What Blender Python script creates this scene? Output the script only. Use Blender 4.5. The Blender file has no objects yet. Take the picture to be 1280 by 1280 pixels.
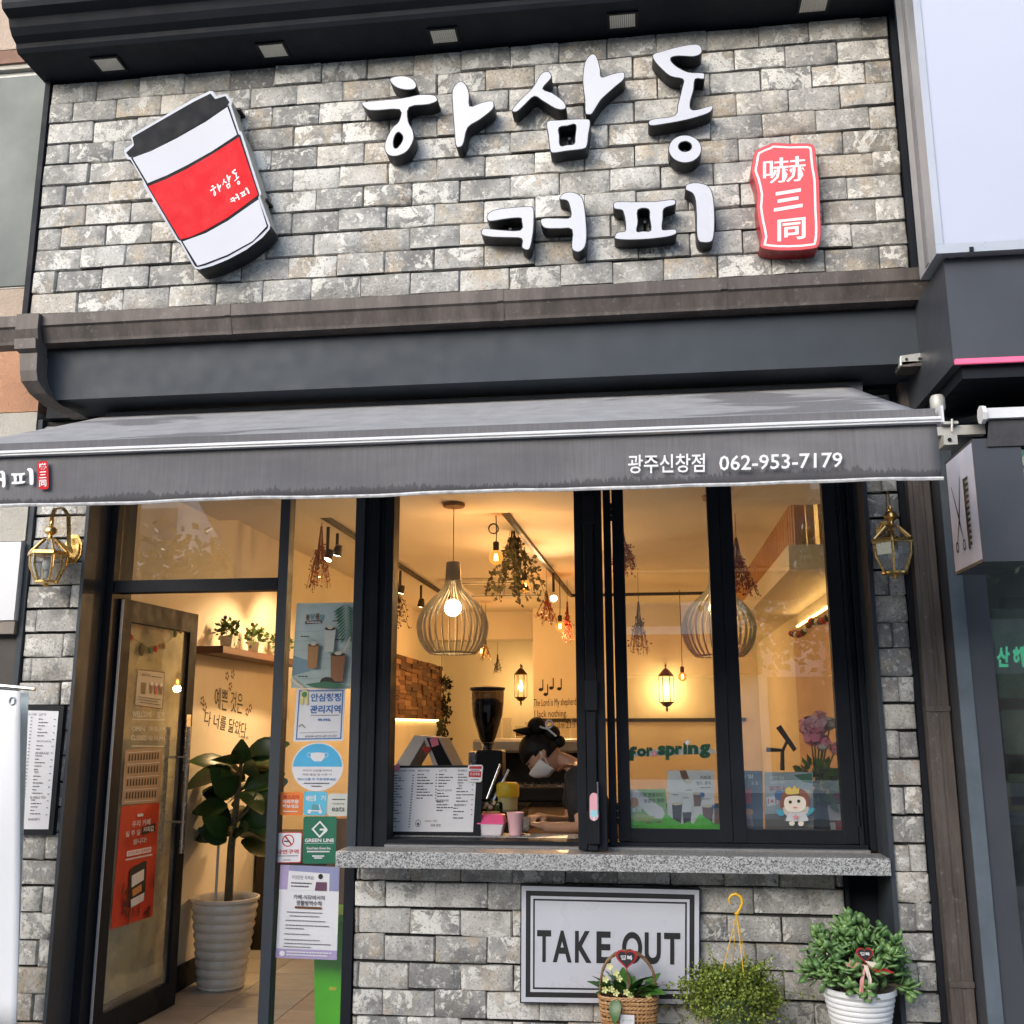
import bpy, bmesh, math, random
from mathutils import Vector, Matrix
R_ = math.radians
S = bpy.context.scene
COL = S.collection
random.seed(7)

# ------------------------------------------------------------------ camera
F, YAW, PIT, ROL = 1.0001, 0.12405, 0.20622, -0.00179
CAM = Vector((0.0, -4.81277, 1.55))
_R = Vector((math.cos(YAW), math.sin(YAW), 0)); _F = Vector((-math.sin(YAW), math.cos(YAW), 0)); _Z = Vector((0, 0, 1))
_fw = math.cos(PIT) * _F + math.sin(PIT) * _Z
_up = -math.sin(PIT) * _F + math.cos(PIT) * _Z
_r2 = math.cos(ROL) * _R + math.sin(ROL) * _up
_u2 = -math.sin(ROL) * _R + math.cos(ROL) * _up
cd = bpy.data.cameras.new('camera'); cam = bpy.data.objects.new('camera', cd); COL.objects.link(cam)
M = Matrix((_r2, _u2, -_fw)).transposed().to_4x4(); M.translation = CAM
cam.matrix_world = M
cd.sensor_width = 36; cd.lens = 36 * F; cd.clip_start = 0.05; cd.clip_end = 2000
S.camera = cam

# ------------------------------------------------------------------ light
SUN_EL, SUN_AZ = R_(25), R_(211)          # overcast daylight from the street side
W = bpy.data.worlds.new('World'); S.world = W; W.use_nodes = True
wn = W.node_tree.nodes; wl = W.node_tree.links; wn.clear()
sky = wn.new('ShaderNodeTexSky'); sky.sky_type = 'NISHITA'; sky.sun_disc = False
sky.sun_elevation = SUN_EL; sky.sun_rotation = SUN_AZ; sky.air_density = 1.0; sky.dust_density = 2.0; sky.ozone_density = 1.0
bg = wn.new('ShaderNodeBackground'); bg.inputs['Strength'].default_value = 0.15
wo = wn.new('ShaderNodeOutputWorld'); wl.new(sky.outputs[0], bg.inputs[0]); wl.new(bg.outputs[0], wo.inputs[0])
sd = bpy.data.lights.new('sun', 'SUN'); sd.energy = 1.05; sd.angle = R_(48); sd.color = (1.0, 0.975, 0.95)
sun = bpy.data.objects.new('sun', sd); COL.objects.link(sun)
_sd = Vector((math.sin(SUN_AZ) * math.cos(SUN_EL), math.cos(SUN_AZ) * math.cos(SUN_EL), math.sin(SUN_EL)))
sun.rotation_euler = _sd.to_track_quat('Z', 'Y').to_euler(); sun.location = _sd * 30
S.view_settings.view_transform = 'Standard'; S.view_settings.look = 'None'; S.view_settings.gamma = 1
S.view_settings.use_curve_mapping = False
S.view_settings.exposure = 1.08
S.render.engine = 'CYCLES'
S.cycles.use_denoising = True
S.cycles.max_bounces = 10; S.cycles.transparent_max_bounces = 16; S.cycles.caustics_reflective = False; S.cycles.caustics_refractive = False
S.cycles.sample_clamp_indirect = 4.0

# ------------------------------------------------------------------ measuring helpers (photo pixel -> point on a known plane)
def ray(u, v):
    r = (u - 640) / (1280 * F); w = (640 - v) / (1280 * F)
    return _fw + r * _r2 + w * _u2
def at(u, v, Y):
    d = ray(u, v); return CAM + d * ((Y - CAM.y) / d.y)
def atX(u, v, X):
    d = ray(u, v); return CAM + d * ((X - CAM.x) / d.x)
def atZ(u, v, Z):
    d = ray(u, v); return CAM + d * ((Z - CAM.z) / d.z)

# ------------------------------------------------------------------ materials
class NT:
    def __init__(s, name):
        s.m = bpy.data.materials.new(name); s.m.use_nodes = True
        s.n = s.m.node_tree.nodes; s.l = s.m.node_tree.links
        s.b = s.n['Principled BSDF']; s.out = s.n['Material Output']
    def new(s, t, **k):
        x = s.n.new(t)
        for a, v in k.items(): setattr(x, a, v)
        return x
    def set(s, node, key, val):
        if hasattr(val, 'links') or isinstance(val, bpy.types.NodeSocket): s.l.new(val, node.inputs[key])
        else: node.inputs[key].default_value = val
    def noise(s, vec, scale, detail=4, rough=0.55, dist=0.0):
        x = s.new('ShaderNodeTexNoise'); s.l.new(vec, x.inputs['Vector'])
        x.inputs['Scale'].default_value = scale; x.inputs['Detail'].default_value = detail
        x.inputs['Roughness'].default_value = rough; x.inputs['Distortion'].default_value = dist
        return x.outputs['Fac']
    def ramp(s, fac, *stops):
        x = s.new('ShaderNodeValToRGB'); s.l.new(fac, x.inputs[0]); e = x.color_ramp.elements
        while len(e) < len(stops): e.new(0.5)
        for q, (p, c) in zip(e, stops):
            q.position = p; q.color = (c, c, c, 1) if isinstance(c, (int, float)) else (*c, 1)
        return x.outputs[0]
    def mix(s, fac, a, b, mode='MIX'):
        x = s.new('ShaderNodeMix', data_type='RGBA', blend_type=mode)
        for k, v in ((0, fac), (6, a), (7, b)):
            if isinstance(v, bpy.types.NodeSocket): s.l.new(v, x.inputs[k])
            else: x.inputs[k].default_value = v if k == 0 else (*v, 1)
        return x.outputs[2]
    def math(s, op, a, b=0.0):
        x = s.new('ShaderNodeMath', operation=op)
        for k, v in ((0, a), (1, b)):
            if isinstance(v, bpy.types.NodeSocket): s.l.new(v, x.inputs[k])
            else: x.inputs[k].default_value = v
        return x.outputs[0]
    def coord(s, kind='Object'): return s.new('ShaderNodeTexCoord').outputs[kind]
    def scale(s, vec, sc):
        x = s.new('ShaderNodeMapping'); s.l.new(vec, x.inputs[0]); x.inputs['Scale'].default_value = sc; return x.outputs[0]
    def bump(s, h, strength=0.3, dist=0.01, prev=None):
        x = s.new('ShaderNodeBump'); s.l.new(h, x.inputs['Height']); x.inputs['Strength'].default_value = strength
        x.inputs['Distance'].default_value = dist
        if prev is not None: s.l.new(prev, x.inputs['Normal'])
        s.l.new(x.outputs[0], s.b.inputs['Normal']); return x.outputs[0]
MATS = {}
def pm(name, col, rough=0.5, metal=0.0, var=0.12, scale=6.0, bump=0.0, bscale=60.0, emit=0.0, ecol=None, spec=0.5, coat=0.0, trans=0.0):
    """painted / plain surface with a little unevenness of tone and gloss"""
    if name in MATS: return MATS[name]
    t = NT(name); c = t.coord()
    n = t.noise(c, scale, 5, 0.6)
    lo = tuple(x * (1 - var) for x in col); hi = tuple(min(1, x * (1 + var)) for x in col)
    t.l.new(t.ramp(n, (0.3, lo), (0.7, hi)), t.b.inputs['Base Color'])
    n2 = t.noise(c, scale * 3.1, 4)
    t.l.new(t.ramp(n2, (0.3, max(0, rough - 0.08)), (0.7, min(1, rough + 0.08))), t.b.inputs['Roughness'])
    t.b.inputs['Metallic'].default_value = metal
    t.b.inputs['Specular IOR Level'].default_value = spec
    t.b.inputs['Coat Weight'].default_value = coat
    if trans: t.b.inputs['Transmission Weight'].default_value = trans
    if emit:
        t.b.inputs['Emission Color'].default_value = (*(ecol or col), 1); t.b.inputs['Emission Strength'].default_value = emit
    if bump: t.bump(t.noise(c, bscale, 4), bump, 0.004)
    MATS[name] = t.m; return t.m

def m_brick():
    t = NT('reclaimed_grey_brick'); oi = t.new('ShaderNodeObjectInfo'); c = t.coord()
    comb = t.new('ShaderNodeCombineXYZ')
    for k, f in enumerate((37.0, 71.0, 113.0)): t.l.new(t.math('MULTIPLY', oi.outputs['Random'], f), comb.inputs[k])
    add = t.new('ShaderNodeVectorMath', operation='ADD'); t.l.new(c, add.inputs[0]); t.l.new(comb.outputs[0], add.inputs[1]); v = add.outputs[0]
    wn_ = t.new('ShaderNodeTexWhiteNoise', noise_dimensions='1D'); t.l.new(oi.outputs['Random'], wn_.inputs['W'])
    sep = t.new('ShaderNodeSeparateColor'); t.l.new(wn_.outputs['Color'], sep.inputs[0]); r1, r2, r3 = sep.outputs
    base = t.ramp(r1, (0.0, (0.17, 0.17, 0.165)), (0.12, (0.27, 0.268, 0.258)), (0.45, (0.41, 0.405, 0.385)), (0.8, (0.52, 0.515, 0.485)), (0.9, (0.55, 0.52, 0.46)), (1.0, (0.47, 0.40, 0.31)))
    big = t.noise(v, 7.0, 6, 0.62)
    base = t.mix(t.ramp(big, (0.34, 0.8), (0.56, 0.0)), base, (0.22, 0.222, 0.22))
    base = t.mix(t.math('MULTIPLY', t.ramp(big, (0.40, 0.0), (0.70, 1.0)), 0.6), base, (0.58, 0.575, 0.55))
    # tan / earthy stain on some bricks
    tan = t.math('MULTIPLY', t.ramp(t.noise(v, 8.5, 5, 0.6), (0.48, 0.0), (0.62, 1.0)), t.ramp(r2, (0.45, 0.0), (0.95, 0.75)))
    base = t.mix(tan, base, (0.52, 0.43, 0.31))
    # old lime mortar left on the faces
    th = t.math('MULTIPLY', t.math('SUBTRACT', r3, 0.45), 0.22)
    lim = t.math('ADD', t.noise(v, 11.0, 9, 0.66, 0.6), th)
    lm = t.ramp(lim, (0.585, 0.0), (0.605, 1.0))
    base = t.mix(lm, base, (0.70, 0.695, 0.655))
    fine = t.noise(v, 95.0, 4, 0.7)
    base = t.mix(t.ramp(fine, (0.36, 0.75), (0.46, 0.0)), base, (0.16, 0.158, 0.15))
    base = t.mix(t.math('MULTIPLY', t.ramp(t.noise(v, 38.0, 6, 0.7), (0.55, 0.0), (0.60, 0.9)), 0.7), base, (0.68, 0.67, 0.63))
    t.l.new(base, t.b.inputs['Base Color']); t.b.inputs['Roughness'].default_value = 0.9; t.b.inputs['Specular IOR Level'].default_value = 0.25
    p = t.bump(t.noise(v, 16.0, 8, 0.68), 0.75, 0.016); p = t.bump(fine, 0.45, 0.004, p); t.bump(lm, 0.5, 0.0025, p)
    return t.m
def m_granite():
    t = NT('speckled_granite'); c = t.coord()
    vo = t.new('ShaderNodeTexVoronoi'); t.l.new(c, vo.inputs['Vector']); vo.inputs['Scale'].default_value = 190
    sep = t.new('ShaderNodeSeparateColor'); t.l.new(vo.outputs['Color'], sep.inputs[0])
    col = t.ramp(sep.outputs[0], (0.0, (0.05, 0.055, 0.06)), (0.2, (0.16, 0.17, 0.175)), (0.45, (0.32, 0.33, 0.335)), (0.8, (0.46, 0.47, 0.47)), (1.0, (0.58, 0.58, 0.57)))
    col = t.mix(t.ramp(t.noise(c, 3.0, 4), (0.35, 0.25), (0.6, 0.0)), col, (0.26, 0.26, 0.25))
    t.l.new(col, t.b.inputs['Base Color']); t.b.inputs['Roughness'].default_value = 0.38
    return t.m
def m_awning(name='weathered_grey_canvas', g=1.0, hem=True):
    t = NT(name); c = t.coord()
    st = t.noise(t.scale(c, (120, 120, 3.5)), 1.0, 5, 0.7)
    col = t.ramp(st, (0.2, (0.115, 0.115, 0.12)), (0.5, (0.15, 0.148, 0.155)), (0.85, (0.185, 0.185, 0.195)))
    pat = t.noise(t.scale(c, (1.3, 1.3, 3.0)), 1.0, 6, 0.6)
    col = t.mix(t.ramp(pat, (0.36, 0.55), (0.55, 0.0)), col, (0.085, 0.083, 0.09))
    col = t.mix(t.ramp(pat, (0.58, 0.0), (0.8, 0.5)), col, (0.27, 0.27, 0.28))
    # damp tide mark creeping up from the hem, with a ragged edge
    sep = t.new('ShaderNodeSeparateXYZ'); t.l.new(c, sep.inputs[0])
    rag = t.noise(t.scale(c, (48, 48, 1.0)), 1.0, 5, 0.85); lo = t.noise(t.scale(c, (1.2, 1.2, 0.2)), 1.0, 3)
    hgt = t.math('ADD', t.math('MULTIPLY', rag, 0.10), t.math('MULTIPLY', lo, 0.13))
    wet = t.math('LESS_THAN', sep.outputs[2], t.math('SUBTRACT', hgt, 0.082))
    col = t.mix(t.math('MULTIPLY', wet, 0.62), col, (0.042, 0.041, 0.046))
    if not hem:  # sloping top: stained canvas, base colour lightened to stand for skylight on it
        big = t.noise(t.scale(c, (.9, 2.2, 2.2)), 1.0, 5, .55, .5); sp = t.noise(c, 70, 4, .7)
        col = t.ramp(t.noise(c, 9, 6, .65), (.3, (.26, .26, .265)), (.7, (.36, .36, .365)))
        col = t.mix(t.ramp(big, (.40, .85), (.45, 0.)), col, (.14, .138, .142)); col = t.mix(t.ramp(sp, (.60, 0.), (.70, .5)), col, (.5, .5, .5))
    t.l.new(col, t.b.inputs['Base Color']); t.b.inputs['Roughness'].default_value = 0.85
    t.bump(t.noise(t.scale(c, (60, 60, 6)), 1.0, 3), 0.15, 0.002)
    return t.m
def m_stucco(name, col):
    t = NT(name); c = t.coord(); n = t.noise(c, 3, 5, .6)
    t.l.new(t.ramp(n, (.3, tuple(x * .85 for x in col)), (.7, tuple(min(1, x * 1.1) for x in col))), t.b.inputs['Base Color'])
    t.b.inputs['Roughness'].default_value = .92
    t.bump(t.noise(c, 55, 3, .6, 1.5), .9, .01); return t.m
def m_glass(name, tint=(1, 1, 1), ior=1.75, dirt=0.03):
    t = NT(name); t.n.remove(t.b)
    tr = t.new('ShaderNodeBsdfTransparent'); tr.inputs[0].default_value = (*tint, 1)
    gl = t.new('ShaderNodeBsdfGlossy'); gl.inputs['Roughness'].default_value = 0.0; gl.inputs['Color'].default_value = (.95, .97, 1, 1)
    fr = t.new('ShaderNodeFresnel'); g = t.new('ShaderNodeNewGeometry')
    t.l.new(t.math('ADD', ior, t.math('MULTIPLY', g.outputs['Backfacing'], 1 / ior - ior)), fr.inputs[0])   # both faces of the pane mirror alike
    mx = t.new('ShaderNodeMixShader'); t.l.new(fr.outputs[0], mx.inputs[0]); t.l.new(tr.outputs[0], mx.inputs[1]); t.l.new(gl.outputs[0], mx.inputs[2])
    df = t.new('ShaderNodeBsdfDiffuse'); df.inputs[0].default_value = (.5, .5, .5, 1)
    m2 = t.new('ShaderNodeMixShader'); c = t.coord(); n = t.noise(c, 4, 6, .65)
    t.l.new(t.math('MULTIPLY', t.ramp(n, (.4, .2), (.75, 1.0)), dirt), m2.inputs[0])
    t.l.new(mx.outputs[0], m2.inputs[1]); t.l.new(df.outputs[0], m2.inputs[2]); t.l.new(m2.outputs[0], t.out.inputs[0])
    return t.m
def m_gutter(name='weathered_bronze_sheet', col=(0.085, 0.072, 0.066)):
    t = NT(name); c = t.coord()
    st = t.noise(t.scale(c, (9, 9, 1.5)), 1.0, 6, .7)
    k = t.ramp(st, (.3, tuple(x * .55 for x in col)), (.5, col), (.75, tuple(x * 1.75 for x in col)))
    sp = t.noise(c, 26, 6, .7)
    k = t.mix(t.ramp(sp, (.58, 0.), (.7, .55)), k, (.23, .215, .20))
    t.l.new(k, t.b.inputs['Base Color']); t.b.inputs['Roughness'].default_value = .6; t.b.inputs['Metallic'].default_value = .15
    t.bump(t.noise(c, 12, 4), .12, .01); return t.m
def m_wood(name, a, b, ax=(2, 30, 30)):
    t = NT(name); c = t.coord(); oi = t.new('ShaderNodeObjectInfo')
    n = t.noise(t.scale(c, ax), 1.0, 6, .65, .4)
    k = t.ramp(n, (.3, a), (.7, b)); t.l.new(k, t.b.inputs['Base Color']); t.b.inputs['Roughness'].default_value = .5
    t.bump(n, .1, .004); return t.m
def m_leaf(name, a, b, rough=.4):
    t = NT(name); c = t.coord(); oi = t.new('ShaderNodeObjectInfo')
    n = t.noise(c, 14, 3); mixv = t.math('ADD', t.math('MULTIPLY', oi.outputs['Random'], .6), t.math('MULTIPLY', n, .5))
    geo = t.new('ShaderNodeNewGeometry'); mixv = t.math('ADD', t.math('MULTIPLY', mixv, .6), t.math('MULTIPLY', geo.outputs['Random Per Island'], .4))
    t.l.new(t.ramp(mixv, (.2, a), (.8, b)), t.b.inputs['Base Color']); t.b.inputs['Roughness'].default_value = rough
    return t.m
BRICK = m_brick(); GRAN = m_granite(); AWN = m_awning(); AWNT = m_awning('skylit_top_canvas', 1, False); GUT = m_gutter(); PIPE = m_gutter('weathered_brown_downpipe', (.10, .085, .078))
BLACK = pm('black_aluminium', (.014, .017, .023), .6, 0, .2, 4, spec=.15)
SLATE = pm('slate_blue_steel', (.040, .050, .062), .6, 0, .10, 3, .06, 30, spec=.3)
DARKIN = pm('shaded_joint_mortar', (.055, .053, .05), .95, 0, .3, 20, .4, 80)  # mortar backing, colour darkened for the shadow inside the open joints
WHITE = pm('white_acrylic', (.53, .55, .61), .3, 0, .03, 2, spec=.35)
BLKACR = pm('black_acrylic', (.010, .012, .016), .42, 0, .1, spec=.25)
NAVY = pm('navy_edge_band', (.012, .018, .034), .3, 0, .1)
GLASS = m_glass('window_glass', (.97, .985, .97), 2.35, .03)
GLASS2 = m_glass('poster_pane_glass', (.97, .985, .97), 1.5, .02)
ALU = pm('white_aluminium_bar', (.68, .69, .70), .4, 0, .08, 8)
INK = pm('black_ink', (.012, .012, .014), .6, 0, .1)
PAPER = pm('white_paper', (.68, .69, .73), .6, 0, .04, 3)
BRASS = pm('polished_brass', (.78, .53, .20), .3, 1.0, .15, 20)
CHROME = pm('brushed_steel', (.62, .61, .60), .25, 1.0, .08, 10)

# ------------------------------------------------------------------ object helpers
def base_of(par):
    v = Vector((0, 0, 0))
    while par is not None: v = v + par.location; par = par.parent
    return v
class MB:
    def __init__(s): s.v = []; s.f = []; s.k = []
    def add(s, vs, fs, k=0):
        o = len(s.v); s.v += [tuple(x) for x in vs]; s.f += [tuple(o + i for i in f) for f in fs]; s.k += [k] * len(fs); return s
    def box(s, x0, x1, y0, y1, z0, z1, k=0):
        return s.add([(x0, y0, z0), (x1, y0, z0), (x1, y1, z0), (x0, y1, z0), (x0, y0, z1), (x1, y0, z1), (x1, y1, z1), (x0, y1, z1)],
                     [(3, 2, 1, 0), (4, 5, 6, 7), (0, 1, 5, 4), (1, 2, 6, 5), (2, 3, 7, 6), (3, 0, 4, 7)], k)
    def hexa(s, p, k=0):   # p: 4 bottom, 4 top
        return s.add(p, [(3, 2, 1, 0), (4, 5, 6, 7), (0, 1, 5, 4), (1, 2, 6, 5), (2, 3, 7, 6), (3, 0, 4, 7)], k)
    def quad(s, *p, k=0): return s.add(p, [tuple(range(len(p)))], k)
    def extr(s, poly, vec, k=0, ks=None):   # planar polygon extruded along vec
        n = len(poly); vec = Vector(vec); a = [Vector(p) for p in poly]; b = [p + vec for p in a]
        s.add(a + b, [tuple(range(n)), tuple(reversed(range(n, 2 * n)))], k)
        o = len(s.v) - 2 * n
        for i in range(n): s.f.append((o + i, o + n + i, o + n + (i + 1) % n, o + (i + 1) % n)); s.k.append(k if ks is None else ks)
        return s
    def tube(s, pts, r, n=8, k=0, cap=True):
        pts = [Vector(p) for p in pts]; rr = r if isinstance(r, (list, tuple)) else [r] * len(pts)
        o = len(s.v); prev = None
        for i, p in enumerate(pts):
            d = (pts[min(i + 1, len(pts) - 1)] - pts[max(i - 1, 0)]).normalized()
            if prev is None:
                a = Vector((0, 0, 1)) if abs(d.z) < .9 else Vector((1, 0, 0)); x = d.cross(a).normalized()
            else: x = (prev - d * prev.dot(d)).normalized()
            prev = x; y = d.cross(x)
            for j in range(n):
                t = 2 * math.pi * j / n; s.v.append(tuple(p + (x * math.cos(t) + y * math.sin(t)) * rr[i]))
        for i in range(len(pts) - 1):
            for j in range(n):
                s.f.append((o + i * n + j, o + i * n + (j + 1) % n, o + (i + 1) * n + (j + 1) % n, o + (i + 1) * n + j)); s.k.append(k)
        if cap:
            s.f.append(tuple(o + j for j in reversed(range(n)))); s.k.append(k)
            q = o + (len(pts) - 1) * n; s.f.append(tuple(q + j for j in range(n))); s.k.append(k)
        return s
    def lathe(s, prof, c=(0, 0, 0), n=24, k=0, sq=1.0, caps=True, rot=0.0):
        o = len(s.v); c = Vector(c)
        for r, z in prof:
            for j in range(n):
                t = 2 * math.pi * j / n + rot; s.v.append((c.x + r * math.cos(t), c.y + r * math.sin(t) * sq, c.z + z))
        for i in range(len(prof) - 1):
            for j in range(n):
                s.f.append((o + i * n + j, o + i * n + (j + 1) % n, o + (i + 1) * n + (j + 1) % n, o + (i + 1) * n + j)); s.k.append(k)
        if caps:
            s.f.append(tuple(o + j for j in reversed(range(n)))); s.k.append(k)
            q = o + (len(prof) - 1) * n; s.f.append(tuple(q + j for j in range(n))); s.k.append(k)
        return s
    def ball(s, c, r, n=14, m=9, k=0):
        c = Vector(c); rx, ry, rz = r if isinstance(r, (tuple, list)) else (r, r, r)
        prof = [(math.sin(math.pi * i / m), -math.cos(math.pi * i / m)) for i in range(m + 1)]
        o = len(s.v)
        for a, z in prof:
            for j in range(n):
                t = 2 * math.pi * j / n; s.v.append((c.x + rx * max(a, .001) * math.cos(t), c.y + ry * max(a, .001) * math.sin(t), c.z + rz * z))
        for i in range(m):
            for j in range(n):
                s.f.append((o + i * n + j, o + i * n + (j + 1) % n, o + (i + 1) * n + (j + 1) % n, o + (i + 1) * n + j)); s.k.append(k)
        return s
    def build(s, name, mat, parent=None, smooth=False, bevel=0.0, world=True, fix=True):
        me = bpy.data.meshes.new(name)
        if parent is not None: org = base_of(parent) if world else Vector((0, 0, 0))
        else:
            xs, ys, zs = zip(*s.v); org = Vector(((min(xs) + max(xs)) / 2, (min(ys) + max(ys)) / 2, min(zs)))
        me.from_pydata([tuple(Vector(v) - org) for v in s.v], [], s.f)
        for m in (mat if isinstance(mat, (list, tuple)) else [mat]): me.materials.append(m)
        if any(s.k): me.polygons.foreach_set('material_index', s.k)
        if fix:
            bm = bmesh.new(); bm.from_mesh(me); bmesh.ops.recalc_face_normals(bm, faces=bm.faces); bm.to_mesh(me); bm.free()
        if smooth:
            me.polygons.foreach_set('use_smooth', [True] * len(me.polygons))
            if smooth != 'all': me.set_sharp_from_angle(angle=R_(38))
        o = bpy.data.objects.new(name, me); COL.objects.link(o); o.parent = parent
        if parent is None: o.location = org
        if bevel:
            b = o.modifiers.new('bevel', 'BEVEL'); b.width = bevel; b.segments = 2; b.limit_method = 'ANGLE'; b.angle_limit = R_(40)
        return o
def tag(o, label=None, cat=None, group=None, kind=None):
    for k, v in (('label', label), ('category', cat), ('group', group), ('kind', kind)):
        if v: o[k] = v
    return o
def thing(name, label, cat, loc=(0, 0, 0), group=None):
    o = bpy.data.objects.new(name, None); COL.objects.link(o); o.location = loc; o.empty_display_size = .05
    return tag(o, label, cat, group)
def box(name, mat, par, x0, x1, y0, y1, z0, z1, bevel=0.0): return MB().box(x0, x1, y0, y1, z0, z1).build(name, mat, par, bevel=bevel)
def light(name, par, loc, energy, col, r=.03, spot=None, target=None):
    d = bpy.data.lights.new(name, 'SPOT' if spot else 'POINT'); d.energy = energy; d.color = col; d.shadow_soft_size = r
    o = bpy.data.objects.new(name, d); COL.objects.link(o); o.parent = par; o.location = Vector(loc) - (base_of(par) if par else Vector((0, 0, 0)))
    if spot:
        d.spot_size = R_(spot); d.spot_blend = .6
        o.rotation_euler = (Vector(loc) - Vector(target)).to_track_quat('Z', 'Y').to_euler()
    return o
_tc = {}
def tmesh(body, bold=0.0, res=2):
    key = (body, bold, res)
    if key in _tc: return _tc[key]
    cu = bpy.data.curves.new('t', 'FONT'); cu.body = body; cu.size = 1; cu.offset = bold; cu.resolution_u = res; cu.align_x = 'CENTER'
    o = bpy.data.objects.new('t', cu); COL.objects.link(o)
    me = bpy.data.meshes.new_from_object(o)
    vs = [v.co.copy() for v in me.vertices]; fs = [tuple(p.vertices) for p in me.polygons]
    bpy.data.objects.remove(o); bpy.data.curves.remove(cu); bpy.data.meshes.remove(me)
    if vs:
        x0 = min(v.x for v in vs); x1 = max(v.x for v in vs); y0 = min(v.y for v in vs); y1 = max(v.y for v in vs)
        vs = [((v.x - x0) / max(x1 - x0, 1e-6), 1 - (v.y - y0) / max(y1 - y0, 1e-6)) for v in vs]
        _tc[key] = (vs, fs, (x1 - x0) / max(y1 - y0, 1e-6))
    else: _tc[key] = ([], [], 1)
    return _tc[key]
def cfill(splines, holes=True):
    """2D fill (with holes) of closed outlines; returns verts2d, faces"""
    cu = bpy.data.curves.new('c', 'CURVE'); cu.dimensions = '2D'; cu.fill_mode = 'BOTH'
    for sp in splines:
        q = cu.splines.new('POLY'); q.points.add(len(sp) - 1); q.use_cyclic_u = True
        for pt, (x, y) in zip(q.points, sp): pt.co = (x, y, 0, 1)
    o = bpy.data.objects.new('c', cu); COL.objects.link(o)
    me = bpy.data.meshes.new_from_object(o)
    vs = [(v.co.x, v.co.y) for v in me.vertices]; fs = [tuple(p.vertices) for p in me.polygons]
    bpy.data.objects.remove(o); bpy.data.curves.remove(cu); bpy.data.meshes.remove(me)
    return vs, fs
def catmull(pts, n=3):
    out = []; N = len(pts)
    for i in range(N):
        p0, p1, p2, p3 = (Vector(pts[(i + k) % N]).to_2d() for k in (-1, 0, 1, 2))
        for j in range(n):
            t = j / n
            out.append(tuple(.5 * ((2 * p1) + (p2 - p0) * t + (2 * p0 - 5 * p1 + 4 * p2 - p3) * t * t + (3 * p1 - p0 - 3 * p2 + p3) * t ** 3)))
    return out
def ellipse(cx, cy, rx, ry, n=28, rot=0.0):
    return [(cx + rx * math.cos(a) * math.cos(rot) - ry * math.sin(a) * math.sin(rot), cy + rx * math.cos(a) * math.sin(rot) + ry * math.sin(a) * math.cos(rot)) for a in (2 * math.pi * i / n for i in range(n))]

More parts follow.
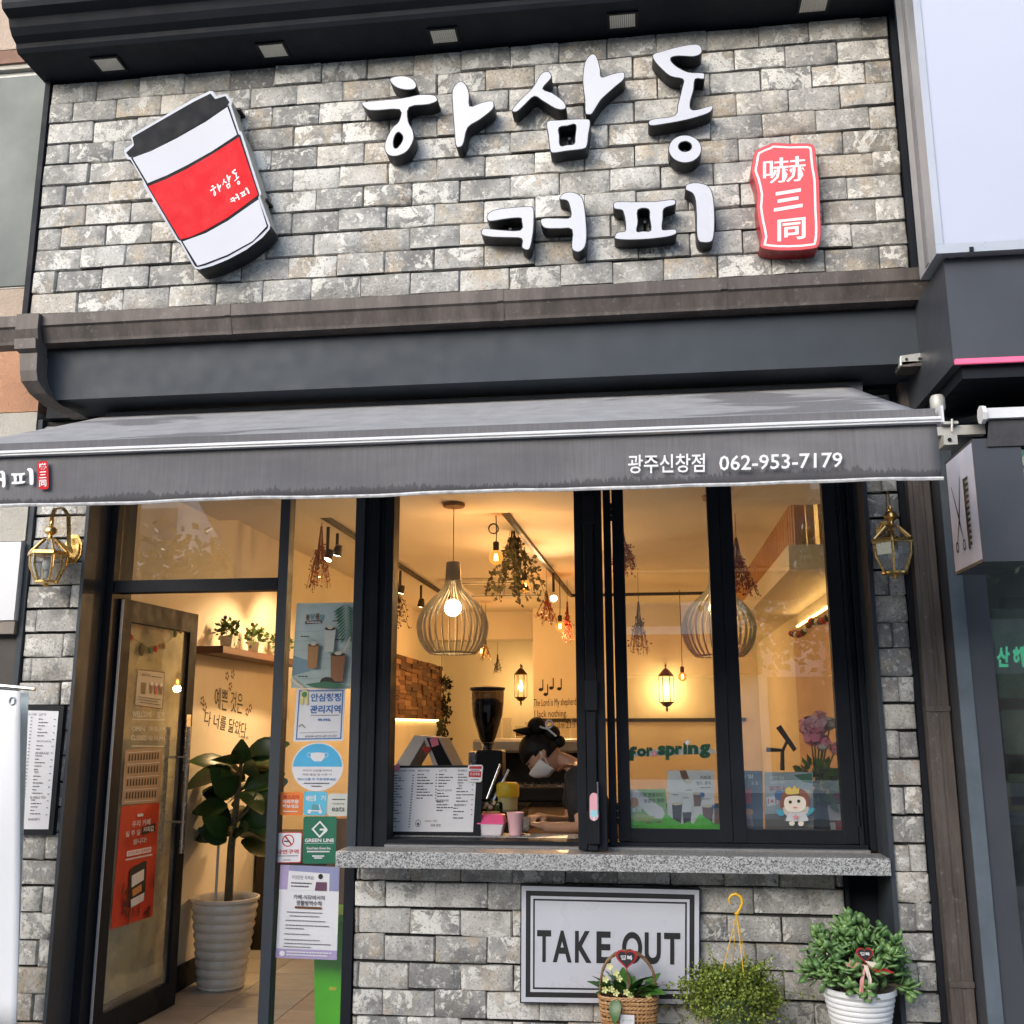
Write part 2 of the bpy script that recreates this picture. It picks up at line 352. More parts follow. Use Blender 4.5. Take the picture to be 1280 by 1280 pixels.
class Sheet:
    """a flat printed thing: base sheet with print layers as thin child meshes; s to the right, t downwards, 0..1"""
    def __init__(s, name, label, cat, TL, TR, BR, BL, mat, group=None, thick=.0012, parent=None, shape=None, round_=0.0):
        s.c = [Vector(x) for x in (TL, TR, BR, BL)]; s.k = 0
        s.n = (s.c[3] - s.c[0]).cross(s.c[1] - s.c[0]).normalized()     # towards the reader
        s.w = ((s.c[1] - s.c[0]).length + (s.c[2] - s.c[3]).length) / 2; s.h = ((s.c[3] - s.c[0]).length + (s.c[2] - s.c[1]).length) / 2
        m = MB(); pts = shape or ([(0, 0), (1, 0), (1, 1), (0, 1)] if not round_ else s.rr(0, 0, 1, 1, round_))
        m.extr([s.P(a, b, -thick) for a, b in pts], s.n * thick)
        s.o = m.build(name, mat, parent)
        if parent is None: tag(s.o, label, cat, group)
    def rr(s, x0, y0, x1, y1, r):
        rx, ry = r / s.w, r / s.h; out = []
        for cx, cy, a0 in ((x1 - rx, y0 + ry, -90), (x1 - rx, y1 - ry, 0), (x0 + rx, y1 - ry, 90), (x0 + rx, y0 + ry, 180)):
            for i in range(5):
                a = R_(a0 + 22.5 * i); out.append((cx + rx * math.cos(a), cy + ry * math.sin(a)))
        return out
    def P(s, a, b, d=0.0):
        t = s.c[0].lerp(s.c[1], a); u = s.c[3].lerp(s.c[2], a); return t.lerp(u, b) + s.n * d
    def lay(s, vs, fs, mat, name='print'):
        if not vs: return None
        s.k += 1; m = MB(); m.add([s.P(a, b, .0004 + .0004 * s.k) for a, b in vs], fs); return m.build(name, mat, s.o, fix=False)
    def poly(s, pts, mat, name='print'):
        vs, fs = cfill([pts]); return s.lay(vs, fs, mat, name)
    def polys(s, lst, mat, name='print'):
        V = []; Fc = []
        for p in lst:
            o = len(V); V += p; Fc.append(tuple(range(o, o + len(p))))
        return s.lay(V, Fc, mat, name)
    def rect(s, x0, y0, x1, y1, mat, name='print', r=0):
        return s.polys([s.rr(x0, y0, x1, y1, r) if r else [(x0, y0), (x1, y0), (x1, y1), (x0, y1)]], mat, name)
    def frame(s, x0, y0, x1, y1, w, mat):
        a, b = w / s.w, w / s.h
        return s.polys([[(x0, y0), (x1, y0), (x1, y0 + b), (x0, y0 + b)], [(x0, y1 - b), (x1, y1 - b), (x1, y1), (x0, y1)], [(x0, y0 + b), (x0 + a, y0 + b), (x0 + a, y1 - b), (x0, y1 - b)], [(x1 - a, y0 + b), (x1, y0 + b), (x1, y1 - b), (x1 - a, y1 - b)]], mat)
    def ell(s, cx, cy, rx, ry, mat, rot=0): return s.polys([ellipse(cx, cy, rx, ry, 26, rot)], mat)
    def ring(s, cx, cy, rx, ry, f, mat):
        vs, fs = cfill([ellipse(cx, cy, rx, ry), ellipse(cx, cy, rx * f, ry * f)]); return s.lay(vs, fs, mat)
    def text(s, body, x0, y0, x1, y1, mat, bold=0.0, tilt=0.0, res=2):
        vs, fs, _ = tmesh(body, bold, res)
        return s.lay([(x0 + (x1 - x0) * a, y0 + (y1 - y0) * b + tilt * (a - .5)) for a, b in vs], fs, mat, 'lettering')
    def lines(s, rows, mat, h=.012):
        """rows of illegible small print: (x0, x1, y)"""
        L = []; rnd = random.Random(int(s.w * 1e5))
        for x0, x1, y in rows:
            x = x0
            while x < x1:
                w = min(rnd.uniform(.02, .06), x1 - x); L.append([(x, y - h / 2), (x + w * .86, y - h / 2), (x + w * .86, y + h / 2), (x, y + h / 2)]); x += w
        o = s.polys(L, mat, 'small_print'); o['kind'] = 'stuff'; return o
def sheet_px(name, label, cat, quad, Y, mat, **k):
    return Sheet(name, label, cat, *[at(u, v, Y) for u, v in quad], mat, **k)

# ================================================================== setting: ground
PAVE = pm('grey_pavement', (.34, .335, .325), .85, 0, .15, 2, .3, 50)
ASPH = pm('asphalt', (.05, .05, .052), .9, 0, .25, 5, .4, 120)
tag(box('ground', pm('ground_earth', (.12, .11, .10), .95, 0, .3, .2), None, -150, 150, -150, 150, -.6, -.25), kind='structure')
tag(box('pavement', PAVE, None, -12, 12, -6.6, 12, -.2, 0), kind='structure')
tag(box('road', ASPH, None, -60, 60, -13.2, -6.6, -.24, -.12), kind='structure')
tag(box('pavement', PAVE, None, -60, 60, -20.2, -13.2, -.24, 0), kind='structure')

# ================================================================== brickwork
_bm = {}
def brick_mesh(w, h, seed):
    key = (round(w, 3), round(h, 3), seed)
    if key in _bm: return _bm[key]
    r = random.Random(seed * 131 + int(w * 1e4)); D = .026
    xs = [-.5 * w, -.5 * w + .007, -.5 * w + w * .33, .5 * w - w * .3, .5 * w - .007, .5 * w] if w > .09 else [-.5 * w, -.5 * w + .008, .5 * w - .008, .5 * w]
    zs = [-.5 * h, -.5 * h + .006, .5 * h - .006, .5 * h]; V = []; Fc = []; nx = len(xs)
    for j, z in enumerate(zs):
        for i, x in enumerate(xs):
            ex = i in (0, nx - 1); ez = j in (0, 3)
            y = -D + r.uniform(-.003, .003)
            if ex or ez: y = -D + .005 + r.uniform(-.001, .004)
            if ex and ez: y += .005; ch = r.random() ** 2; x *= 1 - .010 - .05 * ch * (.12 / w if w > .12 else .6); z *= 1 - .03 - .11 * ch
            if ex: x += r.uniform(-.0022, .0022)
            if ez: z += r.uniform(-.0035, .0030)
            V.append((x, y, z))
    for j in range(3):
        for i in range(nx - 1): Fc.append((j * nx + i, j * nx + i + 1, (j + 1) * nx + i + 1, (j + 1) * nx + i))
    per = list(range(nx)) + [nx * j + nx - 1 for j in (1, 2)] + [3 * nx + i for i in reversed(range(nx))] + [nx * j for j in (2, 1)]
    o = len(V)
    for p in per: V.append((V[p][0], 0.0, V[p][2]))
    n = len(per)
    for i in range(n): Fc.append((per[(i + 1) % n], per[i], o + i, o + (i + 1) % n))
    me = bpy.data.meshes.new('brick'); me.from_pydata(V, [], Fc); me.materials.append(BRICK)
    me.polygons.foreach_set('use_smooth', [True] * len(me.polygons)); me.set_sharp_from_angle(angle=R_(50))
    _bm[key] = me; return me
def lay_brick(par, x0, x1, z0, z1, Yback, rnd, gap=.003):
    w = x1 - x0 - gap; h = z1 - z0 - gap
    if w < .012: return
    o = bpy.data.objects.new('brick', brick_mesh(w, h, rnd.randrange(9))); COL.objects.link(o); o.parent = par
    o.location = Vector(((x0 + x1) / 2 + rnd.uniform(-.001, .001), Yback + rnd.uniform(-.006, .005), (z0 + z1) / 2)) - base_of(par)
    o.rotation_euler = (rnd.uniform(-.012, .012), rnd.uniform(-.006, .006), rnd.uniform(-.012, .012))
def course(par, x0, x1, z0, z1, joint0, L, Yback, rnd):
    k = math.floor((x0 - joint0) / L); a = x0
    while a < x1 - .01:
        k += 1; b = min(joint0 + k * L + rnd.uniform(-.004, .004), x1)
        if b - a > .012: lay_brick(par, a, b, z0, z1, Yback, rnd); a = b
BL_, BH = .2459, .12
YU = -.26
wall = thing('brick_wall', 'reclaimed grey brick sign wall above the gutter carrying the cup and white letters', 'wall', (-.89, YU + .026, 3.5))
box('mortar_backing', DARKIN, wall, -3.045, 1.272, YU + .027, .1, 3.5, 4.93)
rnd = random.Random(3)
for r in range(12):
    z1 = 4.918 - r * BH; course(wall, -3.042, 1.27, max(z1 - BH, 3.5), z1, -2.79 - (r % 2) * BL_ / 2, BL_, YU + .027, rnd)
box('edge_trim', BLACK, wall, -3.075, -3.046, YU - .012, .1, 3.5, 4.93)
box('edge_trim', BLACK, wall, 1.274, 1.300, YU - .012, .1, 3.5, 5.2)

pl = thing('brick_pillar', 'reclaimed grey brick pillar between the cream stucco wall and the open glass door', 'pillar', (-2.93, 0, 0))
box('mortar_backing', DARKIN, pl, -3.071, -2.787, .027, .42, 0, 3.12)
rnd = random.Random(11)
for r in range(-4, 22):
    z1 = 2.612 - r * BH; z0 = max(z1 - BH, 0.0)
    if z1 < .02: continue
    xs = (-3.07, -3.07 + .218 + rnd.uniform(-.01, .01), -2.787) if r % 2 else (-3.07, -3.07 + .058 + rnd.uniform(-.01, .01), -2.787)
    for a, b in zip(xs, xs[1:]): lay_brick(pl, a, b, z0, z1, .027, rnd)
box('edge_trim', SLATE, pl, -3.098, -3.0712, -.012, .4, 0, 3.125)
box('edge_trim', SLATE, pl, -2.7868, -2.770, -.012, .42, 0, 3.125)
pr = thing('brick_pillar', 'narrow grey brick pillar between the folding window and the brown downpipe', 'pillar', (1.13, 0, 0))
box('mortar_backing', DARKIN, pr, 1.062, 1.204, .027, .42, 0, 3.12)
rnd = random.Random(29)
for r in range(-4, 22):
    z1 = 2.609 - r * BH; z0 = max(z1 - BH, 0.0)
    if z1 < .02: continue
    xs = (1.062, 1.133 + rnd.uniform(-.008, .008), 1.204) if r % 2 else (1.062, 1.204)
    for a, b in zip(xs, xs[1:]): lay_brick(pr, a, b, z0, z1, .027, rnd)
box('edge_trim', SLATE, pr, 1.042, 1.0615, -.012, .42, 0, 3.125)
box('edge_trim', BLACK, pr, 1.2045, 1.228, -.012, .4, 0, 3.125)
YM = .224
lw = thing('brick_wall', 'low wall of reclaimed grey bricks under the granite serving sill', 'wall', (-.25, YM, 0))
box('mortar_backing', DARKIN, lw, -1.392, .886, YM + .027, .36, 0, .918)
rnd = random.Random(41)
for r in range(-1, 7):
    z1 = .828 - r * BH; z0 = max(z1 - BH, 0)
    course(lw, -1.39, .885, z0, min(z1, .918), -1.242 - (r % 2) * BL_ / 2, BL_, YM + .027, rnd)
box('edge_trim', BLACK, lw, .888, .905, YM - .004, .36, 0, .918)
box('infill_panel', BLACK, lw, .907, 1.0415, YM + .07, .36, 0, .918)
box('corner_post', BLACK, lw, -1.442, -1.3935, YM - .006, .36, 0, .918)

# ================================================================== canopy, gutter, beam
can = thing('canopy', 'black metal canopy with square downlights above the brick sign wall', 'canopy', (-.9, -.4, 4.93))
prof = [(-.25, 4.932), (-.50, 4.932), (-.515, 4.95), (-.522, 4.972), (-.56, 4.99), (-.585, 5.02), (-.60, 5.06), (-.655, 5.075), (-.665, 5.10), (-.665, 5.20), (.1, 5.25), (.1, 4.932)]
MB().extr([(-3.09, y, z) for y, z in prof], (4.37, 0, 0)).build('canopy_body', BLACK, can)
for x in (-2.663, -1.777, -.892, -.005, .905):
    f = MB()
    for a in ((-.075, .075, -.062, -.05), (-.075, .075, .05, .062), (-.075, -.063, -.05, .05), (.063, .075, -.05, .05)):
        f.box(x + a[0], x + a[1], -.368 + a[2], -.368 + a[3], 4.921, 4.9315)
    d = f.build('downlight', BLKACR, can)
    t_ = MB()
    for i in range(12): t_.box(x - .062 + i * .01035, x - .0537 + i * .01035, -.417, -.319, 4.925, 4.9312)
    t_.build('diffuser', pm('downlight_diffuser', (.74, .72, .64), .4, 0, .05), d)
gut = thing('gutter', 'weathered bronze box gutter running along the foot of the brick sign wall', 'gutter', (-.9, -.35, 3.4))
gp = [(-.285, 3.515), (-.392, 3.515), (-.397, 3.535), (-.408, 3.535), (-.408, 3.478), (-.396, 3.470), (-.375, 3.412), (-.372, 3.398), (-.29, 3.398)]
xs = [-3.25, -1.92, -.60, .42, 1.335]
for a, b in zip(xs, xs[1:]): MB().extr([(a, y, z) for y, z in gp], (b - a - .004, 0, 0)).build('gutter_length', GUT, gut)
for x in xs[1:-1]: MB().extr([(x - .016, y - .003 if y < -.3 else y, z - (.003 if z < 3.45 else -.002)) for y, z in gp], (.028, 0, 0)).build('joint_cover', GUT, gut)
MB().extr([(1.3352, y, z) for y, z in gp], (.006, 0, 0)).build('end_cap', GUT, gut)
box('wall_flashing', GUT, gut, -3.05, 1.27, -.30, YU + .01, 3.545, 3.56)
bm_ = thing('fascia_beam', 'slate grey steel fascia beam between the gutter and the awning', 'beam', (-.8, -.2, 3.12))
box('beam_body', SLATE, bm_, -2.915, 1.275, -.30, -.02, 3.128, 3.385)
box('upper_batten', GUT, bm_, -3.03, 1.29, -.285, -.02, 3.3855, 3.41)
box('soffit_board', BLACK, bm_, -3.05, 1.29, -.0195, .42, 3.1275, 3.4)
dp = thing('rain_spout', 'dark bronze rain spout elbow below the left end of the gutter', 'drainpipe', (-3.02, -.35, 3.1))
cx0, cx1 = -2.985, -2.885
def spout(prof, name):
    # profile of rectangular sections (yc, z, half depth, half width, xc)
    m = MB(); o = 0
    for yc, z, hd, hw, xc in prof: m.v += [(xc - hw, yc - hd, z), (xc + hw, yc - hd, z), (xc + hw, yc + hd, z), (xc - hw, yc + hd, z)]
    for i in range(len(prof) - 1):
        for j in range(4): m.f.append((i * 4 + j, i * 4 + (j + 1) % 4, (i + 1) * 4 + (j + 1) % 4, (i + 1) * 4 + j)); m.k.append(0)
    m.f += [(3, 2, 1, 0), tuple(len(m.v) - 4 + j for j in range(4))]; m.k += [0, 0]
    return m.build(name, GUT, dp)
spout([(-.425, 3.53, .014, .058, -2.93), (-.425, 3.45, .014, .058, -2.93), (-.40, 3.40, .02, .050, -2.925)], 'funnel')
spout([(-.40, 3.397, .05, .055, -2.925), (-.40, 3.345, .05, .055, -2.92), (-.385, 3.33, .04, .046, -2.915)], 'collar')
spout([(-.385, 3.328, .045, .046, -2.912), (-.385, 3.24, .045, .043, -2.905), (-.37, 3.19, .05, .043, -2.90), (-.32, 3.14, .05, .043, -2.88), (-.25, 3.105, .05, .043, -2.85), (-.16, 3.085, .05, .043, -2.80)], 'elbow')

# ================================================================== awning
aw = thing('awning', 'weathered grey canvas awning with white lettering on its hanging valance', 'awning', (-.8, -1.4, 2.34))
AY = -1.40; XR = at(1172, 560, AY).x; AZ = at(1171, 523, AY).z; ZH = at(1172, 598, AY).z; XL = -2.72
m = MB(); nx, ny = 60, 14; rnd = random.Random(5)
bx0, bx1, by, bz = -2.66, .99, -.13, 3.09
for j in range(ny + 1):
    t = j / ny
    for i in range(nx + 1):
        s = i / nx; x = (bx0 + (XL - bx0) * t) * (1 - s) + (bx1 + (XR - bx1) * t) * s
        y = by + (AY + .02 - by) * t; z = bz + (AZ + .018 - bz) * t - .008 * math.sin(math.pi * t) + .004 * math.sin(s * 19 + t * 2) * math.sin(math.pi * t)
        m.v.append((x, y, z))
for j in range(ny):
    for i in range(nx): m.f.append((j * (nx + 1) + i, j * (nx + 1) + i + 1, (j + 1) * (nx + 1) + i + 1, (j + 1) * (nx + 1) + i)); m.k.append(0)
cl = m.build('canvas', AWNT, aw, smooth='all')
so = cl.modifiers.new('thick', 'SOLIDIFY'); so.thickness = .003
m = MB(); nx, nz = 90, 6
for j in range(nz + 1):
    z = AZ - .018 - j / nz * (AZ - .018 - ZH + .004)
    for i in range(nx + 1):
        s = i / nx; m.v.append((XL + (XR + .004 - XL) * s, AY + .006 * math.sin(s * 31) * (j / nz) + .004 * math.sin(s * 77 + 1) * (j / nz), z + .002 * math.sin(s * 23)))
for j in range(nz):
    for i in range(nx): m.f.append((j * (nx + 1) + i, j * (nx + 1) + i + 1, (j + 1) * (nx + 1) + i + 1, (j + 1) * (nx + 1) + i)); m.k.append(0)
vl = m.build('valance', AWN, aw, smooth='all'); so = vl.modifiers.new('thick', 'SOLIDIFY'); so.thickness = .003; so.offset = 1
MB().extr([(XL, AY - .004, AZ + .034), (XL, AY - .012, AZ + .03), (XL, AY - .012, AZ + .004), (XL, AY + .02, AZ + .004), (XL, AY + .02, AZ + .034)], (XR - XL, 0, 0)).build('canvas_wrap', AWN, aw)
MB().extr([(XL, AY - .022, AZ + .001), (XL, AY - .026, AZ - .004), (XL, AY - .026, AZ - .009), (XL, AY - .019, AZ - .010), (XL, AY - .019, AZ - .013), (XL, AY - .023, AZ - .015), (XL, AY - .023, AZ - .018), (XL, AY + .02, AZ - .018), (XL, AY + .02, AZ + .001)], (XR + .012 - XL, 0, 0)).build('front_bar', ALU, aw)
MB().extr([(XR + .0125, AY - .03, AZ - .022), (XR + .0125, AY + .03, AZ - .022), (XR + .0125, AY + .03, AZ + .04), (XR + .0125, AY - .03, AZ + .035)], (.008, 0, 0)).build('end_cap', ALU, aw)
m = MB(); pts = []
for i in range(46):
    s = i / 45; pts.append((XL + (XR + .008 - XL) * s, AY - .004 + .006 * math.sin(s * 31) + .004 * math.sin(s * 77 + 1), ZH + .002 * math.sin(s * 23)))
m.tube(pts, .0065, 6).build('hem_binding', pm('dirty_white_hem', (.55, .55, .55), .6, 0, .3, 30), aw, smooth=True)
MB().tube([(-2.66, -.10, 3.085), (1.05, -.10, 3.085)], .035, 12).build('roller_tube', pm('grey_roller', (.25, .25, .26), .5), aw, smooth=True)
for x in (-2.3, .75):
    MB().tube([(x, -.1, 2.98), (x + .35 * (1 if x < 0 else -1), -.75, 2.76), (x, AY + .02, AZ - .005)], .016, 8).build('folding_arm', pm('pale_metal', (.45, .45, .44), .45, .3), aw, smooth=True)
vo = Sheet('valance_print', '', '', at(783, 567, AY - .0125), at(1056, 562, AY - .0125), at(1056, 590, AY - .0125), at(783, 594, AY - .0125), AWN, thick=.0008, parent=aw) if False else None
WPRINT = pm('white_vinyl_print', (.80, .80, .80), .6, 0, .06)
def flat_text(body, quad, Y, mat, par, bold=.0, name='lettering'):
    vs, fs, _ = tmesh(body, bold); c = [at(u, v, Y) for u, v in quad]; m = MB()
    m.add([c[0].lerp(c[1], a).lerp(c[3].lerp(c[2], a), b) for a, b in vs], fs); return m.build(name, mat, par, fix=False)
flat_text('광주신창점', [(785, 568.5), (881, 566.5), (881, 590), (785, 592)], AY - .017, WPRINT, aw, .012)
flat_text('062-953-7179', [(899, 569.5), (1053, 565), (1053, 584), (899, 588.5)], AY - .017, WPRINT, aw, .012)
br = thing('awning_bracket', 'pale square steel bar with clamp holding the right end of the awnings', 'bracket', tuple(at(1195, 535, -.55)))
PALE = pm('pale_painted_steel', (.46, .46, .43), .5, .2, .15, 12)
a = at(1166, 530, -.6); b = at(1232, 541, -.6)
box('square_bar', PALE, br, a.x, b.x, -.60, -.56, b.z - .004, b.z + .036)
box('clamp_plate', PALE, br, at(1179, 545, -.62).x, at(1196, 545, -.62).x, -.625, -.535, at(1190, 556, -.62).z, at(1190, 543, -.62).z)
box('clamp_top', PALE, br, at(1178, 545, -.62).x, at(1199, 545, -.62).x, -.625, -.535, b.z + .0365, b.z + .047)
MB().tube([at(1187, 549.5, -.632), at(1187, 549.5, -.624)], .008, 10).build('bolt', BLKACR, br)
MB().tube([at(1190, 540, -.632), at(1190, 524, -.632)], .005, 8).build('clamp_rod', PALE, br)
gb = at(1172, 505, -.58)
MB().lathe([(.026, -.03), (.03, -.02), (.03, .02), (.024, .035)], gb, 14).build('gear_box', PALE, br, smooth=True)
box('wall_arm', PALE, br, gb.x - .012, gb.x + .012, -.56, .0, gb.z - .05, gb.z - .015)

# ================================================================== door, windows
fr = thing('door_frame', 'black aluminium door frame with a tall glazed transom beside the left brick pillar', 'door frame', (-2.29, .26, 0))
F0, F1 = .22, .30
box('jamb', BLACK, fr, -2.7695, -2.725, F0 - .02, F1 + .1, 0, 2.86)
box('jamb', SLATE, fr, -1.842, -1.790, F0, F1, 0, 2.86)
box('head', BLACK, fr, -2.7245, -1.8425, F0, F1, 2.80, 2.86)
box('transom_bar', BLACK, fr, -2.7245, -1.8425, F0 - .004, F1, 2.238, 2.30)
box('transom_pane', GLASS, fr, -2.7245, -1.8425, .255, .261, 2.30, 2.80)
box('threshold', pm('steel_threshold', (.3, .3, .3), .4, .6), fr, -2.7245, -1.8425, F0, F1, 0, .018)
fx = thing('fixed_window', 'tall narrow glass panel covered with posters and stickers beside the door', 'window', (-1.6, .26, 0))
box('head', BLACK, fx, -1.7895, -1.442, F0, F1, 2.80, 2.86)
box('bottom_rail', BLACK, fx, -1.7895, -1.442, F0, F1, 0, .09)
box('pane', GLASS2, fx, -1.7895, -1.442, .255, .261, .09, 2.80)
wf = thing('window_frame', 'black aluminium frame of the folding serving window with stacked vertical tracks', 'window frame', (-.2, .26, 1.0))
for i, (a, b, y) in enumerate([(-1.4415, -1.392, .226), (-1.3915, -1.352, .235), (-1.3515, -1.312, .222), (-1.3115, -1.275, .236), (-1.2745, -1.236, .215)]):
    box('post', BLACK if i else SLATE, wf, a, b, y, .34, .92 if i else .925, 2.80, .004)
box('head', BLACK, wf, -1.4415, 1.0415, F0, .36, 2.8005, 2.90)
box('sill_rail', BLACK, wf, -1.2355, 1.0, F0 - .01, .36, .991, 1.018)
box('sill_strip', pm('grey_sill_strip', (.30, .31, .32), .35, .4), wf, -1.2355, 1.0, .165, F0 - .011, .9905, 1.000)
for i, (a, b, y) in enumerate([(.968, .990, .222), (.9905, 1.012, .25), (1.0125, 1.0415, .215)]):
    box('post', BLACK, wf, a, b, y, .36, .991, 2.80, .004)
def leaf(name, label, x0, x1, st, sl, y=.228, d=.05, z0=1.02, z1=2.795, rail=.058):
    t = thing(name, label, 'window', ((x0 + x1) / 2, y, z0))
    box('stile', BLACK, t, x0, x0 + st, y, y + d, z0, z1, .003); box('stile', BLACK, t, x1 - sl, x1, y, y + d, z0, z1, .003)
    box('rail', BLACK, t, x0 + st, x1 - sl, y + .001, y + d - .001, z0, z0 + rail); box('rail', BLACK, t, x0 + st, x1 - sl, y + .001, y + d - .001, z1 - rail, z1)
    box('pane', GLASS, t, x0 + st, x1 - sl, y + .022, y + .028, z0 + rail, z1 - rail)
    return t
la = leaf('folding_window_leaf', 'closed folding window leaf with green felt for spring letters and grass strip', -.126, .402, .058, .058)
lb = leaf('folding_window_leaf', 'closed folding window leaf holding the paper fairy cutout', .4035, .966, .062, .066)
for t_, xs_ in ((la, (-.128,)), (lb, (.9665,))):
    for x in xs_:
        for zz in (1.10, 2.55):
            for i in range(3): MB().tube([(x, .216, zz + i * .031), (x, .216, zz + .028 + i * .031)], .007, 8).build('hinge', BLKACR, t_, smooth=True)
ls = thing('folded_window_leaves', 'pair of black window leaves folded outwards beside the serving opening', 'window', (-.22, .1, 1.0))
YF = .02
for i, (a, b, y) in enumerate([(-.305, -.262, YF + .03), (-.258, -.215, YF), (-.211, -.172, YF + .02), (-.168, -.132, .18)]):
    box('stile', BLACK, ls, a, b, y, y + .055, 1.0, 2.795, .004)
    if i < 2:
        box('pane', GLASS, ls, (a + b) / 2 - .003, (a + b) / 2 + .003, y + .055, y + .36, 1.06, 2.74)
        box('rail', BLACK, ls, a, b, y + .055, y + .36, 1.0, 1.06); box('rail', BLACK, ls, a, b, y + .055, y + .36, 2.74, 2.795)
        box('stile', BLACK, ls, a, b, y + .3605, y + .41, 1.0, 2.795)
for zz in (1.03, 1.62, 2.5):
    h_ = box('hinge', BLKACR, ls, -.262, -.205, YF - .016, YF - .0005, zz, zz + .14, .003)
box('handle', CHROME, ls, -.214, -.208, YF - .02, YF - .001, 1.16, 1.30, .002)
st = Sheet('popsicle_sticker', 'small pink and blue popsicle shaped sticker on the folded window leaves', 'sticker', at(737, 991, YF - .017), at(748, 991, YF - .017), at(748, 1026, YF - .017), at(737, 1026, YF - .017), pm('pink_vinyl', (.80, .42, .48), .5), thick=.001, round_=.02)
st.rect(.1, .62, .9, .86, pm('sky_vinyl', (.35, .68, .78), .5)); st.rect(.4, .86, .62, 1.0, PAPER)
sill = MB().box(-1.415, 1.041, -.03, .1645, .918, .990).build('window_sill', GRAN, None, bevel=.003); tag(sill, 'thick speckled grey granite serving sill below the folding window', 'window sill')

# ================================================================== sign letters (brush-style channel letters)
LY = YU - .10
z2 = lambda L: [(400 + x / 3.2, y / 3.2) for x, y in L]
z3 = lambda L: [(800 + x / 2.6667, y / 2.6667) for x, y in L]
z6 = lambda L: [(740 + x / 4.2667, 200 + y / 4.2667) for x, y in L]
HA1 = [z2([(278, 322), (292, 308), (335, 303), (370, 315), (387, 340), (375, 358), (335, 360), (300, 348)])]
HA2 = [z2([(165, 412), (200, 405), (330, 392), (400, 378), (455, 380), (470, 395), (465, 408), (430, 420), (358, 430), (354, 485), (372, 520), (375, 560), (350, 605), (310, 625), (275, 622), (258, 595), (265, 555), (290, 510), (315, 485), (318, 440), (230, 443), (190, 440)]),
       z2([(315, 530), (330, 545), (328, 565), (310, 590), (297, 590), (295, 565), (303, 540)])]
HA3 = [z2([(528, 365), (545, 335), (565, 325), (585, 340), (598, 375), (600, 425), (640, 412), (685, 402), (697, 415), (690, 440), (640, 480), (592, 512), (575, 575), (558, 590), (542, 580), (535, 500), (530, 430)])]
SA1 = [z2([(770, 435), (800, 400), (850, 350), (880, 300), (905, 285), (922, 292), (925, 315), (892, 355), (930, 372), (975, 405), (985, 430), (970, 440), (940, 435), (890, 405), (857, 387), (820, 420), (790, 447), (770, 448)])]
SA2 = [z2([(1055, 265), (1068, 232), (1090, 215), (1108, 228), (1122, 275), (1126, 308), (1160, 298), (1205, 288), (1220, 295), (1215, 320), (1180, 350), (1130, 395), (1112, 420), (1090, 455), (1075, 460), (1060, 452), (1058, 400), (1050, 330)])]
SA3 = [z2([(907, 487), (960, 480), (1060, 475), (1082, 488), (1075, 540), (1070, 580), (1055, 597), (990, 605), (930, 613), (918, 592), (912, 540)]), z2([(957, 512), (990, 505), (1022, 500), (1019, 548), (1016, 575), (988, 579), (962, 582), (959, 545)])]
DO1 = [z3([(45, 180), (75, 170), (130, 155), (185, 147), (205, 158), (205, 178), (180, 190), (130, 188), (103, 195), (117, 217), (160, 240), (210, 243), (216, 254), (212, 265), (185, 265), (180, 300), (168, 345), (178, 367), (238, 352), (242, 365), (225, 380), (160, 400), (80, 415), (35, 420), (28, 405), (50, 395), (115, 385), (125, 350), (140, 290), (142, 265), (100, 255), (60, 220), (42, 195)])]
DO2 = [z3(ellipse(150, 497, 56, 47, 16)), z3(ellipse(150, 489, 21, 16, 12))]
KE1 = [z2([(668, 862), (690, 842), (740, 832), (830, 825), (852, 830), (857, 850), (855, 920), (845, 980), (835, 1000), (815, 998), (806, 985), (806, 956), (760, 952), (690, 950), (650, 942), (645, 925), (658, 912), (700, 917), (800, 921), (805, 885), (798, 873), (740, 878), (690, 886), (670, 882)])]
KE2 = [z2([(958, 790), (975, 772), (1010, 768), (1045, 785), (1058, 820), (1065, 880), (1068, 940), (1062, 985), (1040, 1008), (1015, 1005), (1005, 985), (1007, 920), (960, 916), (905, 915), (885, 900), (882, 880), (900, 872), (960, 872), (1002, 868), (996, 820), (985, 803), (962, 800)])]
PI1 = [z6([(112, 240), (130, 222), (230, 222), (340, 220), (420, 210), (445, 215), (447, 235), (430, 245), (385, 262), (380, 310), (375, 360), (385, 372), (440, 368), (453, 380), (445, 398), (400, 412), (290, 425), (180, 428), (125, 422), (120, 405), (135, 385), (170, 380), (178, 370), (175, 320), (165, 280), (155, 268), (120, 262)]),
       z6([(246, 268), (300, 264), (305, 310), (312, 375), (272, 378), (240, 380), (247, 330)])]
PI2 = [z6([(497, 150), (505, 130), (550, 120), (600, 128), (632, 150), (648, 200), (655, 280), (655, 360), (648, 420), (630, 440), (590, 442), (565, 430), (556, 380), (555, 300), (550, 220), (535, 180), (500, 162)])]
def area(p): return sum(p[i][0] * p[(i + 1) % len(p)][1] - p[(i + 1) % len(p)][0] * p[i][1] for i in range(len(p))) / 2
def inset(p, d):
    sgn = 1 if area(p) > 0 else -1; out = []; n = len(p)
    for i in range(n):
        a, b, c = (Vector(p[(i + k) % n]) for k in (-1, 0, 1)); t = (c - a); t = t.normalized() if t.length > 1e-9 else Vector((1, 0))
        out.append(tuple(b + Vector((-t.y, t.x)) * d * sgn))
    return out
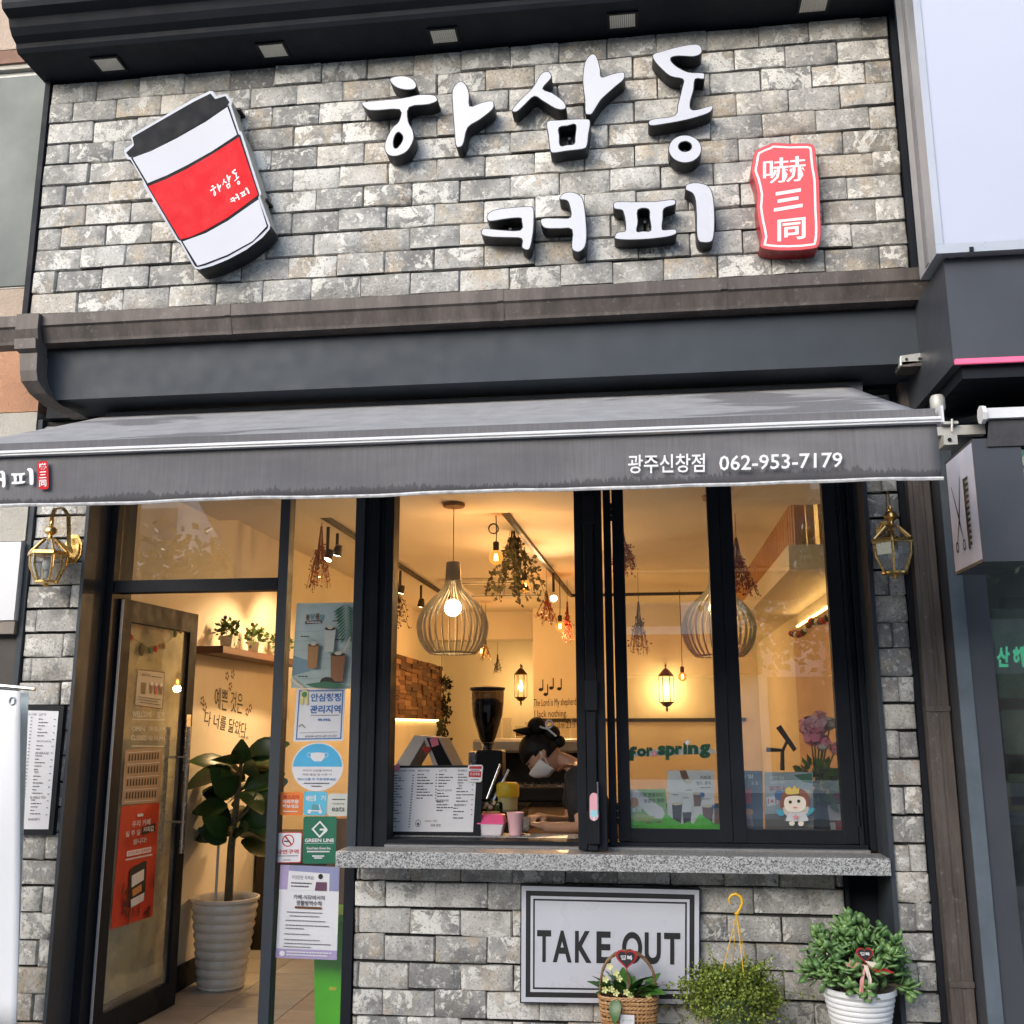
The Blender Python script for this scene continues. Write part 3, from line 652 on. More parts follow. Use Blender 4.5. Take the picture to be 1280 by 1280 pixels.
def channel(par, splines, Yf, Yb, side, face, n=3, rim=.004, names=('stroke', 'face'), xz=None):
    sp = [catmull([((xz or (lambda q: at(*q, Yf).xz))(q))[:] for q in s_], n) for s_ in splines]
    vs, fs = cfill(sp); m = MB(); m.add([(x, Yf, z) for x, z in vs], fs)
    for s_ in sp:
        o = len(m.v); k = len(s_); m.v += [(x, Yf, z) for x, z in s_] + [(x, Yb, z) for x, z in s_]
        for i in range(k): m.f.append((o + i, o + (i + 1) % k, o + k + (i + 1) % k, o + k + i)); m.k.append(0)
    body = m.build(names[0], side, par, smooth=True)
    si = [inset(s_, rim if i == 0 else -rim) for i, s_ in enumerate(sp)]
    vs, fs = cfill(si); MB().add([(x, Yf - .0018, z) for x, z in vs], fs).build(names[1], face, body, fix=False)
    return body
def letter(syl, label, strokes):
    p0 = at(*strokes[-1][0][0], LY); t = thing('sign_letter', label, 'sign letter', (p0.x, YU, p0.z), 'white brush letters of the shop sign')
    for s_ in strokes: channel(t, s_, LY, YU - .012, BLKACR, WHITE)
    for s_ in strokes:
        c = Vector((0, 0)); 
        for q in s_[0]: c += at(*q, LY).xz
        c /= len(s_[0])
        MB().tube([(c.x, LY + .02, c.y), (c.x, YU + .02, c.y)], .008, 6).build('stand_off', BLKACR, t)
    return t
letter('하', 'white brush-style sign letter 하 with black sides on the brick wall', [HA1, HA2, HA3])
letter('삼', 'white brush-style sign letter 삼 with a square box at its foot on the brick wall', [SA1, SA2, SA3])
letter('동', 'white brush-style sign letter 동 with a small ring at its foot on the brick wall', [DO1, DO2])
letter('커', 'white brush-style sign letter 커 below the three larger letters', [KE1, KE2])
letter('피', 'white brush-style sign letter 피 beside the red seal sign', [PI1, PI2])
LOGO_TOP = [HA1, HA2, HA3, SA1, SA2, SA3, DO1, DO2]; LOGO_BOT = [KE1, KE2, PI1, PI2]
def logo_print(par, mat, strokes, fn, name='lettering'):
    m = MB()
    for s_ in strokes:
        sp = [catmull([fn(*q) for q in p], 2) for p in s_]; vs, fs = cfill([[tuple(a) for a in q] for q in sp]); m.add([(x, 0, z) for x, z in vs], fs)
    return m

# cup sign
CYf = YU - .135
zc = lambda L: [(140 + x / 5.118, 100 + y / 5.12) for x, y in L]
OUT = zc([(75, 452), (85, 440), (128, 412), (132, 402), (120, 368), (127, 350), (330, 232), (520, 120), (625, 70), (645, 72), (668, 103), (725, 88), (742, 97), (768, 140), (762, 162), (815, 325), (828, 330), (835, 350), (955, 725), (947, 745), (1012, 930), (1008, 955), (960, 1010), (860, 1085), (740, 1150), (640, 1190), (560, 1212), (535, 1208), (515, 1185), (435, 1040), (420, 1035), (205, 680), (195, 662), (205, 655), (118, 510), (100, 508), (88, 490)])
cs = thing('cup_sign', 'tilted paper coffee cup sign with black lid and red sleeve on the brick wall', 'sign', (at(240, 230, YU).x, YU, at(240, 340, YU).z))
pts = [at(*q, CYf) for q in OUT]
m = MB(); m.quad(*pts); n = len(pts); o = len(m.v)
m.v += [tuple(p) for p in pts] + [(p.x, YU - .02, p.z) for p in pts]
cen = sum(pts, Vector()) / n
for i in range(n):
    e = pts[(i + 1) % n] - pts[i]; nr = Vector((e.z, 0, -e.x)).normalized(); mid = (pts[i] + pts[(i + 1) % n]) / 2
    if nr.dot(mid - cen) < 0: nr = -nr
    m.f.append((o + i, o + (i + 1) % n, o + n + (i + 1) % n, o + n + i)); m.k.append(1 if (nr.x > .8 and mid.z > cen.z - .33) else 2)
CREAM = pm('cream_side', (.50, .48, .42), .5)
PALEB = pm('pale_border', (.50, .53, .60), .6, spec=.2)
RED = pm('red_sleeve_vinyl', (.60, .010, .018), .6, 0, .04, spec=.15)
CUPW = pm('cup_white_vinyl', (.53, .55, .61), .6, 0, .03, 2, spec=.2); CUPK = pm('cup_black_vinyl', (.010, .012, .016), .6, 0, .1, spec=.12)
body = m.build('cup_body', [PALEB, CREAM, BLKACR], cs)
def cup_layer(name, L, k, mat, par): return MB().quad(*[at(*q, CYf - .001 * k) for q in zc(L)]).build(name, mat, par, fix=False)
cup_layer('outline', [(120, 497), (250, 448), (420, 358), (600, 250), (745, 160), (808, 345), (820, 352), (942, 735), (935, 755), (1000, 935), (995, 950), (900, 1040), (740, 1130), (600, 1185), (545, 1198), (530, 1190), (440, 1030), (425, 1022), (220, 672), (215, 660)], 1, CUPK, cs)
cup_layer('lid', [(90, 465), (140, 418), (130, 365), (320, 255), (520, 140), (630, 86), (660, 122), (725, 102), (750, 140), (735, 165), (600, 255), (420, 360), (250, 445), (130, 490), (110, 492)], 2.2, CUPK, cs)
cup_layer('cup_wall', [(132, 498), (250, 455), (420, 370), (600, 267), (738, 172), (800, 350), (640, 455), (480, 545), (350, 610), (228, 660)], 3, CUPW, cs)
cup_layer('sleeve', [(232, 680), (350, 632), (480, 568), (640, 475), (812, 365), (935, 735), (850, 800), (740, 880), (600, 960), (500, 1005), (437, 1020)], 3, RED, cs)
cup_layer('cup_wall', [(452, 1034), (600, 980), (740, 902), (850, 824), (938, 764), (990, 935), (900, 1030), (740, 1118), (600, 1172), (547, 1188)], 3, CUPW, cs)
def cup_logo(strokes, c0, ax, ay, src):
    m = MB()
    for s_ in strokes:
        sp = []
        for p in s_:
            L = []
            for (u, v) in p:
                a, b = (u - src[0]) / (src[2] - src[0]), (v - src[1]) / (src[3] - src[1])
                q = at(140 + (c0[0] + ax[0] * a + ay[0] * b) / 5.118, 100 + (c0[1] + ax[1] * a + ay[1] * b) / 5.12, CYf - .0042); L.append((q.x, q.z))
            sp.append(catmull(L, 2))
        vs, fs = cfill(sp); m.add([(x, CYf - .0042, z) for x, z in vs], fs)
    return m
cup_logo(LOGO_TOP, (610, 660), (185, -95), (35, 100), (452, 55, 892, 210)).build('lettering', WPRINT, cs, fix=False)
cup_logo(LOGO_BOT, (745, 745), (120, -60), (22, 52), (602, 228, 894, 325)).build('lettering', WPRINT, cs, fix=False)
for q in ((808, 195), (985, 775)):
    p = at(140 + q[0] / 5.118, 100 + q[1] / 5.12, YU - .06); box('bracket', BLKACR, cs, p.x - .02, p.x + .015, YU - .075, YU + .02, p.z - .006, p.z + .006)
# red seal sign
SEAL = pm('red_seal_acrylic', (.64, .085, .10), .4, 0, .04, spec=.4)
SEALS = pm('red_seal_side', (.36, .012, .02), .35)
SY = YU - .10
sl_out = [(375, 540), (385, 503), (430, 482), (445, 476), (500, 479), (560, 478), (582, 490), (586, 525), (590, 560), (597, 600), (600, 700), (603, 760), (598, 815), (575, 830), (500, 836), (430, 833), (400, 822), (405, 790), (395, 740), (388, 690), (391, 650), (380, 600), (370, 572)]
se = thing('seal_sign', 'red stamp-shaped sign with white characters at the end of the lettering', 'sign', (at(982, 250, YU).x, YU, at(985, 315, YU).z))
bd = channel(se, [z3(sl_out)], SY, YU - .01, SEALS, SEAL, 2, .002, ('seal_body', 'face'))
wl_ = [catmull([at(*q, SY).xz[:] for q in z3(sl_out)], 2)]
a_, b_ = inset(wl_[0], .016), inset(wl_[0], .026)
vs, fs = cfill([a_, b_]); MB().add([(x, SY - .0026, z) for x, z in vs], fs).build('border_line', WPRINT, se, fix=False)
def t3(body, x0, y0, x1, y1, dy, bold): flat_text(body, z3([(x0, y0 + dy), (x1, y0 - dy), (x1, y1 - dy), (x0, y1 + dy)]), SY - .0026, WPRINT, se, bold)
t3('嚇', 410, 524, 554, 608, 6, .004); t3('三', 446, 634, 542, 698, 8, .035); t3('同', 458, 728, 552, 800, 5, .02)
# valance logo at the left end
def val_logo(strokes, x0, y0, x1, y1, src, mat):
    m = MB()
    for s_ in strokes:
        sp = [catmull([at(x0 + (u - src[0]) / (src[2] - src[0]) * (x1 - x0), y0 + (v - src[1]) / (src[3] - src[1]) * (y1 - y0), AY - .017).xz[:] for u, v in p], 2) for p in s_]
        vs, fs = cfill(sp); m.add([(x, AY - .017, z) for x, z in vs], fs)
    return m.build('lettering', mat, aw, fix=False)
val_logo(LOGO_BOT, -22, 585, 42, 612, (602, 228, 894, 325), WPRINT)
val_logo(LOGO_TOP, -118, 583, -28, 613, (452, 55, 892, 210), WPRINT)
val_logo([[z3(sl_out)]], 46, 576, 61, 612, (936, 178, 1027, 315), RED)
for i, ch in enumerate('嚇三同'): flat_text(ch, [(49, 579 + i * 10.5), (58, 578.5 + i * 10.5), (58, 587 + i * 10.5), (49, 587.5 + i * 10.5)], AY - .0185, WPRINT, aw, .02)

# TAKE OUT board
tk = sheet_px('take_out_sign', 'white framed sign board reading TAKE OUT on the low brick wall', 'sign', [(650.5, 1105.5), (875.5, 1111), (875, 1257), (650, 1254)], .188, BLKACR, thick=.03)
for r_, mt in ((.0055, WHITE), (.026, INK), (.048, WHITE), (.060, INK), (.068, WHITE)):
    tk.rect(r_ / tk.w, r_ / tk.h, 1 - r_ / tk.w, 1 - r_ / tk.h, mt)
x = .098
for i, (ch, a, b) in enumerate([('T', 672, 690), ('A', 692, 716), ('K', 720, 741), ('E', 747, 765), ('O', 779, 804), ('U', 807, 827), ('T', 831, 851)]):
    tk.text(ch, (a - 650.5) / 225, .385, (b - 650.5) / 225, .655, INK, .03, 0, 10)

# ================================================================== café interior
WX, ZC = -2.78, 2.967
CREAMW = pm('warm_white_plaster', (.78, .73, .62), .85, 0, .05, 1.5, .08, 25)
CEIL = pm('ceiling_white', (.74, .70, .62), .9, 0, .04, 1.0)
tag(box('interior_wall', CREAMW, None, WX - .12, WX, .4205, 9.6, 0, 3.1), kind='structure')
tag(box('interior_wall', CREAMW, None, WX - .12, 1.36, 9.601, 9.72, 0, 3.1), kind='structure')
tag(box('interior_wall', CREAMW, None, 1.36, 1.378, .4205, 9.6, 0, 3.1), kind='structure')
tag(box('interior_wall', CREAMW, None, -1.30, 1.359, 7.65, 7.8, .02, ZC - .001), kind='structure')
tag(box('ceiling', CEIL, None, WX, 1.378, .421, 9.6, ZC, 3.1), kind='structure')
tag(box('ceiling_soffit', CEIL, None, WX + .001, 1.359, .421, 1.62, 2.902, ZC - .0005), kind='structure')
tag(box('ceiling_beam', CEIL, None, WX + .001, -1.301, 8.0, 8.35, 2.62, ZC - .0005), kind='structure')
fl = tag(box('floor', pm('floor_bed', (.30, .24, .19), .8), None, WX, 1.359, .301, 9.6, -.01, .012), kind='structure')
TILE = m_wood('tan_wood_look_tile', (.33, .26, .20), (.46, .37, .29), (3, 14, 14)); TILE2 = m_wood('grey_stone_tile', (.34, .32, .29), (.46, .44, .40), (6, 9, 9))
tm = {}
for i in range(6):
    for j in range(9):
        key = (i % 2 == 0)
        x0, y0 = WX + .002 + i * .40, .305 + j * .40
        box('tile', TILE2 if i < 2 else TILE, fl, x0, x0 + .394, y0, y0 + .394, .0125, .0185)
tag(box('skirting_board', BLACK, None, WX + .0005, WX + .016, .43, 6.2, .0125, .16), kind='structure')
# timber-slatted ceiling bulkhead on the right
bk = thing('ceiling_bulkhead', 'dropped white ceiling bulkhead edged with warm wooden slats on the right side of the room', 'bulkhead', (1.6, 1.6, 2.45))
box('soffit_box', CEIL, bk, .93, 1.358, 1.65, 7.6, 2.50, 2.655)
LED0 = pm('cove_led_strip', (1, .72, .35), .5, emit=8, ecol=(1, .62, .22))
SLATW = m_wood('honey_wood_slat', (.42, .22, .07), (.58, .33, .12), (20, 20, 3))
for i in range(46):
    y = 1.75 + i * .11; box('slat', SLATW, bk, .99, 1.06, y, y + .04, 2.656, ZC - .001)
box('cove_strip', LED0, bk, 1.20, 1.23, 1.9, 6.8, 2.656, 2.664)
for i in range(4):
    x = 1.065 + i * .075; box('slat', SLATW, bk, x, x + .045, 1.72, 1.75, 2.656, ZC - .001)
LED = pm('warm_led_strip', (1, .72, .35), .5, emit=6, ecol=(1, .62, .22))
box('led_strip', LED, bk, 1.34, 1.356, 1.9, 4.3, 2.385, 2.395)

WARM = (1.0, .64, .31); GLOW = pm('lamp_glow', (1, .85, .6), .5, emit=16, ecol=(1.0, .78, .45))
FIL = pm('glowing_filament', (1, .8, .4), .5, emit=22, ecol=(1, .72, .30))
def m_amber():
    t = NT('amber_bulb_glass'); t.n.remove(t.b); tr = t.new('ShaderNodeBsdfTransparent'); tr.inputs[0].default_value = (1, .62, .25, 1); em = t.new('ShaderNodeEmission'); em.inputs[0].default_value = (1, .42, .08, 1); em.inputs[1].default_value = .75
    lw_ = t.new('ShaderNodeLayerWeight'); lw_.inputs[0].default_value = .35; mx = t.new('ShaderNodeMixShader'); t.l.new(t.math('ADD', t.math('MULTIPLY', lw_.outputs['Facing'], .5), .35), mx.inputs[0]); t.l.new(tr.outputs[0], mx.inputs[1]); t.l.new(em.outputs[0], mx.inputs[2]); t.l.new(mx.outputs[0], t.out.inputs[0]); return t.m
AMBER = m_amber()
BLKM = pm('black_lamp_metal', (.014, .013, .012), .45)
PWOOD = m_wood('pale_ash_veneer', (.40, .33, .23), (.56, .48, .36), (4, 4, 18))
def pendant(label, c, ztop, zc, r=.215, e=60):
    t = thing('pendant_lamp', label, 'pendant lamp', (c.x, c.y, zc - .27), 'slatted wooden pendant lamps')
    x, y = c.x, c.y
    MB().lathe([(.065, ztop - .022), (.07, ztop - .012), (.07, ztop)], (x, y, 0), 20).build('ceiling_rose', m_wood('rose_wood', (.2, .1, .05), (.3, .16, .08)), t, smooth=True)
    MB().tube([(x, y, ztop - .02), (x, y, zc + .30)], .003, 6).build('cord', pm('beige_cord', (.5, .42, .3), .6), t)
    MB().lathe([(.03, .18), (.04, .19), (.045, .30), (.04, .31)], (x, y, zc), 18).build('socket_sleeve', PWOOD, t, smooth=True)
    prof = [(.044, .30), (.048, .20), (.07, .14), (.13, .085), (.185, .02), (r, -.055), (r, -.11), (.20, -.17), (.165, -.225), (.135, -.25)]
    P2 = catmull([(a, b) for a, b in prof] + [(.12, -.262), (.03, .31)], 2)[:-5]
    for i in range(30):
        a = 2 * math.pi * i / 30; d = Vector((math.cos(a), math.sin(a), 0)); q = Vector((-d.y, d.x, 0)) * .0017; m = MB()
        for (pr_, pz) in P2:
            b = Vector((x, y, zc + pz)); m.v += [tuple(b + d * pr_ - q), tuple(b + d * pr_ + q), tuple(b + d * (pr_ - .013) + q), tuple(b + d * (pr_ - .013) - q)]
        for k in range(len(P2) - 1):
            for j in range(4): m.f.append((4 * k + j, 4 * k + (j + 1) % 4, 4 * k + 4 + (j + 1) % 4, 4 * k + 4 + j)); m.k.append(0)
        m.build('slat', PWOOD, t)
    tor = [(x + .138 * math.cos(2 * math.pi * i / 24), y + .138 * math.sin(2 * math.pi * i / 24), zc - .243) for i in range(25)]
    MB().tube(tor, .006, 6).build('bottom_ring', PWOOD, t, smooth=True)
    MB().ball((x, y, zc + .03), .052).build('bulb', GLOW, t, smooth='all')
    light('bulb_light', t, (x, y, zc + .03), e, WARM, .05)
    return t
pc = at(566, 770, 1.30); pendant('slatted wooden pendant lamp hanging in the open serving window', pc, 2.902, pc.z + .02)
pc2 = at(898, 772, 1.30); pendant('slatted wooden pendant lamp glimpsed behind the closed window leaves', pc2, 2.902, pc2.z + .02)
def track(label, a, b):
    t = thing('track_rail', label, 'track light', (a.x, a.y, ZC - .035))
    d = (b - a).normalized(); n = Vector((-d.y, d.x, 0)) * .018
    MB().hexa([a - n + Vector((0, 0, -.03)), a + n + Vector((0, 0, -.03)), b + n + Vector((0, 0, -.03)), b - n + Vector((0, 0, -.03)), a - n, a + n, b + n, b - n]).build('rail', BLKM, t)
    return t
ta, tb = Vector((-2.12, 1.66, ZC - .001)), Vector((-2.10, 6.6, ZC - .001)); t1 = track('black ceiling track rail along the left wall', ta, tb)
tc_, td = Vector((-.882, 1.70, ZC - .001)), Vector((-.745, 6.3, ZC - .001)); t2 = track('black ceiling track rail hung with amber bulbs and dried bundles', tc_, td)
t3_ = track('black ceiling track rail crossing the back of the room', Vector((-.75, 6.36, ZC - .001)), Vector((.9, 6.36, ZC - .001)))
def spot(label, u, v, Y, tgt, e=34, rail=None):
    p = at(u, v, Y); t = thing('spotlight', label, 'spotlight', p, 'black track spotlights')
    d = (Vector(tgt) - p).normalized()
    MB().tube([(p.x, p.y, ZC - .032), (p.x, p.y, p.z + .06)], .012, 8).build('stem', BLKM, t)
    q = p - d * .07
    MB().tube([q, q + d * .03, p - d * .005, p], [.025, .032, .034, .038], 14).build('housing', BLKM, t, smooth=True)
    MB().tube([p + d * .001, p + d * .004], .031, 14).build('lens', GLOW, t)
    light('spot_light', t, p + d * .03, e, WARM, .03, 100, tgt)
spot('black track spotlight beside the tan dried bundle', 421, 693, 2.35, (-2.78, 2.9, 1.2)); spot('black track spotlight turned to the wall over the door side', 409, 699, 2.10, (-2.7, 1.6, 1.0), 36)
spot('black track spotlight above the dark purple dried bundle', 500, 741, 4.2, (-2.78, 4.5, .8)); spot('second black track spotlight along the rail, left of the pendant lamp', 526, 757, 5.2, (-2.7, 6.4, .6))
spot('black track spotlight among the hanging amber bulbs', 692, 748, 4.55, (-.6, 1.2, 1.1), 80)
def bulb(label, u, v, Y, r, top=None, e=10):
    p = at(u, v, Y); t = thing('filament_bulb', label, 'light bulb', p, 'amber filament bulbs on black cords')
    zt = ZC - .032 if top is None else top
    MB().tube([(p.x, p.y, zt), (p.x + .004, p.y, (zt + p.z) / 2), (p.x, p.y, p.z + r + .05)], .004, 6).build('cord', BLKM, t)
    MB().lathe([(.019, r + .0), (.021, r + .055), (.012, r + .062)], p, 12).build('socket', BLKM, t, smooth=True)
    MB().ball(p, (r, r, r * 1.05), 16, 10).build('bulb_glass', AMBER, t, smooth='all')
    m = MB()
    for a in range(4):
        an = a * math.pi / 2 + .4; m.tube([p + Vector((math.cos(an) * .011, math.sin(an) * .011, -.020)), p + Vector((math.cos(an) * .007, math.sin(an) * .007, .024))], .0035, 5)
    m.build('filament_glow', FIL, t)
    light('bulb_light', t, p + Vector((0, 0, -r - .03)), e, (1, .5, .16), .04)
    return t
b1 = bulb('amber filament bulb under a coiled black cord', 620, 697, 1.85, .047)
p_ = at(617, 661, 1.85); pts = [(p_.x + .033 * math.cos(i * .55), p_.y + (i - 14) * .001, p_.z + .033 * math.sin(i * .55)) for i in range(26)]
MB().tube(pts, .004, 6).build('cord_coil', BLKM, b1, smooth=True)
bulb('amber filament bulb hanging beside the grey-green eucalyptus bundle', 656, 733, 3.1, .047)
bulb('amber filament bulb hanging before the red dried grass', 700, 783, 4.9, .045)
bulb('small amber bulb glowing in the pale brown dried grass', 602, 814, 6.9, .04)
bulb('amber filament bulb near the wall lantern seen through the closed leaf', 853, 846, 5.9, .043)

# dried flower bundles
def bundle(label, u, v0, v1, Y, wid, cols, seed, dens=170, leaf=.014, tie=True, long=False, zt=None):
    p0 = at(u, v0, Y); p1 = at(u, v1, Y); t = thing('dried_bundle', label, 'dried flowers', p1, 'bundles of dried flowers hung from the ceiling')
    r = random.Random(seed); H_ = p0.z - p1.z; m = MB(); lf = MB(); wid = wid / 2
    for i in range(22):
        a = r.uniform(0, 6.28); rr = wid * math.sqrt(r.random()); e = Vector((rr * math.cos(a), rr * math.sin(a), -H_ * r.uniform(.75, 1.0)))
        pts = [p0 + Vector((.006 * math.cos(a), .006 * math.sin(a), .0)), p0 + Vector((e.x * .25, e.y * .25, e.z * .38)), p0 + Vector((e.x * .75, e.y * .75, e.z * .72)), p0 + e]
        m.tube(pts, .0016, 4)
        for k in range(dens // 22):
            f = r.uniform(.36 if not long else .2, 1.0); q = pts[1].lerp(pts[2], (f - .36) / .4) if f < .75 else pts[2].lerp(pts[3], (f - .75) / .25)
            q = q + Vector((r.gauss(0, 1), r.gauss(0, 1), r.gauss(0, 1))) * .010
            d = Vector((r.gauss(0, 1), r.gauss(0, 1), r.gauss(0, 1) - .6)).normalized(); s = d.cross(Vector((r.random(), r.random(), .3))).normalized(); L = leaf * r.uniform(.6, 1.4)
            lf.quad(q, q + d * L * .5 + s * L * .38, q + d * L, q + d * L * .5 - s * L * .38)
    m.build('stems', pm('dry_stem_' + str(seed), tuple(x * .6 for x in cols[0]), .9), t)
    lo = lf.build('dried_leaves', m_leaf('dry_leaf_' + str(seed), cols[0], cols[1], .8), t, fix=False); lo['kind'] = 'stuff'
    if tie: MB().lathe([(.009, -.035), (.011, -.02), (.009, -.005)], p0 + Vector((0, 0, -.02)), 8).build('twine', pm('twine', (.2, .12, .06), .9), t)
    MB().tube([p0, (p0.x, p0.y, (ZC - .03) if zt is None else zt)], .002, 4).build('string', BLKM, t)
bundle('tan dried flower bundle hanging by the spotlights near the door', 402, 658, 738, 1.95, .19, [(.34, .13, .07), (.56, .30, .16)], 1, 330, .018)
bundle('dark purple dried flower bundle at the left edge of the serving window', 496, 722, 788, 3.6, .24, [(.045, .012, .02), (.10, .03, .045)], 2, 500, .018)
bundle('large grey-green eucalyptus bundle hanging above the serving window', 642, 648, 756, 2.6, .60, [(.035, .04, .025), (.13, .13, .08)], 3, 900, .034, long=True)
bundle('sparse rust-red dried flowers around a glowing bulb', 683, 738, 782, 4.2, .22, [(.22, .06, .03), (.38, .14, .08)], 4, 150, .024)
bundle('narrow red dried grass bundle at the right end of the track rail', 709, 752, 803, 5.0, .13, [(.22, .03, .03), (.36, .07, .06)], 5, 380, .016)
bundle('crimson dried flower bunch half hidden by the folded leaves', 778, 660, 722, 2.3, .24, [(.12, .008, .02), (.25, .02, .05)], 6, 620, .016)
bundle('grey and pink dried bundle hanging behind the closed window leaf', 798, 752, 822, 4.6, .20, [(.10, .08, .07), (.30, .24, .20)], 7, 330, .02)
bundle('crimson dried flower bunch beside the second pendant lamp', 920, 672, 745, 2.0, .26, [(.13, .012, .015), (.28, .035, .03)], 8, 560, .018)
bundle('small upright grey dried grass hanging before the lantern alcove', 622, 818, 842, 8.4, .12, [(.08, .07, .05), (.2, .17, .11)], 9, 120, .016, zt=2.62)
bundle('pale brown dried grass bundle behind the wooden pendant lamp', 607, 800, 826, 6.8, .12, [(.30, .19, .08), (.46, .32, .15)], 10, 200, .016)

# ceiling cassette air conditioner
ac = thing('ceiling_air_conditioner', 'white square ceiling cassette air conditioner behind the pendant lamp', 'air conditioner', (-1.45, 5.6, ZC - .04))
ACW = pm('ac_white', (.72, .68, .60), .5)
box('panel', ACW, ac, -1.95, -.95, 5.0, 6.2, ZC - .035, ZC - .001, .008)
for a in ((-1.85, -1.05, 5.06, 5.13), (-1.85, -1.05, 6.07, 6.14)): box('air_slot', BLKM, ac, *a, ZC - .037, ZC - .0355)
for i in range(10): box('grille_bar', pm('ac_grille', (.5, .47, .4), .6), ac, -1.75, -1.15, 5.22 + i * .078, 5.27 + i * .078, ZC - .04, ZC - .0352)

# wood mosaic on the left wall, with lit shelf edge below
wp = thing('wood_mosaic_panel', 'brown end-grain wood mosaic panel on the left wall', 'wall panel', (WX, 7.8, 1.64))
box('panel_board', pm('dark_panel', (.06, .03, .015), .8), wp, WX + .0005, WX + .03, 6.2, 9.25, 1.64, 2.355)
m = MB(); r = random.Random(8)
t_ = NT('end_grain_blocks'); g_ = t_.new('ShaderNodeNewGeometry'); c_ = t_.coord()
t_.l.new(t_.mix(t_.math('MULTIPLY', t_.noise(c_, 20, 4), .5), t_.ramp(g_.outputs['Random Per Island'], (0, (.055, .02, .008)), (.4, (.15, .06, .022)), (.8, (.26, .12, .05)), (1, (.42, .24, .11))), (.08, .03, .012)), t_.b.inputs['Base Color']); t_.b.inputs['Roughness'].default_value = .7
y = 6.2
while y < 9.22:
    w = r.uniform(.17, .34); z = 1.64
    while z < 2.34:
        h = min(r.choice((.045, .055, .055, .07)), 2.355 - z); m.box(WX + .03, WX + .03 + r.uniform(.012, .045), y + .002, min(y + w - .003, 9.249), z + .002, z + h - .002); z += h
    y += w
o = m.build('wood_blocks', t_.m, wp); o['kind'] = 'stuff'
box('led_strip', LED, wp, WX + .004, WX + .02, 6.25, 9.2, 1.622, 1.636)
# shelf with three little plants
sh = tag(box('wall_shelf', m_wood('dark_red_shelf', (.07, .02, .012), (.13, .045, .025), (12, 2, 20)), None, WX + .001, -2.58, 1.33, 2.9, 2.0, 2.045, .003), 'dark red-brown wooden wall shelf carrying three small potted plants', 'shelf')
POTW = pm('white_ceramic', (.74, .73, .70), .3, coat=.2); GREEN1 = m_leaf('small_leaf_green', (.03, .075, .012), (.12, .22, .04))
def tuft(m, c, r, n, L, rnd, up=.4):
    for i in range(n):
        d = Vector((rnd.gauss(0, 1), rnd.gauss(0, 1), rnd.gauss(0, .8) + up)).normalized(); q = c + d * r * rnd.uniform(.2, 1.0); s = d.cross(Vector((rnd.random() - .5, rnd.random() - .5, rnd.random() - .5))).normalized(); l = L * rnd.uniform(.6, 1.3)
        m.quad(q, q + d * l * .5 + s * l * .3, q + d * l, q + d * l * .5 - s * l * .3)
rnd = random.Random(2)
for lab, y in (('small leafy plant in a white cube pot at the door end of the shelf', 1.62), ('small leafy plant in a white cube pot in the middle of the shelf', 2.1), ('small leafy plant in a white cube pot at the inner end of the shelf', 2.62)):
    t = thing('potted_plant', lab, 'potted plant', (-2.67, y, 2.045), 'three small plants on the wall shelf')
    MB().hexa([(-2.705, y - .035, 2.046), (-2.635, y - .035, 2.046), (-2.635, y + .035, 2.046), (-2.705, y + .035, 2.046), (-2.715, y - .045, 2.13), (-2.625, y - .045, 2.13), (-2.625, y + .045, 2.13), (-2.715, y + .045, 2.13)]).build('pot', POTW, t, bevel=.004)
    m = MB(); tuft(m, Vector((-2.67, y, 2.16)), .075, 260, .03, rnd); f_ = m.build('foliage', GREEN1, t, fix=False); f_['kind'] = 'stuff'
    MB().tube([(-2.68, y, 2.13), (-2.69, y - .02, 2.24)], .002, 5).ball((-2.69, y - .02, 2.25), .014, 8, 6).build('dark_berry', pm('dark_berry', (.05, .012, .012), .5), t)
# wall writing on the left wall
def wall_text(name, label, rows, X=None, Y=None, mat=INK):
    t = thing(name, label, 'wall lettering', atX(*rows[0][1][0], X) if X is not None else at(*rows[0][1][0], Y))
    for body, q, bold in rows:
        c = [atX(u, v, X + .002) if X is not None else at(u, v, Y - .002) for u, v in q]; vs, fs, _ = tmesh(body, bold)
        MB().add([c[0].lerp(c[1], a).lerp(c[3].lerp(c[2], a), b) for a, b in vs], fs).build('lettering', mat, t, fix=False)
    return t
wt = wall_text('wall_lettering', 'black handwritten Korean phrase with flowers on the wall under the shelf', [('예쁜 것은', [(269, 858), (304, 867), (303, 893), (268, 886)], .0), ('다 너를 닮았다', [(257, 888), (309, 904), (307, 921), (255, 906)], .0), ('나태주', [(299, 918), (311, 921), (310, 925), (299, 922)], .0)], X=WX)
m = MB(); rnd = random.Random(6)
for (u, v) in ((253, 876), (256, 884), (284, 845), (291, 843), (288, 858), (309, 890), (313, 885)):
    c = atX(u, v, WX + .0015)
    for k in range(5):
        a = k * 1.256; q = c + Vector((0, math.cos(a), math.sin(a))) * .022; m.quad(*[q + Vector((0, math.cos(b) * .011, math.sin(b) * .011)) for b in (0, 1.05, 2.1, 3.14, 4.2, 5.2)])
m.build('flower_doodle', pm('faded_brown_ink', (.16, .09, .06), .7), wt, fix=False)['kind'] = 'stuff'
wt2 = wall_text('wall_lettering', 'black handwritten English verse on the wall behind the barista', [('The Lord is My shepherd', [(667, 874), (720, 872), (720, 884), (667, 886)], .0), ('I lack nothing.', [(668, 888), (709, 887), (709, 898), (668, 900)], .0), ('Psalm 23:1', [(690, 903), (718, 902), (718, 910), (690, 911)], .0)], Y=7.65)
m = MB()
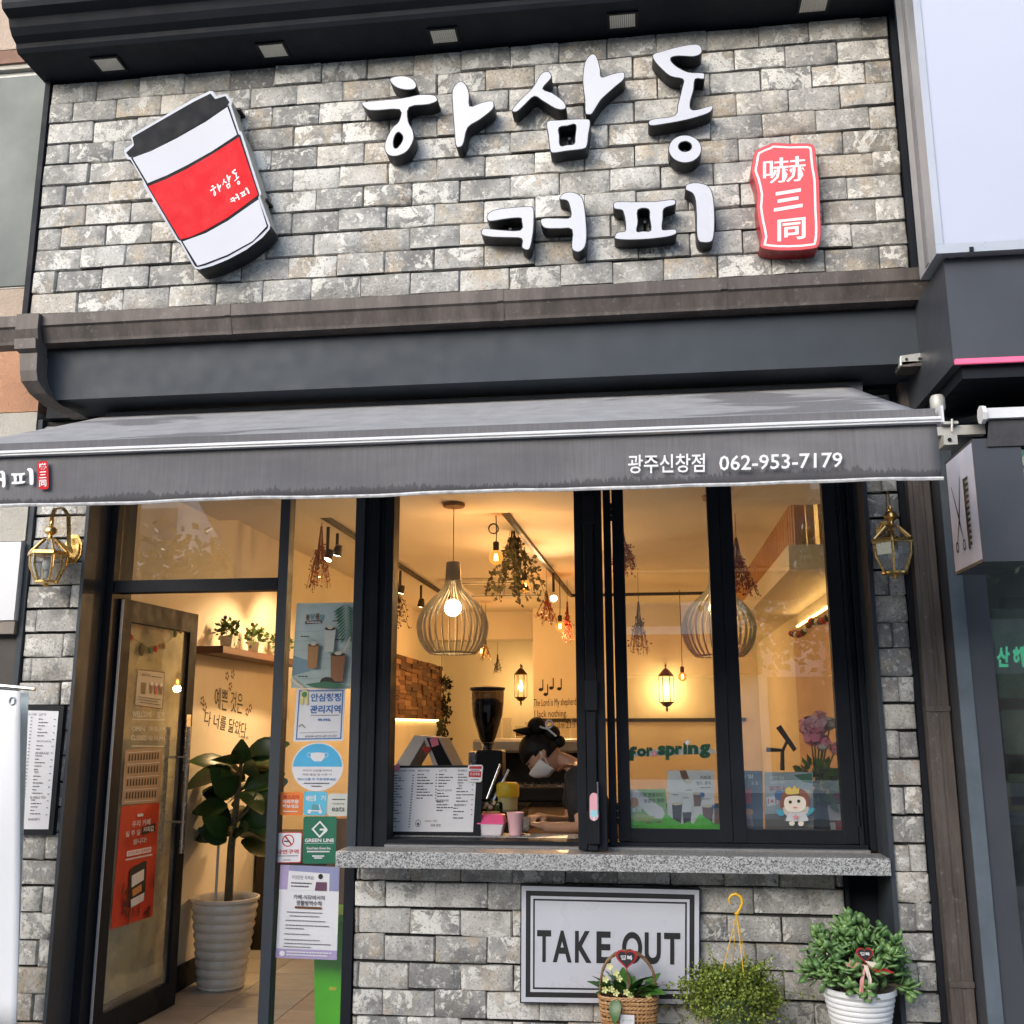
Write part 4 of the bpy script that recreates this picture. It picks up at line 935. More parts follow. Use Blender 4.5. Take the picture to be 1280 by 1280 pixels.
for (u, v) in ((678, 862), (684, 868), (691, 860), (701, 861)):
    c = at(u, v, 7.648); m.box(c.x, c.x + .012, 7.6475, 7.6485, c.z, c.z + .12); m.quad(*[c + Vector((math.cos(b) * .03 - .018, -.001, math.sin(b) * .022)) for b in (0, 1, 2, 3, 4, 5)])
m.build('music_note', INK, wt2, fix=False)['kind'] = 'stuff'

# wall lanterns
def wall_lantern(label, u, v, Y):
    p = at(u, v, Y); t = thing('wall_lantern', label, 'wall lamp', p, 'old brass lanterns on the back wall'); BR = pm('dark_brass', (.12, .065, .025), .4, .7)
    MB().lathe([(.004, .30), (.012, .28), (.006, .25), (.03, .235), (.085, .17), (.09, .155)], p, 6).build('roof', BR, t)
    MB().lathe([(.08, -.155), (.085, -.14), (.04, -.19), (.01, -.20), (.016, -.23), (.002, -.26)], p, 6).build('base', BR, t)
    for i in range(6):
        a = i * math.pi / 3; MB().tube([p + Vector((.082 * math.cos(a), .082 * math.sin(a), -.145)), p + Vector((.084 * math.cos(a), .084 * math.sin(a), .158))], .005, 5).build('bar', BR, t)
    MB().lathe([(.012, -.06), (.026, -.02), (.018, .03), (.003, .08)], p, 10).build('flame_bulb', FIL, t, smooth=True)
    light('lantern_light', t, p + Vector((0, 0, -.0)), 9, (1, .58, .2), .1)
    MB().tube([p + Vector((0, .02, .24)), p + Vector((0, .12, .29)), p + Vector((0, .2, .26))], .008, 6).build('bracket', BR, t)
wall_lantern('old brass lantern glowing in the alcove left of the wall verse', 651, 858, 9.1)
wall_lantern('old brass lantern glowing behind the closed window leaf', 833, 862, 7.45)
# alcove door and dark wall bars
tag(box('picture_rail', BLKM, None, -1.30, 1.2, 7.62, 7.649, 1.60, 1.64), 'thin dark timber rail on the back wall behind the closed leaf', 'rail')
hp = at(552, 858, 9.2); t = thing('hanging_plant', 'dark trailing plant hanging at the far end of the mosaic panel', 'hanging plant', hp)
m = MB(); rnd = random.Random(12); tuft(m, hp, .14, 260, .05, rnd)
for i in range(260):
    q = hp + Vector((rnd.gauss(0, .06), rnd.gauss(0, .06), -rnd.uniform(.1, .75))); m.quad(q, q + Vector((.02, 0, -.02)), q + Vector((0, .01, -.05)), q + Vector((-.02, 0, -.02)))
m.build('foliage', m_leaf('dark_trailing_leaf', (.012, .016, .008), (.04, .05, .02)), t, fix=False)['kind'] = 'stuff'
MB().tube([hp, hp + Vector((0, 0, .6))], .003, 5).build('cord', BLKM, t)

# ------------------------------------------------------------------ counters and equipment
CTOP = 1.085
DKC = pm('black_counter_gloss', (.012, .013, .013), .12, coat=.3); CTF = pm('dark_green_counter_front', (.035, .04, .035), .5)
ct = thing('counter', 'dark service counter with glossy black top behind the serving window', 'counter', (-1.2, 1.3, .02))
box('counter_front', CTF, ct, -1.42, -.72, 1.06, 1.75, .02, CTOP - .03); box('counter_top', DKC, ct, -1.44, -.70, 1.04, 1.78, CTOP - .0295, CTOP, .003)
wsl = tag(box('inner_ledge', GRAN, None, -1.2355, -.31, .361, .56, .985, 1.020), 'narrow granite ledge just inside the serving opening', 'ledge')
c2 = thing('counter', 'wood-fronted back counter beneath the coffee machine', 'counter', (-.4, 2.9, .02))
box('counter_front', m_wood('counter_wood', (.20, .11, .05), (.32, .19, .09), (8, 8, 2)), c2, -1.7, .6, 2.6, 3.3, .02, 1.0); box('counter_top', DKC, c2, -1.72, .62, 2.58, 3.32, 1.0005, 1.03)
# grinder
g = at(609, 1000, 1.30); gx = g.x; gr = thing('coffee_grinder', 'coffee grinder with a dark bean hopper standing on the counter', 'coffee grinder', (gx, 1.30, CTOP))
SMOKE = m_glass('smoked_hopper', (.30, .26, .22), 1.5, .02); BEAN = pm('coffee_beans', (.02, .011, .007), .5, 0, .5, 60, .8, 90)
box('body', BLKACR, gr, gx - .055, gx + .10, 1.22, 1.38, CTOP + .045, CTOP + .33, .012); box('base', BLKACR, gr, gx - .11, gx + .11, 1.14, 1.40, CTOP, CTOP + .0445, .01)
box('side_panel', CHROME, gr, gx - .105, gx - .056, 1.235, 1.365, CTOP + .05, CTOP + .32, .008)
MB().lathe([(.03, .33), (.035, .36), (.045, .37)], (gx, 1.30, CTOP), 18).build('hopper_neck', CHROME, gr, smooth=True)
MB().lathe([(.036, .371), (.05, .40), (.09, .53), (.098, .62), (.100, .672)], (gx, 1.30, CTOP), 24, caps=False).build('hopper', SMOKE, gr, smooth=True)
MB().lathe([(.034, .373), (.047, .40), (.085, .52), (.092, .60), (.06, .625)], (gx, 1.30, CTOP), 22).build('coffee_beans', BEAN, gr, smooth=True)
MB().lathe([(.104, .673), (.106, .69), (.02, .70)], (gx, 1.30, CTOP), 24).build('hopper_lid', BLKACR, gr, smooth=True)
MB().tube([(gx + .09, 1.2, CTOP + .25), (gx + .02, 1.16, CTOP + .06)], .008, 8).build('portafilter_fork', CHROME, gr)
MB().tube([(gx + .13, 1.25, CTOP + .22), (gx + .05, 1.20, CTOP + .05)], .010, 8).build('lever', CHROME, gr)
# espresso machine
e = at(665, 940, 2.8); ex = e.x
em = thing('espresso_machine', 'steel espresso machine with black group heads behind the barista', 'coffee machine', (ex, 2.85, 1.031))
box('base', BLKACR, em, ex - .42, ex + .42, 2.66, 3.12, 1.0305, 1.13, .01); box('back_panel', BLKACR, em, ex - .42, ex + .42, 2.95, 3.12, 1.131, 1.36, .01)
box('top_body', pm('dull_steel', (.30, .29, .28), .45, .7), em, ex - .42, ex + .42, 2.68, 3.12, 1.361, 1.46, .02); box('drip_grate', CHROME, em, ex - .38, ex + .38, 2.67, 2.94, 1.131, 1.145)
for dx in (-.25, 0, .25):
    MB().tube([(ex + dx, 2.78, 1.36), (ex + dx, 2.78, 1.29)], .045, 14).build('group_head', BLKACR, em, smooth=True)
    MB().tube([(ex + dx, 2.78, 1.29), (ex + dx, 2.62, 1.275)], .016, 10).build('portafilter', BLKACR, em, smooth=True)
for dx in (-.36, .36): MB().tube([(ex + dx, 2.70, 1.36), (ex + dx, 2.66, 1.28), (ex + dx * .95, 2.64, 1.20)], .007, 8).build('steam_wand', CHROME, em, smooth=True)
CUPG = m_glass('clear_glass', (.92, .92, .90), 1.5, .05)
for i in range(9):
    x = ex - .36 + i * .085; h = .09 + .03 * ((i * 7) % 3)
    t = thing('glass_cup', ('short', 'medium', 'tall')[(i * 7) % 3] + (' glass with amber contents' if i % 3 == 0 else ' clear glass') + ' on top of the espresso machine', 'glass', (x, 2.85 + .08 * (i % 2), 1.461), 'glasses along the top of the espresso machine')
    MB().lathe([(.026, .001), (.032, .01), (.036, h)], t.location, 14, caps=False).build('cup_wall', CUPG, t, smooth=True); MB().lathe([(.001, .004), (.029, .004)], t.location, 14, caps=False).build('cup_base', CUPG, t)
    if i % 3 == 0: MB().lathe([(.030, h * .2), (.033, h * .6), (.001, h * .62)], t.location, 12).build('contents', pm('amber_contents', (.30, .14, .04), .5), t)
# POS screens
def screen(label, L, Yf, dx, base=CTOP):
    q = [at(u, v, Yf) for u, v in L]; t = thing('point_of_sale_screen', label, 'monitor', ((q[2].x + q[3].x) / 2, Yf, base)); off = Vector((dx, .10, 0))
    MB().hexa([q[3], q[2], q[2] + off, q[3] + off, q[0], q[1], q[1] + off, q[0] + off]).build('casing', pm('light_grey_plastic', (.42, .42, .44), .4), t)
    MB().tube([(q[3] + q[2]) / 2 + off * .5, Vector(((q[2].x + q[3].x) / 2 + .02, Yf + .08, base + .01))], .02, 8).build('stand', BLKACR, t); box('foot', BLKACR, t, (q[2].x + q[3].x) / 2 - .06, (q[2].x + q[3].x) / 2 + .1, Yf, Yf + .16, base + .0005, base + .012)
    return t, q, off
t, q, off = screen('light grey tilted sales screen behind the menu board', [(518, 919), (533, 921), (510, 960), (494, 957)], 1.15, .05)
t, q, off = screen('tilted dark sales screen with a pink note and red heart stuck on it', [(529, 920), (549, 922), (568, 960), (543, 962)], 1.1, .04)
n_ = Vector((0, -.004, 0)); MB().quad(*[at(u, v, 1.1) + n_ for u, v in [(533, 922), (548, 924), (566, 958), (549, 960)]]).build('display', pm('dark_display', (.02, .02, .024), .15), t, fix=False)
Sheet('sticky_note', 'pink sticky note on the tilted sales screen', 'note', *[at(u, v, 1.094) for u, v in [(537, 924), (546, 921), (549, 931), (540, 934)]], pm('hot_pink_paper', (.78, .22, .34), .7))
hs = [(16 * math.sin(a) ** 3, 13 * math.cos(a) - 5 * math.cos(2 * a) - 2 * math.cos(3 * a) - math.cos(4 * a)) for a in (2 * math.pi * i / 28 for i in range(28))]
c = at(533, 937, 1.09); tag(MB().extr([(c.x + x * .0014, c.y, c.z + y * .0014) for x, y in hs], (0, .003, 0)).build('paper_heart', pm('red_card', (.45, .012, .02), .6)), 'red paper heart on the edge of the sales screen', 'heart')
# yellow canister and dark tray on the counter
y_ = at(627, 990, 1.16); yc = thing('yellow_canister', 'yellow lidded canister on the black counter', 'canister', (y_.x + .03, 1.20, CTOP))
MB().lathe([(.055, .001), (.058, .07)], yc.location, 18).build('tub', pm('cream_tub', (.55, .48, .25), .5), yc, smooth=True); MB().lathe([(.064, .0705), (.066, .09), (.066, .135), (.055, .15)], yc.location, 18).build('lid', pm('yellow_plastic', (.72, .52, .03), .4), yc, smooth=True)
# menu board in the serving window
MY = .40
mb = sheet_px('menu_board', 'white menu board in a black frame standing in the serving window', 'menu board', [(481.5, 957), (603, 956.5), (600.5, 1045), (476.5, 1045)], MY, BLKACR, thick=.012)
mb.poly([(.035, .035), (.945, .035), (.925, .945), (.02, .935)], PAPER)
GRY = pm('grey_ink', (.10, .10, .11), .7)
for body, x0, x1, y in (('SIGNATURE COFFEE', .10, .31, .075), ('SMOOTHIE', .34, .46, .075), ('LATTE', .56, .64, .075), ('BUBBLE TEA', .755, .90, .075), ('FRUIT JUICE', .55, .70, .36), ('BEVERAGE', .54, .67, .50), ('TEA', .76, .80, .29), ('BAKERY', .73, .85, .565)): mb.text(body, x0, y - .014, x1, y + .014, GRY, .01)
rows = [(.09 - .03 * i / 20, .09 - .03 * i / 20 + .06 + .06 * ((i * 7) % 3) / 2, .14 + i * .0385) for i in range(20)] + [(.29 - .02 * i / 20, .31 - .02 * i / 20, .14 + i * .0385) for i in range(20)]
rows += [(.34, .34 + .07 + .10 * ((i * 5) % 4) / 3, .13 + i * .042) for i in range(9)] + [(.53, .545, .13 + i * .042) for i in range(9)]
rows += [(.56, .56 + .06 + .09 * ((i * 3) % 4) / 3, .13 + i * .042) for i in range(5)] + [(.55, .55 + .07 + .05 * (i % 3), .40 + i * .04) for i in range(7) if i != 2] + [(.755, .755 + .06 + .05 * (i % 3), .13 + i * .04) for i in range(4)] + [(.745, .745 + .06 + .06 * (i % 3), .33 + i * .045) for i in range(5)] + [(.72, .72 + .05 + .06 * (i % 2), .61 + i * .045) for i in range(4)] + [(.90, .915, .14 + i * .07) for i in range(9)]
mb.lines(rows, GRY, .013)
mb.ring(.37, .82, .028, .05, .9, INK); mb.ell(.37, .83, .01, .018, INK); mb.text('맛있는 커피', .44, .775, .56, .80, GRY); mb.text('하루 한잔', .50, .83, .60, .87, INK)
pt = sheet_px('pink_tag', 'crumpled pink tag clipped to the corner of the menu board', 'tag', [(482, 962), (499, 954), (500, 962), (483, 970)], MY - .012, pm('hot_pink_paper', (.78, .22, .34), .7)); pt.lines([(.1, .9, .3), (.2, .8, .6)], PAPER, .1)
rt = sheet_px('red_label_card', 'small white and red label card hooked on the menu board edge', 'label', [(585, 956), (604, 956), (602, 978), (584, 977)], MY - .016, PAPER, round_=.012)
RCARD = pm('red_card', (.45, .012, .02), .6); rt.rect(.1, .08, .92, .24, RCARD); rt.rect(.08, .38, .92, .72, RCARD); rt.text('안심매장', .16, .46, .84, .62, PAPER, .01); rt.lines([(.2, .8, .31), (.25, .8, .85)], GRY, .05)
# small things on the ledge
LZ = 1.0205
x_ = at(615, 1040, .46).x
tb_ = thing('tissue_box', 'pink and white tissue box on the serving ledge', 'tissue box', (x_, .45, LZ)); PINK = pm('bright_pink_plastic', (.72, .10, .26), .35); PPNK = pm('pale_pink_plastic', (.76, .46, .50), .4)
MB().hexa([(x_ - .05, .41, LZ), (x_ + .05, .41, LZ), (x_ + .05, .50, LZ), (x_ - .05, .50, LZ), (x_ - .064, .40, LZ + .055), (x_ + .064, .40, LZ + .055), (x_ + .064, .51, LZ + .055), (x_ - .064, .51, LZ + .055)]).build('tray', pm('frosted_white', (.70, .66, .70), .4), tb_, bevel=.004)
MB().hexa([(x_ - .07, .395, LZ + .0555), (x_ + .07, .395, LZ + .0555), (x_ + .07, .515, LZ + .0555), (x_ - .07, .515, LZ + .0555), (x_ - .06, .43, LZ + .10), (x_ + .06, .43, LZ + .10), (x_ + .06, .505, LZ + .10), (x_ - .06, .505, LZ + .10)]).build('lid', PINK, tb_, bevel=.005)
x2 = at(644, 1040, .44).x; cp = thing('pink_cup', 'plain pale pink cup on the serving ledge beside the barista\'s hands', 'cup', (x2, .45, LZ))
MB().lathe([(.030, .001), (.032, .006), (.043, .105), (.045, .108), (.042, .110), (.030, .01)], cp.location, 22).build('cup_wall', PPNK, cp, smooth=True)
x3 = at(617, 1020, .62).x; fp = thing('flower_pot', 'tiny pot of cream flowers behind the tissue box', 'flower pot', (x3, .535, LZ))
MB().lathe([(.028, .001), (.034, .095), (.045, .097), (.045, .105)], fp.location, 16).build('pot', pm('peach_pot', (.62, .36, .27), .5), fp, smooth=True)
m = MB(); rnd = random.Random(3); tuft(m, Vector((x3, .535, LZ + .125)), .035, 110, .022, rnd); m.build('leaves', GREEN1, fp, fix=False)['kind'] = 'stuff'
for dx, dy, dz in ((-.02, -.02, .14), (.015, -.02, .15), (.0, -.03, .13), (.03, 0, .135)): MB().ball((x3 + dx, .535 + dy, LZ + dz), .012, 8, 6).build('flower', pm('cream_flower', (.75, .62, .50), .6), fp)

# ================================================================== glass door (open inwards)
D0, D1 = Vector((-2.7215, .285, 0)), Vector((-2.672, 1.10, 0))
dd = (D1 - D0).normalized(); dn = Vector((dd.y, -dd.x, 0))     # dn points into the doorway (towards the viewer's right)
if dn.x < 0: dn = -dn
DW = (D1 - D0).length
def dpt(s, n, z): return D0 + dd * s + dn * n + Vector((0, 0, z))
def atD(u, v, n=0.0):
    d = ray(u, v); P = D0 + dn * n; k = (P - CAM).dot(dn) / d.dot(dn); return CAM + d * k
dr = thing('glass_door', 'black framed glass door standing open into the shop, with a red poster on it', 'door', (-2.70, .7, .02))
def dbox(name, mat, s0, s1, z0, z1, n0=-.022, n1=.022, par=None):
    return MB().hexa([dpt(s0, n0, z0), dpt(s1, n0, z0), dpt(s1, n1, z0), dpt(s0, n1, z0), dpt(s0, n0, z1), dpt(s1, n0, z1), dpt(s1, n1, z1), dpt(s0, n1, z1)]).build(name, mat, par or dr)
dbox('stile', BLACK, 0, .085, .025, 2.215); dbox('stile', BLACK, DW - .085, DW, .025, 2.215)
dbox('rail', BLACK, .0855, DW - .0855, .025, .155); dbox('rail', BLACK, .0855, DW - .0855, 2.10, 2.215)
GDOOR = m_glass('door_glass', (.92, .95, .88), 1.7, .42)
dbox('pane', GDOOR, .0855, DW - .0855, .155, 2.10, -.003, .003)
hd = dbox('lock_plate', CHROME, DW - .08, DW - .03, 1.30, 1.62, .0225, .03)
for sgn in (-1, 1):
    n = sgn * .065
    h_ = MB().tube([dpt(DW - .115, n, .85), dpt(DW - .115, n, 1.55)], .013, 12).build('handle', CHROME, dr, smooth=True)
    for z in (1.02, 1.38): MB().tube([dpt(DW - .115, n, z), dpt(DW - .115, sgn * .004, z)], .008, 8).build('handle_mount', CHROME, h_, smooth=True)
dbox('edge_seal', pm('pale_brush_seal', (.5, .5, .5), .6), -.006, -.001, .03, 2.21, .01, .022)
def dsheet(name, label, cat, quad, mat, **k): return Sheet(name, label, cat, *[atD(u, v, .0045) for u, v in quad], mat, **k)
s = dsheet('drinks_leaflet', 'pale leaflet with three drinks stuck on the door glass', 'poster', [(172, 836), (206, 840), (203, 887), (168, 882)], pm('pale_leaflet', (.52, .50, .44), .6))
BRN = pm('coffee_brown', (.16, .07, .035), .6); DKB = pm('dark_coffee', (.03, .018, .012), .5); ORG = pm('iced_tea_orange', (.55, .24, .08), .5)
s.frame(0, 0, 1, 1, .006, BRN); s.poly([(.16, .35), (.36, .35), (.33, .66), (.19, .66)], DKB)
for i, c in enumerate((BRN, RCARD, BRN)): s.poly([(.47 + .17 * i, .38), (.60 + .17 * i, .38), (.58 + .17 * i, .62), (.49 + .17 * i, .62)], c); s.ell(.535 + .17 * i, .36, .06, .05, PAPER)
s.text('음료 안내', .15, .1, .45, .17, BRN, .01); s.lines([(.1, .9, .75), (.1, .8, .82), (.15, .9, .89), (.5, .9, .16)], GRY, .02)
s = thing('door_lettering', 'white WELCOME and opening hours lettering on the door glass', 'lettering', tuple(atD(185, 930, .005)))
def dtext(body, q, bold=.0):
    c = [atD(u, v, .005) for u, v in q]; vs, fs, _ = tmesh(body, bold); MB().add([c[0].lerp(c[1], a).lerp(c[3].lerp(c[2], a), b) for a, b in vs], fs).build('lettering', WPRINT, s, fix=False)
dtext('WELCOME', [(166, 889), (190, 889.5), (189.5, 896.5), (165.5, 896)], .0); dtext('ㅎㅎ', [(196, 889), (206, 889.5), (206, 897), (196, 896.5)], .01)
dtext('OPEN', [(165, 908), (181, 908.5), (181, 914), (165, 913.5)]); dtext('08:00 AM', [(186, 908), (206, 908.5), (206, 914.5), (186, 914)])
dtext('CLOSED', [(164, 919), (184, 919.5), (184, 925.5), (164, 925)]); dtext('10:30 PM', [(186, 919.5), (206, 920), (206, 926), (186, 925.5)])
for v0 in (899, 932): MB().quad(*[atD(u, v, .005) for u, v in ((165, v0), (206, v0 + .5), (206, v0 + 1.4), (165, v0 + .9))]).build('rule_line', WPRINT, s, fix=False)
s = dsheet('bottle_chart', 'tan chart with rows of small bottles on the door glass', 'poster', [(157, 937), (204, 934), (199, 1003), (152, 1006)], pm('tan_chart', (.40, .29, .20), .6))
L = []
for j in range(4):
    for i in range(11): L.append([(.09 + i * .076, .09 + j * .23), (.125 + i * .076, .09 + j * .23), (.13 + i * .076, .21 + j * .23), (.085 + i * .076, .21 + j * .23)])
for k in range(0, len(L), 1): pass
s.polys(L, DKB, 'bottle_rows')['kind'] = 'stuff'; s.lines([(.06, .94, .06), (.06, .94, .275), (.06, .94, .51), (.06, .94, .74), (.06, .94, .95)], PAPER, .012)
s = dsheet('red_coffee_poster', 'tall red poster with a phone and coffee beans on the door glass', 'poster', [(152, 1008), (199.5, 1003), (190.5, 1145), (138, 1162)], pm('poster_red', (.52, .045, .02), .55))
s.text('우리 카페', .30, .135, .78, .19, PAPER, .02); s.text('일 주 일', .16, .215, .52, .265, PAPER, .02); s.poly([(.56, .20), (.92, .18), (.92, .25), (.56, .27)], INK); s.text('커피값', .60, .20, .88, .25, PAPER, .03); s.text('쏩니다!', .36, .29, .70, .34, PAPER, .02)
s.rect(.22, .385, .84, .43, PAPER); s.text('카카오페이 결제하면', .25, .393, .81, .422, RCARD, .01); s.lines([(.2, .88, .455)], PAPER, .014); s.rect(.40, .08, .56, .105, PAPER, r=.006)
s.poly([(.32, .56), (.38, .53), (.68, .495), (.74, .51), (.76, .80), (.70, .835), (.42, .87), (.36, .86)], INK); s.poly([(.38, .60), (.68, .565), (.69, .66), (.40, .70)], PAPER); s.poly([(.42, .72), (.64, .69), (.66, .75), (.44, .78)], ORG); s.poly([(.40, .80), (.73, .77), (.72, .84), (.42, .87)], PAPER)
BEANP = pm('printed_bean', (.10, .02, .012), .5); rr_ = random.Random(4)
for i in range(22):
    x = rr_.uniform(.12, .92); y = rr_.uniform(.80, .97) if i < 15 else rr_.uniform(.68, .8); 
    if .34 < x < .78 and y < .88: continue
    s.ell(x, y, .05, .016, BEANP, rr_.uniform(0, 3))
gl = thing('felt_garland', 'string of small felt ornaments hung across the door glass', 'garland', tuple(atD(190, 800, .006)))
MB().tube([atD(154, 779, .008), atD(165, 797, .008), atD(188, 812, .008), atD(208, 803, .008), atD(224, 790, .008)], .0012, 4).build('string', INK, gl)
for (u, v, c, r_) in ((156, 788, (.35, .15, .05), .03), (164, 797, (.40, .06, .03), .018), (177, 812, (.10, .09, .05), .035), (187, 813, (.06, .13, .05), .018), (195, 811, (.45, .05, .03), .02), (205, 808, (.40, .18, .05), .014), (219, 792, (.10, .14, .05), .022), (226, 788, (.3, .12, .05), .02)):
    p = atD(u, v, .012); MB().ball(p, (.006, r_, r_), 8, 6).build('ornament', pm('felt_%d' % u, c, .9), gl)
# ribbed floor pot with rubber plant
pb = atZ(272, 1222, .0185); PX, PY = pb.x + .02, pb.y + .12
PX = WX + .222; PY = atX(279, 1175, PX).y
rp_ = thing('rubber_plant', 'rubber plant in a tall ribbed white pot inside the open door', 'potted plant', (PX, PY, .019))
prof = [(.13, 0), (.14, .012)]
for i in range(9):
    z = .02 + i * .052; r0 = .135 + .05 * i / 8; prof += [(r0 + .002, z), (r0 + .011, z + .018), (r0 + .012, z + .03), (r0 + .003, z + .05)]
prof += [(.19, .49), (.205, .50), (.206, .515), (.195, .518), (.185, .50), (.180, .46), (.02, .455)]
MB().lathe(prof, rp_.location, 36).build('pot', POTW, rp_, smooth=True)
MB().lathe([(.175, .462), (.01, .475)], rp_.location, 20).build('soil', pm('soil', (.03, .02, .013), .95, 0, .4, 40, .6, 60), rp_)
base = Vector(rp_.location); BARK = pm('grey_bark', (.12, .105, .07), .85, 0, .25, 20, .4, 40)
MB().tube([base + Vector((.02, 0, .46)), base + Vector((.02, 0, .8)), base + Vector((.05, -.02, 1.1)), base + Vector((.06, 0, 1.35))], [.026, .023, .018, .01], 10).build('trunk', BARK, rp_, smooth=True)
MB().tube([base + Vector((.02, 0, .93)), base + Vector((.14, -.06, 1.03)), base + Vector((.20, -.08, 1.15))], [.012, .009, .005], 8).build('branch', BARK, rp_, smooth=True)
MB().tube([base + Vector((-.05, -.03, .46)), base + Vector((-.05, -.03, .95))], .009, 8).build('stake', PAPER, rp_)
RUB = m_leaf('rubber_leaf', (.012, .036, .012), (.045, .11, .03), .3)
def leaf_mesh(name, L, W, mat, fold=.15, curl=.15, n=6):
    V = []; Fc = []
    for i in range(n + 1):
        t = i / n; w = W * math.sin(math.pi * (t * .94 + .03)) ** .8 * (1 - .25 * t); x = L * t; z = -curl * L * t * t
        V += [(x, -w, z + fold * w), (x, 0, z), (x, w, z + fold * w)]
    for i in range(n):
        for j in range(2): Fc.append((3 * i + j, 3 * i + j + 1, 3 * i + 4 + j, 3 * i + 3 + j))
    me = bpy.data.meshes.new(name); me.from_pydata(V, [], Fc); me.materials.append(mat); me.polygons.foreach_set('use_smooth', [True] * len(Fc)); return me
def put_leaf(me, par, p, d, roll, s=1.0, nrm=None):
    o = bpy.data.objects.new('leaf', me); COL.objects.link(o); o.parent = par
    q = Vector(d).to_track_quat('X', 'Z')
    if nrm is not None:
        x = Vector(d).normalized(); z = (Vector(nrm) - x * x.dot(Vector(nrm))).normalized(); y = z.cross(x); q = Matrix((x, y, z)).transposed().to_quaternion()
    o.location = Vector(p) - base_of(par); o.rotation_mode = 'QUATERNION'; o.rotation_quaternion = q @ Matrix.Rotation(roll, 3, 'X').to_quaternion(); o.scale = (s, s, s); return o
rm = leaf_mesh('leaf', .25, .088, RUB, .2, .25); rnd = random.Random(21)
for i in range(46):
    z = rnd.uniform(.80, 1.36); a = rnd.uniform(0, 6.28); st_ = base + Vector((.02 + .03 * (z - .5), 0, z))
    d = Vector((math.cos(a), math.sin(a) * .8, rnd.uniform(-.35, .6)))
    if d.x < -.2: d.x *= .5
    put_leaf(rm, rp_, st_ + d.normalized() * .05, d, rnd.uniform(-.5, .5), rnd.uniform(.75, 1.15), (rnd.gauss(.2, .5), rnd.gauss(-.8, .5), rnd.gauss(.7, .4)))
dk = box('storage_cabinet', pm('dark_cabinet', (.03, .026, .022), .5), None, WX + .02, -2.05, 2.55, 3.1, .0190, .78, .004); tag(dk, 'dark low cabinet standing behind the rubber plant', 'cabinet')
# green bin
gb_ = thing('green_bin', 'lime green plastic bin behind the poster glass', 'bin', (-1.545, .55, .019)); LIME = pm('lime_plastic', (.10, .60, .008), .4)
MB().hexa([(-1.63, .44, .02), (-1.43, .44, .02), (-1.43, .66, .02), (-1.63, .66, .02), (-1.652, .42, .60), (-1.412, .42, .60), (-1.412, .68, .60), (-1.652, .68, .60)]).build('tub', LIME, gb_, bevel=.01)
box('lid', LIME, gb_, -1.66, -1.405, .41, .69, .6005, .64, .008); Sheet('bin_label', '', '', (-1.56, .4255, .30), (-1.525, .4255, .30), (-1.525, .427, .285), (-1.56, .427, .285), pm('yellow_label', (.7, .6, .05), .6), parent=gb_)
bb_ = tag(box('storage_cabinet', m_wood('brown_box_wood', (.16, .085, .04), (.26, .15, .075), (8, 8, 3)), None, -2.0, -1.40, 1.76, 2.3, .019, .98, .004), 'brown wooden cabinet seen low behind the poster glass', 'cabinet')

# ================================================================== posters and stickers on the fixed pane
GY = .2535
s = sheet_px('summer_drinks_poster', 'pale blue poster with three iced drinks and a palm leaf', 'poster', [(371, 754), (443, 753), (438, 861), (364, 860)], GY, pm('poster_pale_aqua', (.44, .54, .52), .6))
TEAL = pm('teal_print', (.10, .30, .34), .6); PALM = pm('palm_green_print', (.05, .16, .09), .6); PLANK = pm('poster_plank', (.36, .46, .46), .6); CRM = pm('print_cream', (.62, .56, .44), .6)
s.polys([[(0, .34 + i * .11), (1, .31 + i * .11), (1, .318 + i * .11), (0, .348 + i * .11)] for i in range(6)], PLANK, 'plank_lines')['kind'] = 'stuff'
s.poly([(0, .62), (.35, .70), (.30, .80), (0, .86)], pm('poster_shadow_blue', (.20, .32, .38), .6))
for i, ch in enumerate('퐁당퐁당'): s.text(ch, .17 + i * .085, .12 + .012 * abs(1.5 - i), .245 + i * .085, .19 + .012 * abs(1.5 - i), (BRN, TEAL)[i % 2], .03)
s.poly([(.17, .215), (.46, .20), (.46, .24), (.17, .255)], pm('ribbon_brown', (.14, .10, .08), .6)); s.lines([(.2, .44, .228)], PAPER, .012)
for a in range(5): s.poly([(.30 + .02 * a - .08 + a * .01, .08), (.305 + .05 * (a - 2), .02 + .02 * abs(a - 2)), (.315 + .05 * (a - 2), .02 + .02 * abs(a - 2))], TEAL)
for i in range(11):
    t = i / 10; x, y = .86 + .04 * t, .02 + .36 * t; l = .22 * (1 - .55 * t)
    for sg in (-1, 1): s.poly([(x, y), (x + sg * l * .6, y + .05), (x + sg * l, y + .10), (x + sg * l * .55, y + .08)] if sg < 0 else [(x, y), (min(x + .10, .995), y + .05), (min(x + .11, .995), y + .09)], PALM, 'palm_leaflet')
def glass_print(x, y, w, h, col, top):
    s.poly([(x - w, y), (x + w, y), (x + w * .8, y + h), (x - w * .8, y + h)], col); s.ell(x, y, w, .02, top); s.ell(x, y - .015, w * .5, .022, CRM)
glass_print(.62, .31, .095, .27, pm('milk_print', (.58, .60, .56), .6), DKB); glass_print(.35, .50, .095, .27, pm('caramel_print', (.42, .21, .08), .6), BRN); glass_print(.78, .61, .125, .31, pm('choco_print', (.30, .13, .06), .6), DKB)
s.poly([(.86, .57), (.97, .40), (.99, .41), (.89, .58)], CRM); s.ell(.62, .93, .12, .06, DKB); s.poly([(.02, .88), (.24, .99), (.20, .999), (.0, .92)], CRM)
s.poly([(.25, .955), (.6, .92), (.95, .955), (.8, .99), (.4, .99)], PALM); s.lines([(.13, .28, .40), (.66, .78, .22), (.72, .88, .44), (.13, .3, .865)], INK, .012)
BLU = pm('print_blue', (.05, .16, .42), .6)
